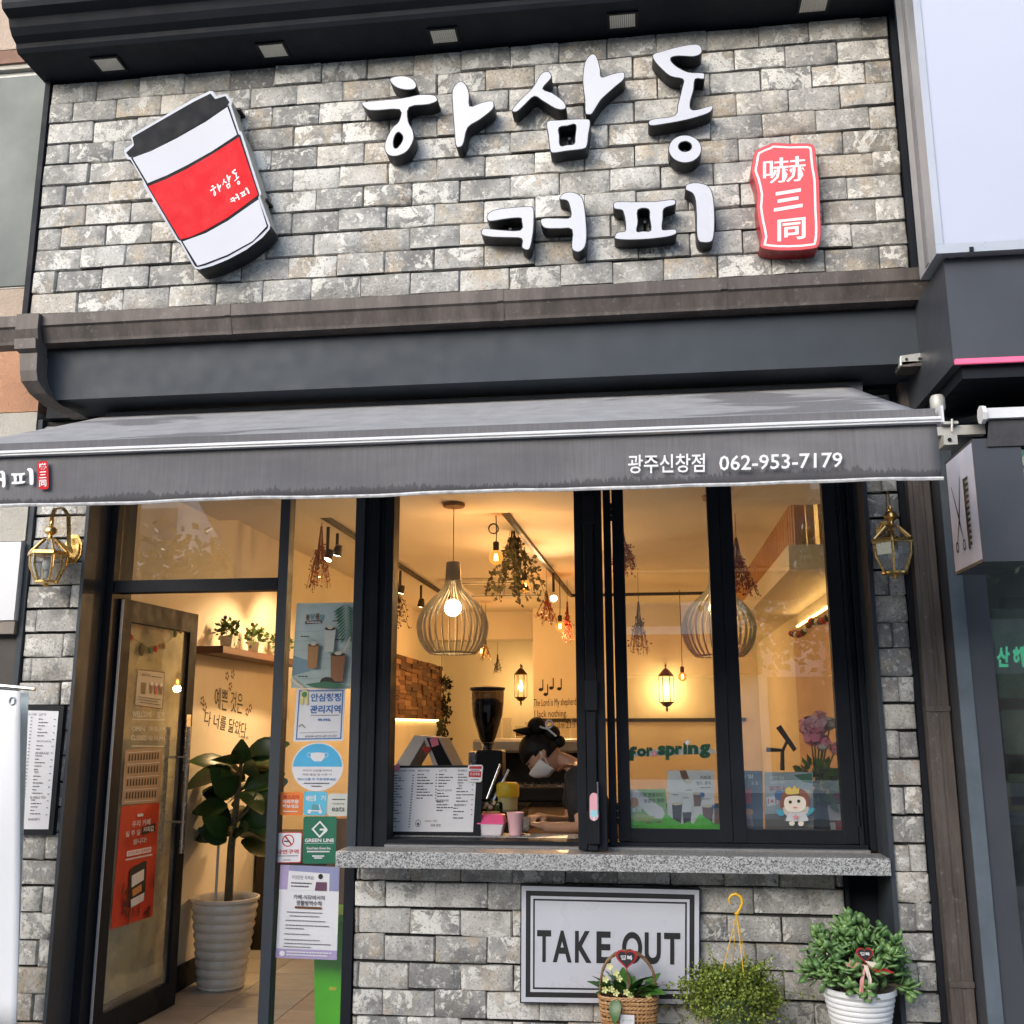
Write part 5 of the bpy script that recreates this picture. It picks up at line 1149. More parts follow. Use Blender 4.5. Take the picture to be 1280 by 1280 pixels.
s = sheet_px('clean_air_notice', 'white blue-bordered notice with bold Korean words and a yellow rosette', 'notice', [(371, 861), (432, 860.5), (429, 926), (366.5, 927)], GY, PAPER)
s.frame(.05, .03, .96, .965, .006, BLU); s.text('안심청정', .30, .09, .92, .25, BLU, .035); s.text('관리지역', .30, .315, .92, .475, BLU, .035); s.lines([(.32, .9, .51)], GRY, .012); s.text('99.99%', .47, .57, .73, .625, BLU, .02); s.polys([[(.12, .835), (.88, .825), (.88, .832), (.12, .842)]], GRY); s.text('www.eco-air.co.kr', .23, .87, .88, .925, GRY, .0)
YEL = pm('rosette_yellow', (.68, .60, .22), .6); GRN = pm('rosette_green', (.06, .22, .10), .6); s.ell(.17, .11, .085, .085, YEL); s.ell(.17, .11, .055, .055, GRN); s.poly([(.09, .19), (.16, .19), (.14, .30), (.08, .29)], YEL); s.poly([(.18, .19), (.25, .19), (.26, .30), (.20, .30)], YEL); s.polys([[(.09, .71), (.16, .665), (.165, .675), (.10, .725)], [(.16, .665), (.23, .745), (.22, .75), (.155, .68)]], GRY)
c0, c1 = at(366, 928, GY), at(428, 989, GY)
s = Sheet('mask_sticker', 'round blue and white face mask sticker', 'sticker', (c0.x, GY, c0.z), (c1.x, GY, c0.z), (c1.x, GY, c1.z), (c0.x, GY, c1.z), PAPER, shape=ellipse(.5, .5, .5, .5, 40))
SKY = pm('sticker_sky_blue', (.06, .40, .68), .5); s.poly([(.5 + .475 * math.cos(a), .5 + .475 * math.sin(a)) for a in [math.pi + i * math.pi / 24 for i in range(25)]], SKY); s.poly([(.36, .22), (.5, .205), (.64, .22), (.63, .33), (.57, .39), (.43, .39), (.37, .33)], PAPER)
s.ring(.34, .26, .045, .05, .85, PAPER); s.ring(.66, .26, .045, .05, .85, PAPER); s.text('모두의 안전을 위하여', .22, .555, .78, .60, GRY); s.text('매장 출입 및 이용 시', .22, .64, .78, .685, GRY); s.text('마스크를 꼭 착용해주세요', .13, .73, .87, .785, BLU, .01); s.lines([(.25, .75, .84), (.4, .6, .90)], GRY, .02)
s = sheet_px('orange_sticker', 'square orange sticker with white Korean words', 'sticker', [(350, 990), (379, 990), (378, 1019.5), (349, 1019)], GY, pm('sticker_orange', (.72, .19, .03), .5), round_=.014)
s.text('패스오더', .15, .13, .83, .30, RCARD, .03); s.text('미리주문', .13, .33, .83, .49, PAPER, .03); s.text('해보세요', .13, .53, .83, .69, PAPER, .03); s.lines([(.17, .8, .83)], PAPER, .04)
s = sheet_px('scooter_sticker', 'square sky blue sticker with a little scooter', 'sticker', [(380, 989), (409, 989.5), (408, 1019.5), (379.2, 1019)], GY, pm('sticker_cyan', (.10, .46, .66), .5), round_=.012)
s.text('배민', .10, .18, .42, .42, PAPER, .03); s.text('1', .46, .16, .52, .40, PAPER, .03); s.text('기', .74, .16, .94, .38, PAPER, .02); s.ell(.26, .84, .08, .08, PAPER); s.ell(.74, .84, .08, .08, PAPER); s.poly([(.38, .55), (.62, .55), (.66, .78), (.36, .78)], TEAL); s.polys([[(.3, .78), (.72, .78), (.76, .83), (.28, .83)], [(.66, .55), (.70, .52), (.78, .8), (.73, .8)]], PAPER)
s = sheet_px('eats_sticker', 'pale grey rounded sticker ending in the word eats', 'sticker', [(410, 992), (437, 992), (436, 1020), (409, 1020)], GY, pm('sticker_pale', (.55, .58, .54), .5), round_=.014)
s.text('coupang', .2, .42, .78, .52, BRN, .0); s.text('eats', .2, .58, .80, .80, GRY, .02); s.lines([(.2, .82, .26)], GRY, .05)
s = sheet_px('no_smoking_sticker', 'white and red no smoking sticker', 'sticker', [(342.5, 1040), (378, 1040), (376.5, 1078.5), (339, 1079)], GY, pm('sticker_red_rim', (.50, .05, .05), .5), round_=.01)
s.rect(.07, .03, .97, .97, PAPER, r=.008); s.ring(.52, .28, .21, .20, .82, RCARD); s.polys([[(.39, .15), (.43, .12), (.67, .40), (.63, .43)]], RCARD); s.polys([[(.38, .28), (.58, .28), (.58, .32), (.38, .32)]], INK); s.text('금연구역', .16, .56, .90, .71, RCARD, .02); s.lines([(.16, .9, .77), (.4, .65, .90)], GRY, .025)
s = sheet_px('green_line_sticker', 'dark green sticker with a white diamond emblem', 'sticker', [(379.5, 1020.5), (421, 1020.5), (419.5, 1079.5), (378, 1079.5)], GY, pm('sticker_green', (.008, .135, .075), .5), round_=.012)
vs, fs = cfill([[(.50, .09), (.73, .27), (.73, .31), (.50, .46), (.25, .27)], [(.50, .135), (.66, .27), (.50, .41), (.32, .27)]]); s.lay(vs, fs, PAPER); s.rect(.50, .26, .72, .30, PAPER); s.text('GREEN LINE', .06, .47, .94, .545, PAPER, .03); s.polys([[(.06, .565), (.94, .565), (.94, .573), (.06, .573)]], PAPER); s.text('Good bean Green line', .12, .645, .84, .70, PAPER, .02); s.lines([(.14, .82, .745), (.30, .66, .84), (.36, .6, .88)], PAPER, .03)
s = sheet_px('hygiene_notice', 'white and lilac hygiene notice with a checklist, slightly curled', 'notice', [(350.5, 1081), (424.5, 1084), (421, 1200), (344.5, 1197)], GY, PAPER)
LIL = pm('notice_lilac', (.36, .30, .50), .6); LIL2 = pm('notice_blue_lilac', (.24, .26, .44), .6)
s.rect(0, 0, 1, .265, LIL2); s.rect(.0, .0, .16, .265, LIL); s.poly([(.15, .06), (.84, .075), (.84, .27), (.14, .27)], PAPER); s.rect(0, .90, 1, 1, LIL); s.text('이것만은 지켜요!', .21, .105, .58, .15, GRY, .01); s.ell(.69, .11, .04, .03, INK); s.poly([(.62, .17), (.80, .17), (.80, .265), (.60, .265)], pm('plum_top', (.12, .05, .10), .7)); s.lines([(.2, .55, .19), (.2, .5, .225)], GRY, .014)
s.text('카페·식당에서의', .25, .315, .77, .365, GRY, .015); s.text('생활방역수칙', .30, .375, .72, .43, GRY, .02); s.rect(.28, .44, .73, .465, BRN, r=.006); s.lines([(.15, .75, .505), (.2, .7, .545), (.14, .8, .595), (.14, .86, .645), (.14, .45, .68), (.13, .55, .74), (.13, .72, .80), (.13, .9, .84), (.12, .58, .875)], GRY, .009); s.lines([(.18, .92, .93), (.18, .85, .96)], PAPER, .014); s.ell(.11, .95, .045, .028, PAPER)

# ================================================================== things in the closed leaves
LY_ = .262
s = sheet_px('green_drink_poster', 'light green drink poster behind the closed window leaf', 'poster', [(785, 987), (832, 986), (834, 1026), (786, 1028)], LY_, pm('poster_leaf_green', (.24, .46, .16), .6))
s.poly([(0, .0), (.25, .02), (.55, .3), (.9, .6), (.98, .95), (.6, .9), (.3, .5), (0, .3)], PAPER); s.text('가을 벌꿀보다', .30, .12, .92, .24, INK, .01); s.text('달콤한 멜론', .42, .30, .95, .42, INK, .01); s.text('달콤', .08, .50, .36, .68, PAPER, .03); s.ell(.16, .40, .11, .16, ORG); s.poly([(.04, .8), (.3, .74), (.7, .86), (.6, .96), (.1, .95)], pm('melon_print', (.40, .50, .18), .6))
s = sheet_px('cold_brew_poster', 'white poster with dark iced coffees leaning behind the closed window leaf', 'poster', [(834, 963), (893, 963), (893, 1030), (834, 1033)], LY_ + .012, PAPER)
s.poly([(.26, .0), (.40, 0), (.48, .18), (.40, .24), (.30, .12)], BRN); s.poly([(.36, .17), (.48, .14), (.52, .22), (.42, .26)], CRM); s.text('커피의', .70, .10, .92, .17, GRY, .01); s.text('밀도, 풍미', .62, .20, .92, .27, GRY, .01); s.lines([(.7, .92, .32), (.12, .24, .44), (.34, .46, .50), (.74, .92, .53), (.40, .52, .36)], GRY, .014)
for x, y, w, h, c in ((.21, .60, .11, .35, DKB), (.42, .68, .10, .28, DKB), (.64, .42, .09, .24, BRN), (.86, .66, .12, .30, BRN)): s.poly([(x - w, y), (x + w, y), (x + w * .75, y + h), (x - w * .75, y + h)], c); s.ell(x, y, w, .03, CRM)
s.poly([(.31, .62), (.54, .62), (.53, .76), (.32, .76)], PAPER); s.ell(.74, .45, .05, .045, BLU); s.ell(.97, .68, .03, .04, BLU)
gs_ = Vector((0, LY_ - .004, 0)); q0 = at(786, 1036, LY_ - .004); q1 = at(902, 1037, LY_ - .004)
pts = [(q0.x, q0.z), (q1.x, q1.z)]; N = 40
for i in range(N + 1):
    t = 1 - i / N; pts.append((q0.x + (q1.x - q0.x) * t, q0.z + .03 + .035 * max(0, math.sin(t * 17 + .6)) * (1 if .35 < t else .25) + .006 * math.sin(t * 51)))
tag(MB().extr([(x, LY_ - .004, z) for x, z in pts], (0, .002, 0)).build('felt_grass_strip', pm('grass_green_felt', (.10, .50, .03), .9, 0, .15, 30, .3, 200)), 'bright green felt grass strip along the foot of the window leaf', 'decoration')
fs_ = thing('felt_letters', 'green felt letters reading for spring on a white strip', 'decoration', tuple(at(836, 945, LY_ - .01)))
MB().extr([at(u, v, LY_ - .006) for u, v in [(783, 946), (785, 940), (830, 936), (888, 935), (898, 941), (888, 942), (840, 944)]], (0, .002, 0)).build('white_strip', PAPER, fs_)
FG = pm('dark_green_felt', (.012, .10, .05), .95, 0, .2, 40, .4, 160)
def felt(body, x0, y0, x1, y1):
    c = [at(u, v, LY_ - .010) for u, v in ((x0, y0), (x1, y0), (x1, y1), (x0, y1))]; vs, fs, _ = tmesh(body, .055); MB().add([c[0].lerp(c[1], a).lerp(c[3].lerp(c[2], a), b) for a, b in vs], fs).build('lettering', FG, fs_, fix=False)
felt('f', 785, 933, 796, 951); felt('o', 796, 935, 808, 946); felt('r', 808, 934, 816, 945.5); felt('s', 822, 932, 832, 944); felt('p', 832, 932, 844, 950); felt('r', 844, 932, 853, 943); felt('i', 854, 928, 859, 943); felt('n', 860, 931, 873, 943); felt('g', 874, 930, 888, 948)
for u, v, c in ((818, 942, (.6, .25, .3)), (859, 928, (.75, .75, .75))): MB().ball(at(u, v, LY_ - .012), (.012, .004, .012), 10, 6).build('felt_blossom', pm('blossom_%d' % u, c, .9), fs_)
s = sheet_px('dark_drink_poster', 'dark blue drink poster at the edge of the second window leaf', 'poster', [(924, 963), (953, 964), (954, 1037), (926, 1038)], LY_ + .02, pm('poster_slate', (.05, .08, .13), .6))
s.text('과일', .05, .06, .6, .13, PAPER, .01); s.text('2.2', .5, .18, .8, .23, PAPER, .0); s.poly([(.05, .32), (.5, .3), (.47, .55), (.1, .57)], RCARD); s.ell(.35, .7, .22, .06, ORG); s.poly([(.1, .76), (.5, .74), (.6, .95), (.15, .97)], pm('berry_print', (.22, .16, .2), .6))
s = sheet_px('dalgona_poster', 'pale blue drink poster with red and blue Korean words behind the fairy cutout', 'poster', [(955.5, 965), (1016, 965), (1017, 1037), (956.5, 1038)], LY_ + .02, pm('poster_misty_blue', (.36, .42, .47), .6))
s.text('새콤한 과일', .10, .07, .40, .13, PAPER, .02); s.text('달달한 하루', .12, .15, .42, .21, PAPER, .02); s.text('달고나', .10, .24, .42, .32, RCARD, .03); s.poly([(.02, .44), (.25, .40), (.28, .55), (.05, .60)], PAPER); s.text('1+1', .06, .46, .24, .55, RCARD, .02); s.poly([(0, .72), (1, .70), (1, 1), (0, 1)], pm('poster_wood', (.14, .12, .10), .6)); s.ell(.30, .40, .1, .09, BLU); s.poly([(.6, .05), (.98, .02), (.98, .2), (.8, .17)], PALM); s.ell(.85, .4, .12, .10, CRM)
# paper fairy cutout
fc = thing('paper_fairy_cutout', 'paper cutout of a crowned child with blue wings taped inside the window', 'decoration', tuple(at(993, 1032, LY_ - .008)))
k_ = [0]
def cut(pts, mat, name):
    k_[0] += 1; sp = catmull([at(905 + x / 5.82, 840 + y / 5.82, LY_ - .006 - .0012 * k_[0]).xz[:] for x, y in pts], 3); vs, fs = cfill([sp]); yy = LY_ - .006 - .0012 * k_[0]
    MB().add([(x, yy, z) for x, z in vs], fs).build(name, mat, fc, fix=False)
SKIN_P = pm('paper_cream', (.74, .66, .56), .7); HAIRP = pm('paper_auburn', (.30, .075, .02), .7); GOLD = pm('paper_gold', (.62, .46, .12), .6); CYN = pm('paper_cyan', (.06, .42, .58), .7)
cut([(380, 1005), (400, 1000), (435, 1020), (430, 1045), (395, 1040)], CYN, 'wing'); cut([(600, 1030), (620, 990), (655, 990), (650, 1015), (610, 1045)], CYN, 'wing')
cut([(410, 985), (415, 910), (450, 860), (520, 840), (590, 865), (620, 920), (620, 985), (570, 985), (460, 985)], HAIRP, 'hair')
cut([(430, 990), (445, 985), (480, 1020), (560, 1015), (600, 980), (617, 990), (590, 1040), (455, 1045)], SKIN_P, 'arms'); cut([(475, 1025), (520, 1015), (580, 1022), (610, 1065), (600, 1085), (460, 1085), (452, 1070)], PAPER, 'dress')
cut([(475, 1090), (512, 1090), (508, 1115), (480, 1115)], SKIN_P, 'shoe'); cut([(542, 1090), (578, 1090), (574, 1117), (545, 1117)], SKIN_P, 'shoe')
cut([(437, 945), (455, 910), (515, 900), (575, 910), (597, 945), (590, 990), (550, 1018), (480, 1018), (445, 990)], SKIN_P, 'face'); cut([(445, 860), (455, 845), (475, 835), (495, 850), (512, 825), (528, 848), (548, 838), (545, 870), (540, 885), (460, 890)], GOLD, 'crown')
cut(ellipse(482, 946, 12, 12, 8), INK, 'eye'); cut(ellipse(543, 940, 12, 12, 8), INK, 'eye'); cut([(500, 985), (518, 980), (535, 985), (518, 992)], pm('paper_rose', (.65, .25, .25), .7), 'mouth'); cut([(522, 1030), (530, 1048), (548, 1050), (534, 1060), (540, 1075), (522, 1066), (504, 1075), (510, 1060), (498, 1050), (516, 1048)], pm('paper_rose', (.65, .25, .25), .7), 'star')
# flowers and props on the right behind glass
fv = at(1025, 960, .44); vs_ = thing('peony_vase', 'vase of pink and white artificial peonies behind the second window leaf', 'flowers', (fv.x, .56, 1.02))
MB().lathe([(.05, 0), (.06, .02), (.05, .16), (.055, .22)], vs_.location, 16).build('vase', pm('brown_glass_vase', (.05, .035, .02), .2), vs_, smooth=True)
rnd = random.Random(15); PNK = m_leaf('pink_petal', (.85, .22, .36), (.95, .60, .66), .8); WHT = m_leaf('white_petal', (.66, .62, .55), (.78, .76, .7), .7)
for u, v, r_, mt in ((1012, 908, .05, PNK), (1024, 903, .055, PNK), (1018, 920, .055, PNK), (1030, 928, .035, PNK), (1038, 904, .03, WHT), (1028, 931, .03, WHT), (1045, 935, .03, PNK)):
    c = at(u, v, .44); m = MB()
    for i in range(60):
        d = Vector((rnd.gauss(0, 1), rnd.gauss(0, 1), rnd.gauss(0, 1))).normalized(); s_ = d.cross(Vector((rnd.gauss(0, 1), rnd.gauss(0, 1), rnd.gauss(0, 1)))).normalized(); t_2 = d.cross(s_); q = c + d * r_ * rnd.uniform(.5, .95); l = r_ * .45; m.quad(q + s_ * l, q + t_2 * l + d * l * .3, q - s_ * l, q - t_2 * l + d * l * .3)
    m.build('blossom', mt, vs_, fix=False); MB().tube([c, (fv.x, .56, 1.22)], .004, 5).build('stem', GREEN1, vs_)
m = MB(); tuft(m, Vector((fv.x, .52, 1.27)), .1, 150, .06, rnd); m.build('leaves', GREEN1, vs_, fix=False)['kind'] = 'stuff'
il = tag(box('display_ledge', m_wood('pale_ledge', (.34, .27, .19), (.46, .38, .28)), None, -.10, 1.3, .5, .95, .98, 1.0195), 'pale wooden display ledge behind the closed window leaves', 'ledge')
al = thing('desk_lamp_arm', 'black angled device stand behind the second window leaf', 'stand', tuple(at(978, 962, .7))); 
MB().tube([at(978, 963, .7), at(978, 938, .7), at(958, 937, .7)], .012, 8).tube([at(978, 939, .7), at(984, 926, .69)], .008, 8).build('stand', BLKM, al); MB().hexa([at(u, v, y) for y in (.68, .70) for u, v in ((970, 910), (976, 906), (996, 936), (992, 940))]).build('tablet', BLKM, al)

# pegboard panel with pompom garland on the right wall, sweets on the ledge
PEG = NT('pegboard'); c_ = PEG.coord(); vo_ = PEG.new('ShaderNodeTexVoronoi'); PEG.l.new(c_, vo_.inputs['Vector']); vo_.inputs['Scale'].default_value = 11; vo_.inputs['Randomness'].default_value = 0
PEG.l.new(PEG.mix(PEG.ramp(vo_.outputs['Distance'], (.16, 1.), (.2, 0.)), (.62, .46, .36), (.12, .07, .05)), PEG.b.inputs['Base Color']); PEG.b.inputs['Roughness'].default_value = .8
pgb = tag(box('pegboard_panel', PEG.m, None, 1.325, 1.359, 1.0, 4.4, 1.02, 2.36), 'pinkish perforated pegboard panel on the right wall behind the second leaf', 'panel')
gd = thing('pompom_garland', 'dark red and white pompom garland along the top of the pegboard', 'garland', (1.30, 2.6, 2.28)); rnd = random.Random(19)
pts = [(1.305, 1.05 + i * .135, 2.36 - .05 * math.sin(math.pi * ((i % 8) / 8))) for i in range(25)]; MB().tube(pts, .003, 4).build('string', INK, gd)
for i, q in enumerate(pts): MB().ball((q[0] - .012, q[1], q[2] - .03), .026, 8, 6).build('pompom', (RCARD, BRN, PAPER, DKB)[i % 4], gd)
for lab, u, v, w_, h_, cc in (('red sweet packet standing on the display ledge', 1040, 1000, .10, .10, (.45, .04, .05)), ('green leafy snack packet on the display ledge behind the red one', 1044, 975, .10, .12, (.08, .28, .08)), ('amber syrup bottle on the display ledge beside the peonies', 1022, 985, .06, .20, (.16, .10, .03)), ('grey tissue carton at the end of the display ledge', 1030, 1028, .16, .07, (.22, .24, .22))):
    p = at(u, v, .80 if 'leafy' in lab else .56); t = thing('snack_packet' if 'packet' in lab else ('syrup_bottle' if 'bottle' in lab else 'tissue_carton'), lab, 'packet' if 'packet' in lab else ('bottle' if 'bottle' in lab else 'carton'), (p.x, p.y, 1.02)); mt = pm('pack_' + str(u), cc, .35, 0, .4, 25)
    if 'bottle' in lab: MB().lathe([(.028, .001), (.03, .01), (.03, .12), (.012, .16), (.012, .20), (.014, .205)], (p.x, p.y, 1.02), 14).build('bottle_glass', mt, t, smooth=True); MB().lathe([(.015, .2055), (.015, .225)], (p.x, p.y, 1.02), 12).build('cap', INK, t)
    else:
        zt = p.z + h_ / 2; MB().hexa([(p.x - w_ / 2, p.y - .03, 1.0205), (p.x + w_ / 2, p.y - .03, 1.0205), (p.x + w_ / 2, p.y + .04, 1.0205), (p.x - w_ / 2, p.y + .04, 1.0205), (p.x - w_ / 2.2, p.y - .004, zt), (p.x + w_ / 2.2, p.y - .006, zt), (p.x + w_ / 2.2, p.y + .006, zt), (p.x - w_ / 2.2, p.y + .004, zt)]).build('pack', mt, t, bevel=.004); Sheet('label_print', '', '', *[Vector((p.x + sx * w_ * .3, p.y - .034, zz)) for sx, zz in ((-1, 1.02 + (zt - 1.02) * .7), (1, 1.02 + (zt - 1.02) * .7), (1, 1.02 + (zt - 1.02) * .35), (-1, 1.02 + (zt - 1.02) * .35))], PAPER, parent=t)

# ================================================================== brass carriage lanterns on the pillars
CLR = m_glass('lantern_glass', (.86, .89, .90), 2.0, .28)
def carriage(label, u, v, side):
    p = at(u, v, -.12); t = thing('wall_lantern', label, 'wall lamp', (p.x, -.12, p.z - .17), 'brass carriage lanterns on the brick pillars'); x, y, z = p.x, -.12, p.z
    hexr = lambda r, zz, n=6: [(x + r * math.cos(a + .26), y + r * math.sin(a + .26), zz) for a in (2 * math.pi * i / n for i in range(n))]
    bx_ = x + side * .06
    MB().lathe([(.05, 0), (.055, .004), (.055, .012), (.042, .016)], (0, 0, 0), 8)
    plate = MB(); oc = [(bx_ + .062 * math.cos(a) * .8, -.008, z + .045 + .062 * math.sin(a) * 1.3) for a in (2 * math.pi * i / 8 + .39 for i in range(8))]
    plate.extr(oc, (0, .03, 0)); oc2 = [(bx_ + .048 * math.cos(a) * .8, -.018, z + .045 + .048 * math.sin(a) * 1.3) for a in (2 * math.pi * i / 8 + .39 for i in range(8))]; plate.extr(oc2, (0, .012, 0)); plate.build('wall_plate', BRASS, t, bevel=.002)
    # scroll arm: flat strap rising from the plate and curling over to the finial
    path = [Vector((bx_, -.02, z + .03)), Vector((bx_, -.05, z + .06)), Vector((bx_ - side * .005, -.055, z + .14)), Vector((bx_ - side * .01, -.06, z + .21)), Vector((bx_ - side * .03, -.08, z + .245)), Vector((x + side * .005, -.11, z + .235)), Vector((x, y, z + .195)), Vector((x, y, z + .15))]
    m = MB(); w = Vector((side * .55, .83, 0)).normalized() * .011
    for q in path: m.v += [tuple(q - w), tuple(q + w), tuple(q + w + Vector((0, 0, -.004))), tuple(q - w + Vector((0, 0, -.004)))]
    for i in range(len(path) - 1):
        for j in range(4): m.f.append((4 * i + j, 4 * i + (j + 1) % 4, 4 * i + 4 + (j + 1) % 4, 4 * i + 4 + j)); m.k.append(0)
    m.build('scroll_arm', BRASS, t, smooth=True)
    MB().tube([Vector((bx_, -.02, z + .03)), Vector((x + side * .03, -.09, z + .07)), Vector((x, y, z + .085))], .007, 8).build('support_arm', BRASS, t, smooth=True)
    MB().lathe([(.004, .17), (.010, .155), (.007, .145), (.022, .138), (.030, .125), (.030, .112), (.020, .102), (.010, .096), (.012, .085), (.022, .078), (.025, .072)], (x, y, z), 18).build('finial', BRASS, t, smooth=True)
    rf = MB(); rim = MB()
    top, bot = hexr(.030, z + .072), hexr(.088, z + .012); rim_t, rim_b = hexr(.098, z + .012), hexr(.101, z - .008); gb0, gb1 = hexr(.086, z - .008), hexr(.052, z - .135); mid = hexr(.083, z - .06)
    rim.v = rim_t + rim_b; rim.f = [tuple(range(6)), tuple(range(6, 12))] + [(i, (i + 1) % 6, 6 + (i + 1) % 6, 6 + i) for i in range(6)]; rim.k = [0] * 8; rim.build('roof_rim', BRASS, t, bevel=.003)
    for i in range(6):
        j = (i + 1) % 6
        MB().quad(top[i], top[j], bot[j], bot[i]).build('roof_pane', CLR, t, fix=False); MB().tube([top[i], bot[i]], .0065, 6).build('roof_bar', BRASS, t)
        MB().add([gb0[i], gb0[j], mid[j], mid[i], gb1[j], gb1[i]], [(0, 1, 2, 3), (3, 2, 4, 5)]).build('pane', CLR, t, fix=False); MB().tube([gb0[i], mid[i], gb1[i]], .006, 6).build('bar', BRASS, t, smooth=True)
    MB().lathe([(.048, -.131), (.056, -.135), (.056, -.143), (.030, -.148), (.010, -.146), (.012, -.156), (.003, -.166)], (x, y, z), 12).build('base', BRASS, t, smooth=True)
    MB().lathe([(.014, -.12), (.014, -.085), (.02, -.08)], (x, y, z), 12).build('lamp_holder', pm('lamp_holder_grey', (.4, .4, .38), .5), t)
    MB().ball((x, y, z - .048), (.026, .026, .036), 12, 8).build('bulb', pm('frosted_bulb', (.72, .72, .70), .35), t, smooth='all')
carriage('brass carriage lantern on the left brick pillar beside the door', 61, 693, 1)
carriage('brass carriage lantern on the narrow right brick pillar beside the downpipe', 1116, 678, -.0001)

# framed menu on the left pillar
mf = sheet_px('framed_menu', 'white menu in a thick black frame hung on the left brick pillar', 'menu board', [(6, 880), (80, 882), (66, 1044), (-10, 1044)], -.03, BLKACR, thick=.03)
mf.rect(.07, .045, .92, .955, PAPER)
for body, x0, x1, y in (('DUTCH COFFEE', .36, .56, .075), ('LATTE', .60, .72, .075), ('FRUIT JUICE', .60, .84, .285), ('BEVERAGE', .60, .82, .375), ('TEA', .60, .68, .52), ('BUBBLE TEA', .58, .84, .715), ('BAKERY', .58, .78, .88)): mf.text(body, x0, y - .009, x1, y + .009, GRY, .0)
mf.lines([(.60, .60 + .07 + .10 * ((i * 5) % 3) / 2, .11 + i * .026) for i in range(29) if i not in (6, 7, 10, 16, 23, 29)] + [(.47, .50, .10 + i * .0265) for i in range(30)] + [(.86, .89, .11 + i * .0525) for i in range(15)] + [(.12, .30, .11 + i * .0265) for i in range(28)], GRY, .0065)
# standing banner at the left edge
bn = thing('standing_banner', 'white cloth banner with a metal eyelet at the left edge of the shop front', 'banner', tuple(at(0, 1300, -.6)))
FAB = pm('banner_white', (.82, .83, .84), .7, 0, .03, 2); FAB2 = pm('banner_pale_blue', (.46, .58, .64), .7, 0, .1, 3)
q = [at(u, v, -.62) for u, v in ((-60, 858), (28, 864), (19, 1290), (-90, 1290))]; m = MB(); n = 12
for i in range(n + 1):
    for j in range(n + 1):
        a, b = i / n, j / n; c = q[0].lerp(q[1], a).lerp(q[3].lerp(q[2], a), b); m.v.append((c.x, c.y + .012 * math.sin(a * 5 + b * 4), c.z))
for i in range(n):
    for j in range(n): m.f.append((i * (n + 1) + j, (i + 1) * (n + 1) + j, (i + 1) * (n + 1) + j + 1, i * (n + 1) + j + 1)); m.k.append(0)
o = m.build('front_cloth', FAB, bn, smooth='all'); so = o.modifiers.new('t', 'SOLIDIFY'); so.thickness = .002
q2 = [at(u, v, -.50) for u, v in ((-60, 862), (36, 866), (20, 1300), (-90, 1300))]; m = MB(); m.quad(*q2); o = m.build('rear_cloth', FAB2, bn); so = o.modifiers.new('t', 'SOLIDIFY'); so.thickness = .002
q3 = [at(u, v, -.505) for u, v in ((-60, 978), (24.5, 979), (11, 1300), (-90, 1300))]; MB().quad(*q3).build('print_panel', FAB, bn, fix=False)
c = at(15.5, 876, -.635); tor = [(c.x + .013 * math.cos(a), c.y, c.z + .016 * math.sin(a)) for a in (2 * math.pi * i / 16 for i in range(17))]; MB().tube(tor, .004, 6).build('eyelet', CHROME, bn, smooth=True)
MB().tube([(q[0].x, -.56, q[0].z + .02), (q[1].x + .02, -.56, q[1].z + .01)], .009, 8).build('cross_pole', CHROME, bn); MB().tube([((q[0].x + q[1].x) / 2, -.56, q[0].z), ((q[0].x + q[1].x) / 2, -.56, .02)], .012, 8).build('pole', CHROME, bn); box('foot', BLKACR, bn, (q[0].x + q[1].x) / 2 - .22, (q[0].x + q[1].x) / 2 + .22, -.72, -.40, 0, .03, .01)

# ================================================================== plants in front of the low wall
# wicker basket of primroses
BY = .05; c = at(786, 1275, BY); bz0 = c.z - .06; bx = c.x; hw = .125
wb = thing('flower_basket', 'wicker handle basket of primroses in front of the TAKE OUT sign', 'basket', (bx, BY, bz0))
WICK = m_wood('wicker_cane', (.30, .15, .06), (.52, .30, .13), (6, 6, 40)); rows = 9
def brect(t, s):   # point on the rounded-rect plan, t 0..1
    a = 2 * math.pi * t; e = 4; cx, cy = math.cos(a), math.sin(a); r_ = (abs(cx) ** e + abs(cy) ** e) ** (-1 / e); return Vector((cx * r_ * hw * s, cy * r_ * .085 * s, 0))
for k in range(rows):
    z = bz0 + .012 + k * .0165; sc = .88 + .12 * k / rows; N = 96; m = MB()
    for ph in (0, 1):
        pts = [Vector((bx, BY, z)) + brect(i / N, sc * (1 + .03 * math.cos(i * math.pi / 2 + math.pi * (k + ph)))) + Vector((0, 0, .004 * (1 if ph else -1) * math.sin(i * math.pi / 2))) for i in range(N + 1)]
        m.tube(pts, .0042, 5, cap=False)
    m.build('woven_row', WICK, wb, smooth=True)
m = MB()
for i in range(24):
    d = brect(i / 24 + .01, 1); m.tube([Vector((bx, BY, bz0)) + d * .88, Vector((bx, BY, bz0 + .16)) + d], .0035, 5)
m.build('stakes', WICK, wb)['kind'] = 'stuff'
MB().lathe([(.001, .005), (.1, .005)], (bx, BY, bz0), 16, caps=False).build('base', WICK, wb)
rim = MB(); 
for ph in (0, 2.1, 4.2): rim.tube([Vector((bx, BY, bz0 + .163)) + brect(i / 96, 1.01) + Vector((0, 0, .005 * math.sin(i * .8 + ph))) + brect(i / 96, .03 * math.cos(i * .8 + ph)) for i in range(97)], .0042, 5, cap=False)
rim.build('braided_rim', WICK, wb, smooth=True)
hnd = MB(); htop = at(786, 1189, BY).z
for ph in (0, 3.14):
    pts = []
    for i in range(41):
        a = math.pi * i / 40; pts.append(Vector((bx - .155 * .92 * math.cos(a) * (.86 if abs(math.cos(a)) > .9 else .88), BY + .004 * math.sin(i * .9 + ph), bz0 + .15 + (htop - bz0 - .15) * math.sin(a) ** .75 + .004 * math.cos(i * .9 + ph))))
    hnd.tube(pts, .006, 6)
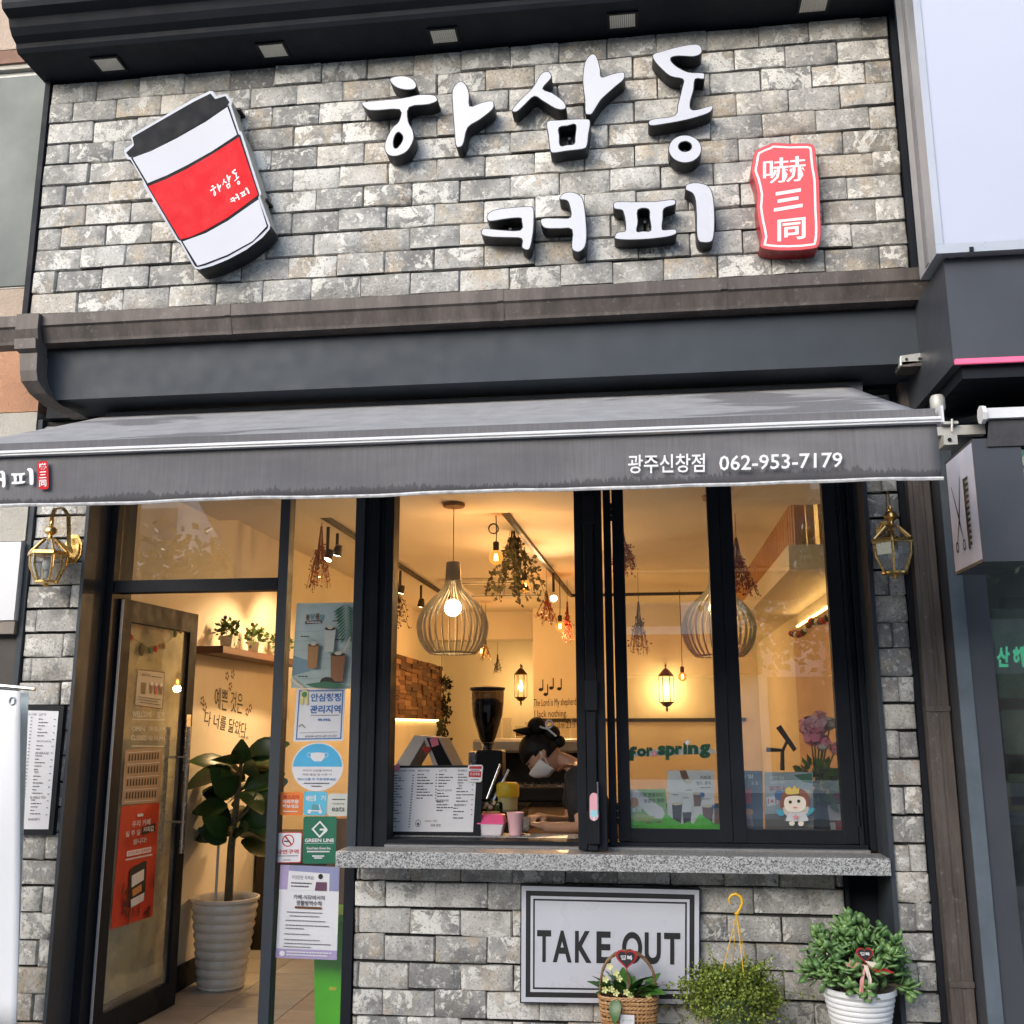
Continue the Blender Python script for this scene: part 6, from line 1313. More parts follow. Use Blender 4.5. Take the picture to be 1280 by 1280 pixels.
hnd.build('handle', m_wood('handle_cane', (.12, .06, .025), (.28, .16, .07), (20, 20, 20)), wb, smooth=True)
rnd = random.Random(33); PRIM = m_leaf('primrose_leaf', (.02, .07, .012), (.08, .20, .04), .35); pl1 = leaf_mesh('leaf', .10, .03, PRIM, .25, .35, 5)
for i in range(44):
    a = rnd.uniform(0, 6.28); r_ = rnd.uniform(0, .09); p = Vector((bx + r_ * math.cos(a) * 1.0, BY + r_ * math.sin(a) * .6, bz0 + .15 + rnd.uniform(0, .03))); d = Vector((math.cos(a) * .6, math.sin(a) * .6 - .15, rnd.uniform(.3, 1.4))); put_leaf(pl1, wb, p, d, rnd.uniform(-.6, .6), rnd.uniform(.6, 1.15))
put_leaf(pl1, wb, Vector((bx - .05, BY - .08, bz0 + .17)), Vector((-.1, -.5, -.6)), 0, 1.0)
FLW = pm('pale_yellow_petal', (.70, .70, .30), .6); 
for u, v in ((762, 1208), (770, 1216), (774, 1223), (757, 1224), (756, 1237), (764, 1236), (770, 1241), (788, 1245), (811, 1247), (783, 1240)):
    q = at(u, v, BY - .07); m = MB()
    for k in range(5):
        a = k * 1.256; m.quad(q, q + Vector((math.cos(a - .5) * .012, -.004, math.sin(a - .5) * .012)), q + Vector((math.cos(a) * .016, -.006, math.sin(a) * .016)), q + Vector((math.cos(a + .5) * .012, -.004, math.sin(a + .5) * .012)))
    m.build('primrose', FLW, wb, fix=False); MB().tube([q + Vector((0, .002, 0)), Vector((q.x * .5 + bx * .5, BY - .02, bz0 + .17))], .0018, 4).build('stalk', PRIM, wb)
gs = Sheet('gift_card', 'white card tucked into the front of the wicker basket', 'card', *[at(u, v, BY - .093) for u, v in ((775, 1268), (793, 1269), (793, 1290), (775, 1289))], PAPER); gs.text('green', .15, .28, .85, .42, pm('card_green', (.3, .5, .35), .6))
def heart_pick(label, u, v, Y, s_, par_stem):
    c = at(u, v, Y); t = thing('heart_pick', label, 'plant pick', (c.x, Y, c.z - .02), 'red-rimmed heart picks in the plants')
    H2 = [(x * s_, y * s_) for x, y in hs]
    MB().extr([(c.x + x, c.y, c.z + y) for x, y in H2], (0, .004, 0)).build('heart', pm('heart_rim_red', (.42, .015, .03), .5), t)
    MB().extr([(c.x + x * .8, c.y - .001, c.z + y * .8 + .0005) for x, y in H2], (0, -.0012, 0)).build('heart_face', pm('heart_black', (.02, .02, .022), .6), t)
    q = [c + Vector((x, -.0035, z)) for x, z in ((-.009 * s_ * 1000, .0045 * s_ * 1000), (.009 * s_ * 1000, .0045 * s_ * 1000), (.009 * s_ * 1000, -.002 * s_ * 1000), (-.009 * s_ * 1000, -.002 * s_ * 1000))]; vs, fs, _ = tmesh('행복', .02); MB().add([q[0].lerp(q[1], a).lerp(q[3].lerp(q[2], a), b) for a, b in vs], fs).build('lettering', WPRINT, t, fix=False)
    MB().tube([c + Vector((0, .004, -.014 * s_ * 1000 * .9)), c + Vector(par_stem)], .0022, 5).build('stick', pm('red_stick', (.35, .02, .03), .5), t); return t
heart_pick('heart-shaped plant pick over the primrose basket', 783, 1198, BY - .045, .0029, (.01, .02, -.13))
# trailing wire vine in a hanging pot
VY = -.02; vc = at(915, 1245, VY); wv = thing('hanging_vine', 'round bushy wire vine with a yellow plastic hanger', 'hanging plant', (vc.x, VY, vc.z - .16))
YELH = pm('yellow_hanger_plastic', (.72, .42, .01), .35)
MB().lathe([(.08, -.15), (.10, -.06), (.115, 0), (.12, .004)], vc, 20).build('pot', pm('dull_green_pot', (.10, .16, .10), .5), wv, smooth=True)
hk = [at(u, v, VY) for u, v in ((912.5, 1130), (911, 1124), (914, 1119), (920, 1117.5), (926, 1121), (928, 1128), (925, 1136), (921, 1142))]
MB().tube(hk, [.004, .005, .006, .0065, .0065, .006, .0055, .006], 8).ball(hk[-1], (.012, .008, .006), 8, 6).build('hook', YELH, wv, smooth=True)
for (du, dv, dy) in ((902, 1210, -.06), (928, 1222, -.10), (934, 1205, .05), (918, 1208, .08)): MB().tube([hk[-1], at(du, dv, VY) + Vector((0, dy, 0))], .0022, 5).build('hanger_strand', YELH, wv)
VL = m_leaf('wire_vine_leaf', (.06, .11, .01), (.34, .42, .07), .45); m = MB(); tw = MB(); rnd = random.Random(55)
def vleaf(q, l):
    d = Vector((rnd.gauss(0, 1), rnd.gauss(0, 1) - .5, rnd.gauss(0, 1) + .2)).normalized(); s_ = d.cross(Vector((rnd.gauss(0, 1), rnd.gauss(0, 1), rnd.gauss(0, 1)))).normalized()
    m.quad(q, q + d * l * .45 + s_ * l * .42, q + d * l, q + d * l * .45 - s_ * l * .42)
for i in range(620):
    a = rnd.uniform(0, 6.28); el = rnd.uniform(-.75, 1.25); R1 = rnd.uniform(.10, .19) * (1 + .1 * math.sin(3 * a)); d = Vector((math.cos(a) * math.cos(el) * 1.28, math.sin(a) * math.cos(el) * .85, math.sin(el) * .85 - .06)); ln = R1 if rnd.random() > .09 else R1 * rnd.uniform(1.25, 1.6)
    p0 = vc + d * .05; p1 = vc + d * ln; pm_ = (p0 + p1) / 2 + Vector((rnd.gauss(0, .012), rnd.gauss(0, .012), rnd.gauss(0, .012) + .01)); tw.tube([p0, pm_, p1], .0008, 3, cap=False)
    for k in range(26):
        t = rnd.uniform(.3, 1.0); q = p0.lerp(pm_, t * 2) if t < .5 else pm_.lerp(p1, t * 2 - 1); vleaf(q + Vector((rnd.gauss(0, .008), rnd.gauss(0, .008), rnd.gauss(0, .008))), rnd.uniform(.009, .016))
m.build('foliage', VL, wv, fix=False)['kind'] = 'stuff'; tw.build('twigs', pm('wiry_twig', (.09, .05, .025), .8), wv, fix=False)['kind'] = 'stuff'
# jade plant in a ribbed white pot
JY = -.10; jc = at(1073, 1232, JY); jr = (at(1118, 1232, JY) - at(1026, 1232, JY)).length / 2
jp = thing('jade_plant', 'jade plant in a ribbed white pot standing in a lime saucer', 'potted plant', (jc.x, JY, jc.z - .27)); jb = Vector(jp.location)
prof = [(jr * .62, .002), (jr * .64, .01)]
for i in range(11):
    z = .012 + i * .0205; r0 = jr * (.64 + .32 * i / 11); prof += [(r0, z), (r0 + .0035, z + .006), (r0 + .0035, z + .013), (r0 + .001, z + .019)]
prof += [(jr * .97, .243), (jr * 1.02, .25), (jr * 1.02, .268), (jr * .99, .27), (jr * .95, .262), (jr * .93, .23), (.01, .228)]
MB().lathe(prof, jb, 40).build('pot', pm('white_plastic_pot', (.74, .75, .76), .35, 0, .03), jp, smooth=True)
MB().lathe([(jr * .90, .232), (jr * .5, .24), (.005, .244)], jb, 20).build('soil', pm('soil', (.03, .02, .013), .95), jp)
MB().lathe([(jr * .8, -.012), (jr * .92, -.010), (jr * 1.06, .028), (jr * 1.08, .030), (jr * 1.04, .026), (jr * .9, -.002), (.01, -.003)], jb + Vector((.0, 0, .0)), 32).build('saucer', pm('lime_saucer', (.50, .56, .16), .4), jp, smooth=True)
JL = m_leaf('jade_leaf', (.04, .115, .035), (.19, .33, .11), .32); JB = pm('jade_bark', (.16, .12, .07), .85, 0, .25, 30, .4, 60)
bm2 = bmesh.new(); bmesh.ops.create_icosphere(bm2, subdivisions=1, radius=1); jme = bpy.data.meshes.new('leaf')
for v in bm2.verts:
    x, y, z = v.co; w = .52 + .12 * x; v.co = ((x + 1) * .0225, y * .021 * w * 1.25, z * .0042 + .012 * (x * .5 + .5) ** 2 * .5)
bm2.to_mesh(jme); bm2.free(); jme.materials.append(JL); jme.polygons.foreach_set('use_smooth', [True] * len(jme.polygons))
rnd = random.Random(77); nl = 0
for i in range(37):
    a = rnd.uniform(0, 6.28); el = rnd.uniform(-.25, 1.35); rad = rnd.uniform(.75, 1.0); cx = Vector((math.cos(a) * math.cos(el) * .215, math.sin(a) * math.cos(el) * .17, math.sin(el) * .225)) * rad; tip = jb + Vector((0, 0, .32)) + cx
    root = jb + Vector((rnd.uniform(-.07, .07), rnd.uniform(-.05, .05), .235)); midp = root.lerp(tip, .5) + Vector((0, 0, .03))
    MB().tube([root, midp, tip], [.010 if i < 8 else .005, .005, .003], 6).build('branch', JB, jp, smooth=True)
    ax = (tip - midp).normalized()
    for k in range(8):
        if nl >= 296: break
        b = k * 2.4 + rnd.uniform(0, .6); u_ = ax.cross(Vector((.3, .2, .9))).normalized(); w_ = ax.cross(u_); d = (u_ * math.cos(b) + w_ * math.sin(b)) * (.9 - .05 * k) + ax * (.25 + .12 * k) + Vector((0, 0, .15))
        put_leaf(jme, jp, tip - ax * (.028 - .004 * k), d, rnd.uniform(-.3, .3), rnd.uniform(1.0, 1.5)); nl += 1
jv = [v.co.copy() for v in jme.vertices]; jf = [tuple(p.vertices) for p in jme.polygons]; m = MB()
for i in range(420):
    a = rnd.uniform(0, 6.28); el = rnd.uniform(-.3, 1.4); rr_ = rnd.uniform(.3, .93); c = jb + Vector((0, 0, .33)) + Vector((math.cos(a) * math.cos(el) * .235, math.sin(a) * math.cos(el) * .17, math.sin(el) * .215)) * rr_; rot = Vector((rnd.gauss(0, 1), rnd.gauss(0, 1), rnd.gauss(0, 1) + .5)).to_track_quat('X', 'Z'); s_ = rnd.uniform(1.0, 1.5)
    m.add([c + rot @ (v * s_) for v in jv], jf)
m.build('inner_foliage', JL, jp, smooth='all', fix=False)['kind'] = 'stuff'
hp_ = heart_pick('heart-shaped plant pick tied with a red ribbon in the jade plant', 1081, 1193, JY - .165, .0021, (0, .06, -.09)); hc = at(1081, 1206, JY - .17)
RIB = pm('red_ribbon', (.50, .02, .03), .5); RIBW = pm('cream_ribbon', (.68, .60, .52), .6); RIBP = pm('pink_ribbon', (.66, .30, .28), .6)
for pts, mt in (([(0, 0, 0), (-.04, -.004, .012), (-.055, 0, -.004), (-.03, .002, -.012)], RIBP), ([(0, 0, 0), (.05, -.002, -.005), (.085, .004, -.02), (.05, .006, -.03)], RIB), ([(-.004, 0, 0), (.006, -.004, -.04), (.002, 0, -.095), (.012, 0, -.095), (.016, -.004, -.04), (.008, 0, 0)], RIBW), ([(.0, 0, 0), (-.018, -.004, -.045), (-.022, 0, -.08), (-.010, 0, -.08), (-.006, -.004, -.04), (.004, 0, 0)], RIBP), ([(0, -.001, .012), (.03, -.002, .008), (.05, -.002, -.004), (.02, -.002, -.006)], RIBW)):
    o = MB().quad(*[hc + Vector(q) * 1.35 for q in pts]).build('ribbon', mt, hp_, fix=False)
    so = o.modifiers.new('t', 'SOLIDIFY'); so.thickness = .001
MB().tube([hc + Vector((-.015, -.002, -.06)), hc + Vector((-.02, -.002, -.11))], .0015, 4).build('tag_stick', RIB, hp_)
# stand for the pots (low bench just below the picture)
bh = thing('plant_bench', 'low slatted wooden bench under the three plants', 'bench', (.25, -.03, 0)); BW = m_wood('bench_wood', (.16, .09, .05), (.26, .16, .09)); zb = bz0 - .002
zj = jb.z - .014
for k in range(4): box('slat', BW, bh, -.45, .72, -.22 + k * .085, -.145 + k * .085, min(zb, vc.z - .152) - .03, min(zb, vc.z - .152) - .001)
for x in (-.40, .66):
    for y in (-.2, .08): box('leg', BW, bh, x, x + .04, y, y + .04, 0, min(zb, vc.z - .152) - .031)
if zj > .05:
    pst = thing('pot_stand', 'short round stand under the jade plant saucer', 'stand', (jb.x, JY, 0)); MB().lathe([(.12, 0), (.12, .02), (.05, .04), (.05, zj - .05), (.12, zj - .03), (.12, zj)], (jb.x, JY, 0), 20).build('column', BW, pst, smooth=True)

# ================================================================== left neighbour
ST1 = m_stucco('pinkish_stucco', (.50, .40, .32)); ST2 = m_stucco('cream_stucco', (.52, .50, .44)); ST3 = m_stucco('orange_stucco', (.52, .28, .17))
nb = thing('neighbour_building', 'stucco building with a grey window left of the brick sign wall', 'building', (-4.6, .3, 0))
NY = -.02
def nbox(name, mat, u0, v0, u1, v1, y0=NY, y1=.5, x0=-6.5):
    x1 = -3.1002; za, zb_ = at(20, v1, y0).z, at(20, v0, y0).z; return box(name, mat, nb, x0, x1, y0, y1, za, zb_)
nbox('stucco_band', ST1, 0, -120, 60, 61); nbox('string_course', pm('brown_band', (.23, .13, .09), .8, 0, .2, 6, .3), 0, 62, 60, 78, NY - .015)
nbox('stucco_band', ST2, 0, 79, 60, 86); w_ = nbox('window', pm('aluminium_frame', (.40, .41, .40), .5, .3), 0, 86.5, 60, 360, NY + .03)
box('pane', pm('dusty_window', (.17, .19, .18), .6, 0, .35, 1.2, spec=.2), nb, -6.4, -3.15, NY + .02, NY + .0295, at(20, 355, NY).z, at(20, 93, NY).z)
nbox('stucco_band', ST1, 0, 361, 40, 428); nbox('stucco_band', ST3, 0, 429, 40, 515); nbox('stucco_band', ST2, 0, 516, 40, 676); nbox('white_panel', pm('white_sheet_panel', (.68, .70, .72), .4, 0, .05, 1), 0, 677, 40, 775, NY - .03)
nbox('panel_rail', pm('grey_brown_rail', (.22, .19, .16), .6), 0, 776, 40, 792, NY - .02); nbox('dark_opening', pm('dark_opening', (.035, .03, .026), .5), 0, 793, 40, 1700, NY + .04)
box('wall_return', ST1, nb, -6.5, -3.1004, .501, .8, 0, 5.8)

# ================================================================== right neighbour
SL2 = pm('dark_slate_cladding', (.050, .055, .066), .42, 0, .15, 2.5, .05, 20)
rn = thing('neighbour_shop', 'dark slate clad shop front right of the downpipe', 'building', (2.4, 0, 0))
XC = 1.335
box('column', SL2, rn, XC, 1.49, -.20, .42, 0, 3.0)
box('column_lit_side', pm('blue_grey_lit_side', (.10, .125, .15), .45, 0, .2, 6), rn, XC - .004, XC + .055, -.2125, -.2005, 0, 2.98)  # lighter strip painted on for the column's blue-lit side face
box('fascia', SL2, rn, 1.265, 4.5, -.76, -.05, 2.955, 3.405); box('soffit', BLACK, rn, 1.30, 4.5, -.74, .42, 2.90, 2.954)
box('neon_edge', pm('pink_edge_strip', (.70, .10, .20), .4, emit=.25, ecol=(.9, .15, .3)), rn, 1.268, 4.5, -.775, -.7605, 2.952, 2.972)
box('upper_wall', pm('dark_render', (.05, .05, .052), .8, 0, .2, 10, .5, 90), rn, 1.375, 4.5, -.35, .6, 3.4055, 7.5)
GL2 = m_glass('neighbour_glass', (.55, .60, .55), 1.75, .10)
box('shop_pane', GL2, rn, 1.4905, 4.4, -.12, -.112, .25, 2.9); box('stall_riser', SL2, rn, 1.4905, 4.4, -.14, .0, 0, .249)
box('interior_back', pm('neighbour_interior', (.35, .33, .30), .8, 0, .3, 2), rn, 1.495, 4.4, 1.2, 1.3, 0, 2.9); box('interior_floor', PAVE, rn, 1.495, 4.4, .05, 1.199, .001, .02); box('party_wall', ST2, rn, 1.38, 1.494, .4205, 9.6, 0, 3.3)
for (u0, v0, u1, v1, c, nm) in ((1255, 745, 1290, 760, (.06, .10, .11), 'inner_frame'), (1262, 760, 1290, 1010, (.55, .55, .50), 'paper_panel'), (1248, 870, 1290, 890, (.55, .06, .04), 'red_band'), (1250, 940, 1290, 970, (.35, .16, .2), 'cushion'), (1256, 975, 1290, 1015, (.60, .34, .05), 'yellow_toy'), (1262, 1020, 1290, 1180, (.05, .06, .06), 'chair_back')):
    a, b = at(u0, v1, .15), at(u1, v0, .15); box(nm, pm('shop_' + nm, c, .6, 0, .3, 12), rn, a.x, b.x, .15, .22, a.z, b.z, .01)
a, b = at(1247, 834, -.10), at(1264, 808, -.10); NEON = pm('green_neon_print', (.10, .70, .45), .5, emit=.6, ecol=(.1, .8, .5))
for bd, x0, x1 in (('산', 1246, 1262), ('헤어', 1266, 1296)):
    vs, fs, _ = tmesh(bd, .04); q = [at(x0, 808, -.105), at(x1, 808, -.105), at(x1, 834, -.105), at(x0, 834, -.105)]; MB().add([q[0].lerp(q[1], s_).lerp(q[3].lerp(q[2], s_), t_) for s_, t_ in vs], fs).build('lettering', NEON, rn, fix=False)
# light-box sign
lbx = thing('light_box_sign', 'large blank white light box sign in an aluminium frame on the neighbouring shop', 'sign', (2.6, -.7, 3.4))
LBF = pm('lightbox_face', (.48, .51, .63), .4, 0, .02, 1); ALU2 = pm('anodised_aluminium', (.50, .51, .53), .35, .5, .06, 4)
box('casing', ALU2, lbx, 1.225, 4.5, -.80, -.555, 3.41, 5.6); box('face', LBF, lbx, 1.252, 4.48, -.808, -.8005, 3.447, 5.58); box('bottom_rail', ALU2, lbx, 1.222, 4.5, -.815, -.8005, 3.406, 3.446); box('side_rail', ALU2, lbx, 1.222, 1.2515, -.815, -.8005, 3.4465, 5.6); box('side_groove', pm('groove_grey', (.2, .2, .21), .5), lbx, 1.2215, 1.2245, -.70, -.65, 3.42, 5.6)
c = at(1214, 311, -.816); box('cable_clip', BLKACR, lbx, c.x - .008, c.x + .008, -.822, -.8152, c.z - .012, c.z + .006)
# projecting scissor sign
bs = thing('blade_sign', 'projecting hairdresser sign with black scissors and comb on a pale face', 'sign', tuple(at(1225, 720, -.25)))
# pale face looks towards the street's left: quad traced on a vertical plane X = const
FXc = 1.268; q = [atX(u, v, FXc) for u, v in ((1183, 583), (1216, 548), (1227, 698), (1192, 717))]
ya, yb = (q[0].y + q[3].y) / 2, (q[1].y + q[2].y) / 2; zt, zb2 = (q[0].z + q[1].z) / 2, (q[2].z + q[3].z) / 2
yfar, ynear = max(ya, yb), min(ya, yb); yfar = min(yfar, -.2135)
box('casing', SL2, bs, FXc + .001, FXc + .175, ynear, yfar, zb2 - .012, zt + .012)
fq = [(FXc, yfar - .012, zt), (FXc, ynear + .008, zt), (FXc, ynear + .008, zb2), (FXc, yfar - .012, zb2)]
fs2 = Sheet('sign_face', '', '', *fq, pm('pale_lilac_face', (.66, .70, .86), .4), parent=bs, thick=.0006)
def st_(pts, w, mat):   # thin stroke
    (x0, y0), (x1, y1) = pts; d = Vector((x1 - x0, y1 - y0)); n = Vector((-d.y, d.x)).normalized() * w; fs2.poly([(x0 + n.x, y0 + n.y), (x1 + n.x * .3, y1 + n.y * .3), (x1 - n.x * .3, y1 - n.y * .3), (x0 - n.x, y0 - n.y)], mat)
st_([(.33, .57), (.13, .24)], .02, INK); st_([(.33, .57), (.48, .20)], .02, INK); st_([(.33, .57), (.20, .75)], .018, INK); st_([(.33, .57), (.43, .76)], .018, INK)
fs2.ring(.18, .80, .055, .05, .65, INK); fs2.ring(.45, .81, .055, .05, .65, INK)
fs2.rect(.60, .25, .67, .87, INK)
for i in range(12): fs2.rect(.67, .252 + i * .052, .79, .278 + i * .052, INK)
box('hanging_arm', BLACK, bs, FXc + .10, FXc + .16, yfar - .1, -.2005, zt + .0125, zt + .05)
# neighbour's awning
na = thing('awning', 'short dark awning with a white front bar on the neighbouring shop', 'awning', tuple(at(1250, 540, -.85))); DKA = pm('charcoal_canvas', (.05, .05, .055), .9, 0, .2, 20, .3, 120)
f0 = at(1226, 519, -.88); MB().quad((f0.x + .02, -.88, f0.z + .01), (4.4, -.88, f0.z + .01), (4.4, -.25, 2.86), (1.36, -.25, 2.86)).build('canvas', DKA, na); box('front_bar', ALU, na, f0.x + .012, 4.4, -.905, -.865, f0.z - .02, f0.z + .02); MB().tube([(f0.x - .004, -.885, f0.z), (f0.x + .0115, -.885, f0.z)], .036, 8).build('end_cap', ALU, na)
v0 = at(1234, 558, -.885); o = MB().quad((f0.x + .025, -.885, f0.z - .021), (4.4, -.885, f0.z - .021), (4.4, -.88, v0.z), (v0.x, -.88, v0.z)).build('valance', DKA, na)
for ob in (o,): so = ob.modifiers.new('t', 'SOLIDIFY'); so.thickness = .003
# downpipe between the shops
dpz = thing('downpipe', 'brown rectangular downpipe between the narrow brick pillar and the slate column', 'drainpipe', (1.28, .0, 0))
for z0, z1 in ((0, .50), (.506, 1.62), (1.626, 3.12)):
    p = MB(); X0, X1, Yf = 1.2305, 1.3305, -.075
    p.extr([(X0, Yf + .1, z0), (X0, Yf + .004, z0), (X0 + .018, Yf + .004, z0), (X0 + .02, Yf, z0), (X0 + .046, Yf, z0), (X0 + .048, Yf + .005, z0), (X0 + .064, Yf + .005, z0), (X0 + .066, Yf, z0), (X1 - .006, Yf, z0), (X1 - .002, Yf + .005, z0), (X1 - .002, Yf + .1, z0)], (0, 0, z1 - z0)); p.build('pipe_length', PIPE, dpz)
for z in (.503, 1.623): box('pipe_collar', PIPE, dpz, 1.2295, 1.3300, -.079, .02, z - .014, z + .010, .002)
p = at(1141, 448, -.33); cl_ = thing('gutter_clamp', 'small pale metal clamp at the right end of the fascia beam', 'bracket', tuple(p)); MB().hexa([(p.x - .055, -.32, p.z - .03), (p.x + .05, -.32, p.z - .018), (p.x + .05, -.22, p.z - .018), (p.x - .055, -.22, p.z - .03), (p.x - .05, -.32, p.z + .02), (p.x + .045, -.32, p.z + .03), (p.x + .045, -.22, p.z + .03), (p.x - .05, -.22, p.z + .02)]).build('clamp_body', pm('pale_zinc', (.45, .45, .43), .45, .4, .2, 15), cl_, bevel=.004)
for dx in (-.025, .03): MB().tube([(p.x + dx, -.3215, p.z), (p.x + dx, -.326, p.z)], .006, 8).build('screw', BLKACR, cl_)
box('pipe_head', PIPE, cl_, p.x - .045, p.x + .045, -.32, -.2, 3.13, p.z - .032)

# ================================================================== far apartment tower seen in the gap
tw_ = thing('apartment_tower', 'pale apartment tower glimpsed in the gap beside the light box', 'building', (22, 62, 0)); TWM = pm('tower_paint', (.60, .58, .50), .8, 0, .06, .3); TWG = pm('tower_glass', (.16, .30, .30), .15, 0, .2, .5)
box('wall', TWM, tw_, 17, 34, 60, 72, 0, 70)
for k in range(22):
    z = 2 + k * 3.0
    for j in range(7):
        if 20.5 < 17.4 + j * 2.4 < 31: box('window', TWG, tw_, 17.4 + j * 2.4, 19.3 + j * 2.4, 59.9, 59.99, z + .8, z + 2.3); box('balcony_rail', PAPER, tw_, 17.4 + j * 2.4, 19.3 + j * 2.4, 59.7, 59.85, z + .2, z + .75)

# ================================================================== across the street (seen mirrored in the panes)
ob_ = thing('opposite_building', 'pale grey building across the street, mirrored in the window panes', 'building', (0, -18, 0)); OW = m_stucco('pale_render', (.80, .77, .72)); OG = pm('street_window', (.05, .07, .08), .1)
box('wall', OW, ob_, -34, 34, -24, -16.8, 0, 8.0)
for j in range(7):
    x = -14 + j * 4.4
    for z in (3.95, 6.1): w_ = box('window', OG, ob_, x, x + 1.8, -16.85, -16.79, z, z + 1.2); box('frame', ALU, ob_, x + .87, x + .93, -16.87, -16.8505, z, z + 1.2)
    box('shop_opening', pm('shop_dark', (.05, .045, .04), .3), ob_, x - .6, x + 3.0, -16.84, -16.79, .3, 2.7)
for j, (x, cc) in enumerate(((-9.0, (.50, .07, .03)), (-4.6, (.60, .12, .04)), (1.2, (.55, .06, .04)), (6.0, (.50, .08, .04)))):
    t = thing('street_awning', ('orange-red', 'bright orange', 'scarlet', 'brick red')[j] + ' awning over a shop across the street', 'awning', (x, -16, 2.8), 'red awnings across the street'); MB().hexa([(x - 1.6, -16.0, 2.75), (x + 1.6, -16.0, 2.75), (x + 1.6, -16.79, 2.75), (x - 1.6, -16.79, 2.75), (x - 1.6, -16.0, 3.15), (x + 1.6, -16.0, 3.15), (x + 1.6, -16.79, 3.75), (x - 1.6, -16.79, 3.75)]).build('canvas', pm('street_red_%d' % j, cc, .8), t)
ob_.location.y -= 3.4
for o_ in [o for o in COL.objects if o.name.startswith('street_awning')]: o_.location.y -= 3.4
def tree(label, x, y, h, seed):
    t = thing('street_tree', label, 'tree', (x, y, -.05), 'street trees across the road'); r = random.Random(seed); m = MB()
    MB().tube([(x, y, -.05), (x + .05, y, h * .3), (x, y + .1, h * .55), (x + .05, y, h * .8)], [.13, .10, .07, .03], 10).build('trunk', BARK, t, smooth=True)
    for i in range(60):
        a = r.uniform(0, 6.28); el = r.uniform(-.4, 1.3); rr = r.uniform(.5, 1.0); c = Vector((x, y, h * .68)) + Vector((math.cos(a) * math.cos(el) * 1.5, math.sin(a) * math.cos(el) * 1.5, math.sin(el) * h * .33)) * rr
        for k in range(60):
            q = c + Vector((r.gauss(0, .2), r.gauss(0, .2), r.gauss(0, .2))); d = Vector((r.gauss(0, 1), r.gauss(0, 1), r.gauss(0, 1))).normalized(); s_ = d.cross(Vector((r.random(), r.random(), r.random() - .5))).normalized(); m.quad(q, q + d * .06 + s_ * .045, q + d * .13, q + d * .06 - s_ * .045)
    m.build('crown', m_leaf('street_leaf_%d' % seed, (.03, .07, .01), (.14, .22, .05)), t, fix=False)['kind'] = 'stuff'
tree('slim young street tree mirrored in the door transom', -5.6, -7.4, 3.9, 1); tree('leafy street tree mirrored in the second window leaf', 2.6, -8.2, 4.4, 2)

# ================================================================== barista
from itertools import chain
def skinned(V, E, Rd, root, sub=2):
    me = bpy.data.meshes.new('sk'); me.from_pydata([tuple(v) for v in V], E, []); o = bpy.data.objects.new('sk', me); COL.objects.link(o)
    md = o.modifiers.new('s', 'SKIN'); sk = me.skin_vertices[0].data
    for i, r in enumerate(Rd): sk[i].radius = (r, r) if not isinstance(r, tuple) else r
    for i in range(len(V)): sk[i].use_root = (i == root)
    s2 = o.modifiers.new('u', 'SUBSURF'); s2.levels = sub; s2.render_levels = sub
    dg = bpy.context.evaluated_depsgraph_get(); dg.update(); m2 = bpy.data.meshes.new_from_object(o.evaluated_get(dg))
    out = ([tuple(v.co) for v in m2.vertices], [tuple(p.vertices) for p in m2.polygons]); bpy.data.objects.remove(o); bpy.data.meshes.remove(m2); return out
PYc = .92
J = {'pel': at(748, 1130, PYc), 'sp1': at(746, 1075, PYc), 'sp2': at(742, 1025, PYc), 'ch': at(734, 985, PYc), 'nb': at(716, 957, PYc), 'nk': at(703, 949, PYc), 'hd': at(690, 946, PYc),
     'ls': at(724, 972, PYc - .15), 'le': at(728, 1036, PYc - .27), 'lw': at(684, 1034, PYc - .36), 'lh': at(671, 1031, PYc - .375), 'rs': at(724, 972, PYc + .15), 're': at(712, 1030, PYc + .10), 'rw': at(682, 1024, PYc - .14), 'rh': at(669, 1021, PYc - .20)}
for sd, yo in (('l', -.09), ('r', .09)):
    b = J['pel']; J[sd + 'hip'] = Vector((b.x, PYc + yo, b.z - .06)); J[sd + 'kn'] = Vector((b.x - .03, PYc + yo, .48)); J[sd + 'an'] = Vector((b.x + .03, PYc + yo, .10)); J[sd + 'to'] = Vector((b.x - .13, PYc + yo, .05))
names = list(J); ix = {n: i for i, n in enumerate(names)}
E_ = [('pel', 'sp1'), ('sp1', 'sp2'), ('sp2', 'ch'), ('ch', 'nb'), ('nb', 'nk'), ('nk', 'hd'), ('ch', 'ls'), ('ls', 'le'), ('le', 'lw'), ('lw', 'lh'), ('ch', 'rs'), ('rs', 're'), ('re', 'rw'), ('rw', 'rh'), ('pel', 'lhip'), ('lhip', 'lkn'), ('lkn', 'lan'), ('lan', 'lto'), ('pel', 'rhip'), ('rhip', 'rkn'), ('rkn', 'ran'), ('ran', 'rto')]
RR = dict(pel=.13, sp1=.115, sp2=.12, ch=.125, nb=.055, nk=.041, hd=.048, ls=.06, le=.040, lw=.026, lh=.03, rs=.06, re=.040, rw=.026, rh=.03, lhip=.085, lkn=.058, lan=.038, lto=.035, rhip=.085, rkn=.058, ran=.038, rto=.035)
sv, sf = skinned([J[n] for n in names], [(ix[a], ix[b]) for a, b in E_], [RR[n] for n in names], ix['pel'])
bd_ = MB(); bd_.add(sv, sf)
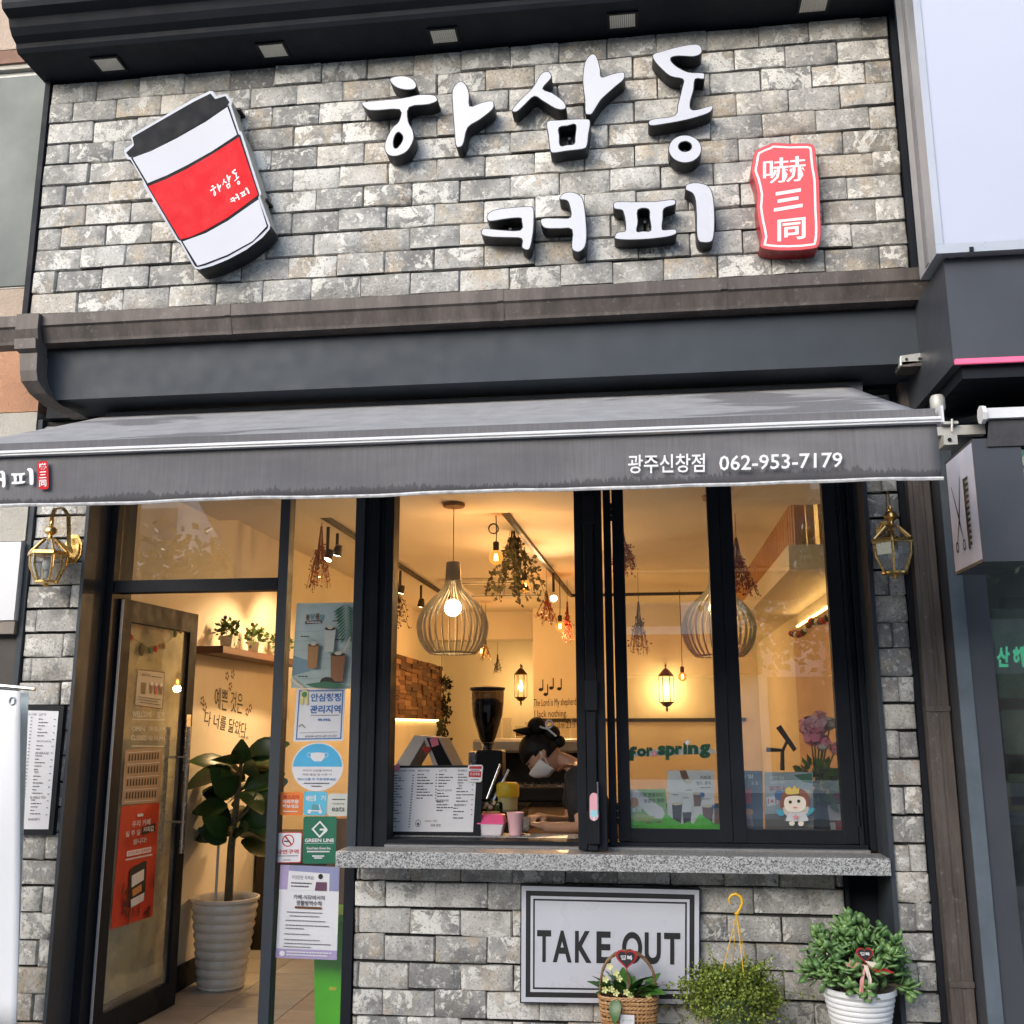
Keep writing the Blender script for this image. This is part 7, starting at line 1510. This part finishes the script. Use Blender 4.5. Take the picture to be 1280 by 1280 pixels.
# head: ellipsoid with brow, nose, chin, ears in its own tilted frame
HC = at(677, 943, PYc); HF = Vector((-.64, 0, -.77)).normalized(); HU = Vector((-.77, 0, .64)).normalized(); HS = Vector((0, -1, 0))
def hp3(f, s, u): return HC + HF * f + HS * s + HU * u
def head_r(f, s, u): return hp3(f * .098, s * .076, u * .118)
o0 = len(bd_.v); n, mm = 22, 14
for i in range(mm + 1):
    el = -math.pi / 2 + math.pi * i / mm
    for j in range(n):
        a = 2 * math.pi * j / n; f, s_, u = math.cos(el) * math.cos(a), math.cos(el) * math.sin(a), math.sin(el)
        k = 1.0
        if u < -.2: k = 1 - .16 * (-u - .2) * (1 if f > -.1 else .4)
        nose = .30 * math.exp(-((f - .95) ** 2) / .05 - (s_ ** 2) / .018 - ((u + .22) ** 2) / .02); brow = .05 * math.exp(-((u - .12) ** 2) / .01) * max(f, 0); eye = -.05 * math.exp(-((abs(s_) - .36) ** 2) / .03 - ((u + .02) ** 2) / .01) * max(f, 0)
        bd_.v.append(tuple(head_r(f * k + nose + brow + eye, s_ * k, u)))
for i in range(mm):
    for j in range(n): bd_.f.append((o0 + i * n + j, o0 + i * n + (j + 1) % n, o0 + (i + 1) * n + (j + 1) % n, o0 + (i + 1) * n + j)); bd_.k.append(0)
for sg in (1, -1): bd_.ball(hp3(-.012, sg * .078, -.012), (.020, .010, .030), 10, 7)
# hands with five fingers each, closed round a cup lid and its straw
def hand(w, h, side):
    fwd = (h - w).normalized(); lat = Vector((0, 0, 1)).cross(fwd).normalized() * side; dn_ = Vector((0, 0, -1)); V = [w, w + fwd * .045, ]; E2 = [(0, 1)]; Rr = [.026, .032]
    for k, (off, ln) in enumerate(((-.030, .058), (-.010, .070), (.010, .074), (.030, .064))):
        b0 = w + fwd * .075 + lat * off; c0 = len(V); V += [b0, b0 + fwd * ln * .45 + dn_ * .006, b0 + fwd * ln * .75 + dn_ * .028, b0 + fwd * ln * .80 + dn_ * .052]; Rr += [.011, .009, .0085, .0075]; E2 += [(1, c0), (c0, c0 + 1), (c0 + 1, c0 + 2), (c0 + 2, c0 + 3)]
    c0 = len(V); tb2 = w + fwd * .03 - lat * .032; V += [tb2, tb2 + fwd * .03 - lat * .014 + dn_ * .012, tb2 + fwd * .055 - lat * .010 + dn_ * .030]; Rr += [.014, .011, .009]; E2 += [(1, c0), (c0, c0 + 1), (c0 + 1, c0 + 2)]
    a, b = skinned(V, E2, Rr, 1, 1); bd_.add(a, b)
hand(J['lw'], J['lh'], 1); hand(J['rw'], J['rh'], -1)
SKINM = pm('skin', (.46, .27, .18), .5, 0, .06, 12)
SKINM.node_tree.nodes['Principled BSDF'].inputs['Subsurface Weight'].default_value = .1
ps = thing('person', 'person in a black short-sleeved top and white mask bending over the serving ledge', 'person', (J['pel'].x, PYc, .019))
bo = bd_.build('body', SKINM, ps, smooth='all', fix=False); rmod = bo.modifiers.new('r', 'REMESH'); rmod.mode = 'VOXEL'; rmod.voxel_size = .0055; rmod.use_smooth_shade = True; sm = bo.modifiers.new('sm', 'SMOOTH'); sm.factor = .5; sm.iterations = 2
# clothes
BLKC = pm('black_cotton', (.012, .013, .016), .9, 0, .3, 9, .5, 14); lt = J['ls'].lerp(J['le'], .82); rt2 = J['rs'].lerp(J['re'], .8)
CV = [J['pel'] + Vector((0, 0, -.05)), J['sp1'], J['sp2'], J['ch'], J['ch'].lerp(J['nb'], .75), J['ls'], J['ls'].lerp(J['le'], .4), lt, J['rs'], J['rs'].lerp(J['re'], .4), rt2]
cv, cf = skinned(CV, [(0, 1), (1, 2), (2, 3), (3, 4), (3, 5), (5, 6), (6, 7), (3, 8), (8, 9), (9, 10)], [.15, .135, .142, .145, .082, .083, .073, .066, .083, .073, .066], 0)
MB().add(cv, cf).build('black_top', BLKC, ps, smooth='all', fix=False)
tv, tf = skinned([J['pel'] + Vector((0, 0, -.02)), J['lhip'], J['lkn'], J['lan'], J['rhip'], J['rkn'], J['ran']], [(0, 1), (1, 2), (2, 3), (0, 4), (4, 5), (5, 6)], [.145, .10, .075, .06, .10, .075, .06], 0, 1)
MB().add(tv, tf).build('trousers', BLKC, ps, smooth='all', fix=False)
for sd in 'lr': c = J[sd + 'to']; MB().ball(c + Vector((.06, 0, -.002)), (.135, .05, .042), 12, 8).build('shoe', BLKACR, ps, smooth='all')
STRAP = pm('brown_leather', (.16, .06, .03), .5); p0 = at(699, 966, .62); MB().tube([at(697, 963, PYc - .155), at(706, 957.5, PYc - .175), at(714, 957.5, PYc - .165), at(722, 962, PYc - .13)], [.010] * 4, 6).build('apron_strap', SKINM if False else STRAP, ps, smooth=True)
# hair
HAIR = pm('black_hair', (.004, .0038, .004), .55, 0, .3, 30, .6, 90, spec=.25); m = MB(); n, mm = 32, 20
for i in range(mm + 1):
    el = -math.pi / 2 + math.pi * i / mm
    for j in range(n):
        a = 2 * math.pi * j / n; f, s_, u = math.cos(el) * math.cos(a), math.cos(el) * math.sin(a), math.sin(el)
        hairy = (u > .30 - .10 * abs(s_)) or (f < -.02 and u > -.45) or (f < .30 and u > .10)
        k = 1.13 + .015 * math.sin(a * 9 + el * 5) if hairy else .80
        m.v.append(tuple(head_r(f * k, s_ * k, u * k)))
for i in range(mm):
    for j in range(n): m.f.append((i * n + j, i * n + (j + 1) % n, (i + 1) * n + (j + 1) % n, (i + 1) * n + j)); m.k.append(0)
m.build('hair', HAIR, ps, smooth='all')
for (u, v, r_) in ((671, 908, .052), (690, 917, .046), (699, 927, .034)): MB().ball(at(u, v, PYc), (r_, r_ * .9, r_), 12, 8).build('hair_bun', HAIR, ps, smooth='all')
MB().tube([at(668, 913, PYc), at(655, 914, PYc - .03), at(641, 913, PYc - .04)], [.03, .022, .004], 8).build('hair_lock', HAIR, ps, smooth='all')
sc_ = [at(600 + x / 6.4, 860 + y / 6.4, PYc - .085) for x, y in ((478, 308), (510, 320), (540, 326), (570, 310), (582, 285), (568, 262), (545, 258), (530, 275), (528, 300), (540, 325), (575, 355), (610, 385))]
MB().tube(sc_, .006, 6).build('white_hair_ribbon', PAPER, ps, smooth=True)
# mask, strap, lashes
MSK = pm('white_mask_fabric', (.70, .72, .74), .85, 0, .05, 6, .3, 40); m = MB(); na_, nb_ = 13, 8
for i in range(nb_ + 1):
    u = -.10 - .80 * i / nb_
    for j in range(na_ + 1):
        a = R_(-82 + 164 * j / na_); rr_2 = math.sqrt(max(.08, 1 - u * u * .85)); f = math.cos(a) * rr_2 * (1.15 + .16 * math.exp(-a * a * 3) * math.exp(-((u + .35) ** 2) / .12)) + .02 * (i % 2); m.v.append(tuple(head_r(f, math.sin(a) * rr_2 * 1.10, u)))
for i in range(nb_):
    for j in range(na_): m.f.append((i * (na_ + 1) + j, i * (na_ + 1) + j + 1, (i + 1) * (na_ + 1) + j + 1, (i + 1) * (na_ + 1) + j)); m.k.append(0)
o = m.build('face_mask', MSK, ps, smooth='all'); so = o.modifiers.new('t', 'SOLIDIFY'); so.thickness = .002
for uu in (-.14, -.62): MB().tube([head_r(.15, 1.08, uu), head_r(-.0, 1.12, uu * .5), head_r(-.14, 1.13, .08)], .0018, 4).build('mask_strap', MSK, ps)
for uu, ff in ((.0, .86),): MB().tube([head_r(ff + .08, .28, uu), head_r(ff, .45, uu - .03), head_r(ff - .14, .60, uu)], .0028, 5).build('eyelashes', HAIR, ps)
MB().tube([head_r(.98, .22, .17), head_r(.90, .45, .20), head_r(.74, .64, .16)], .0035, 5).build('eyebrow', HAIR, ps)
# takeaway lid in the hands
lc = at(655, 1028, .50); ld = thing('steel_cup', 'small steel cup held in the barista\'s hands', 'cup', tuple(lc + Vector((0, 0, -.04)))); MB().lathe([(.022, -.04), (.03, -.03), (.034, .02), (.036, .024), (.033, .026), (.028, -.02)], lc, 18).build('cup_wall', CHROME, ld, smooth=True)
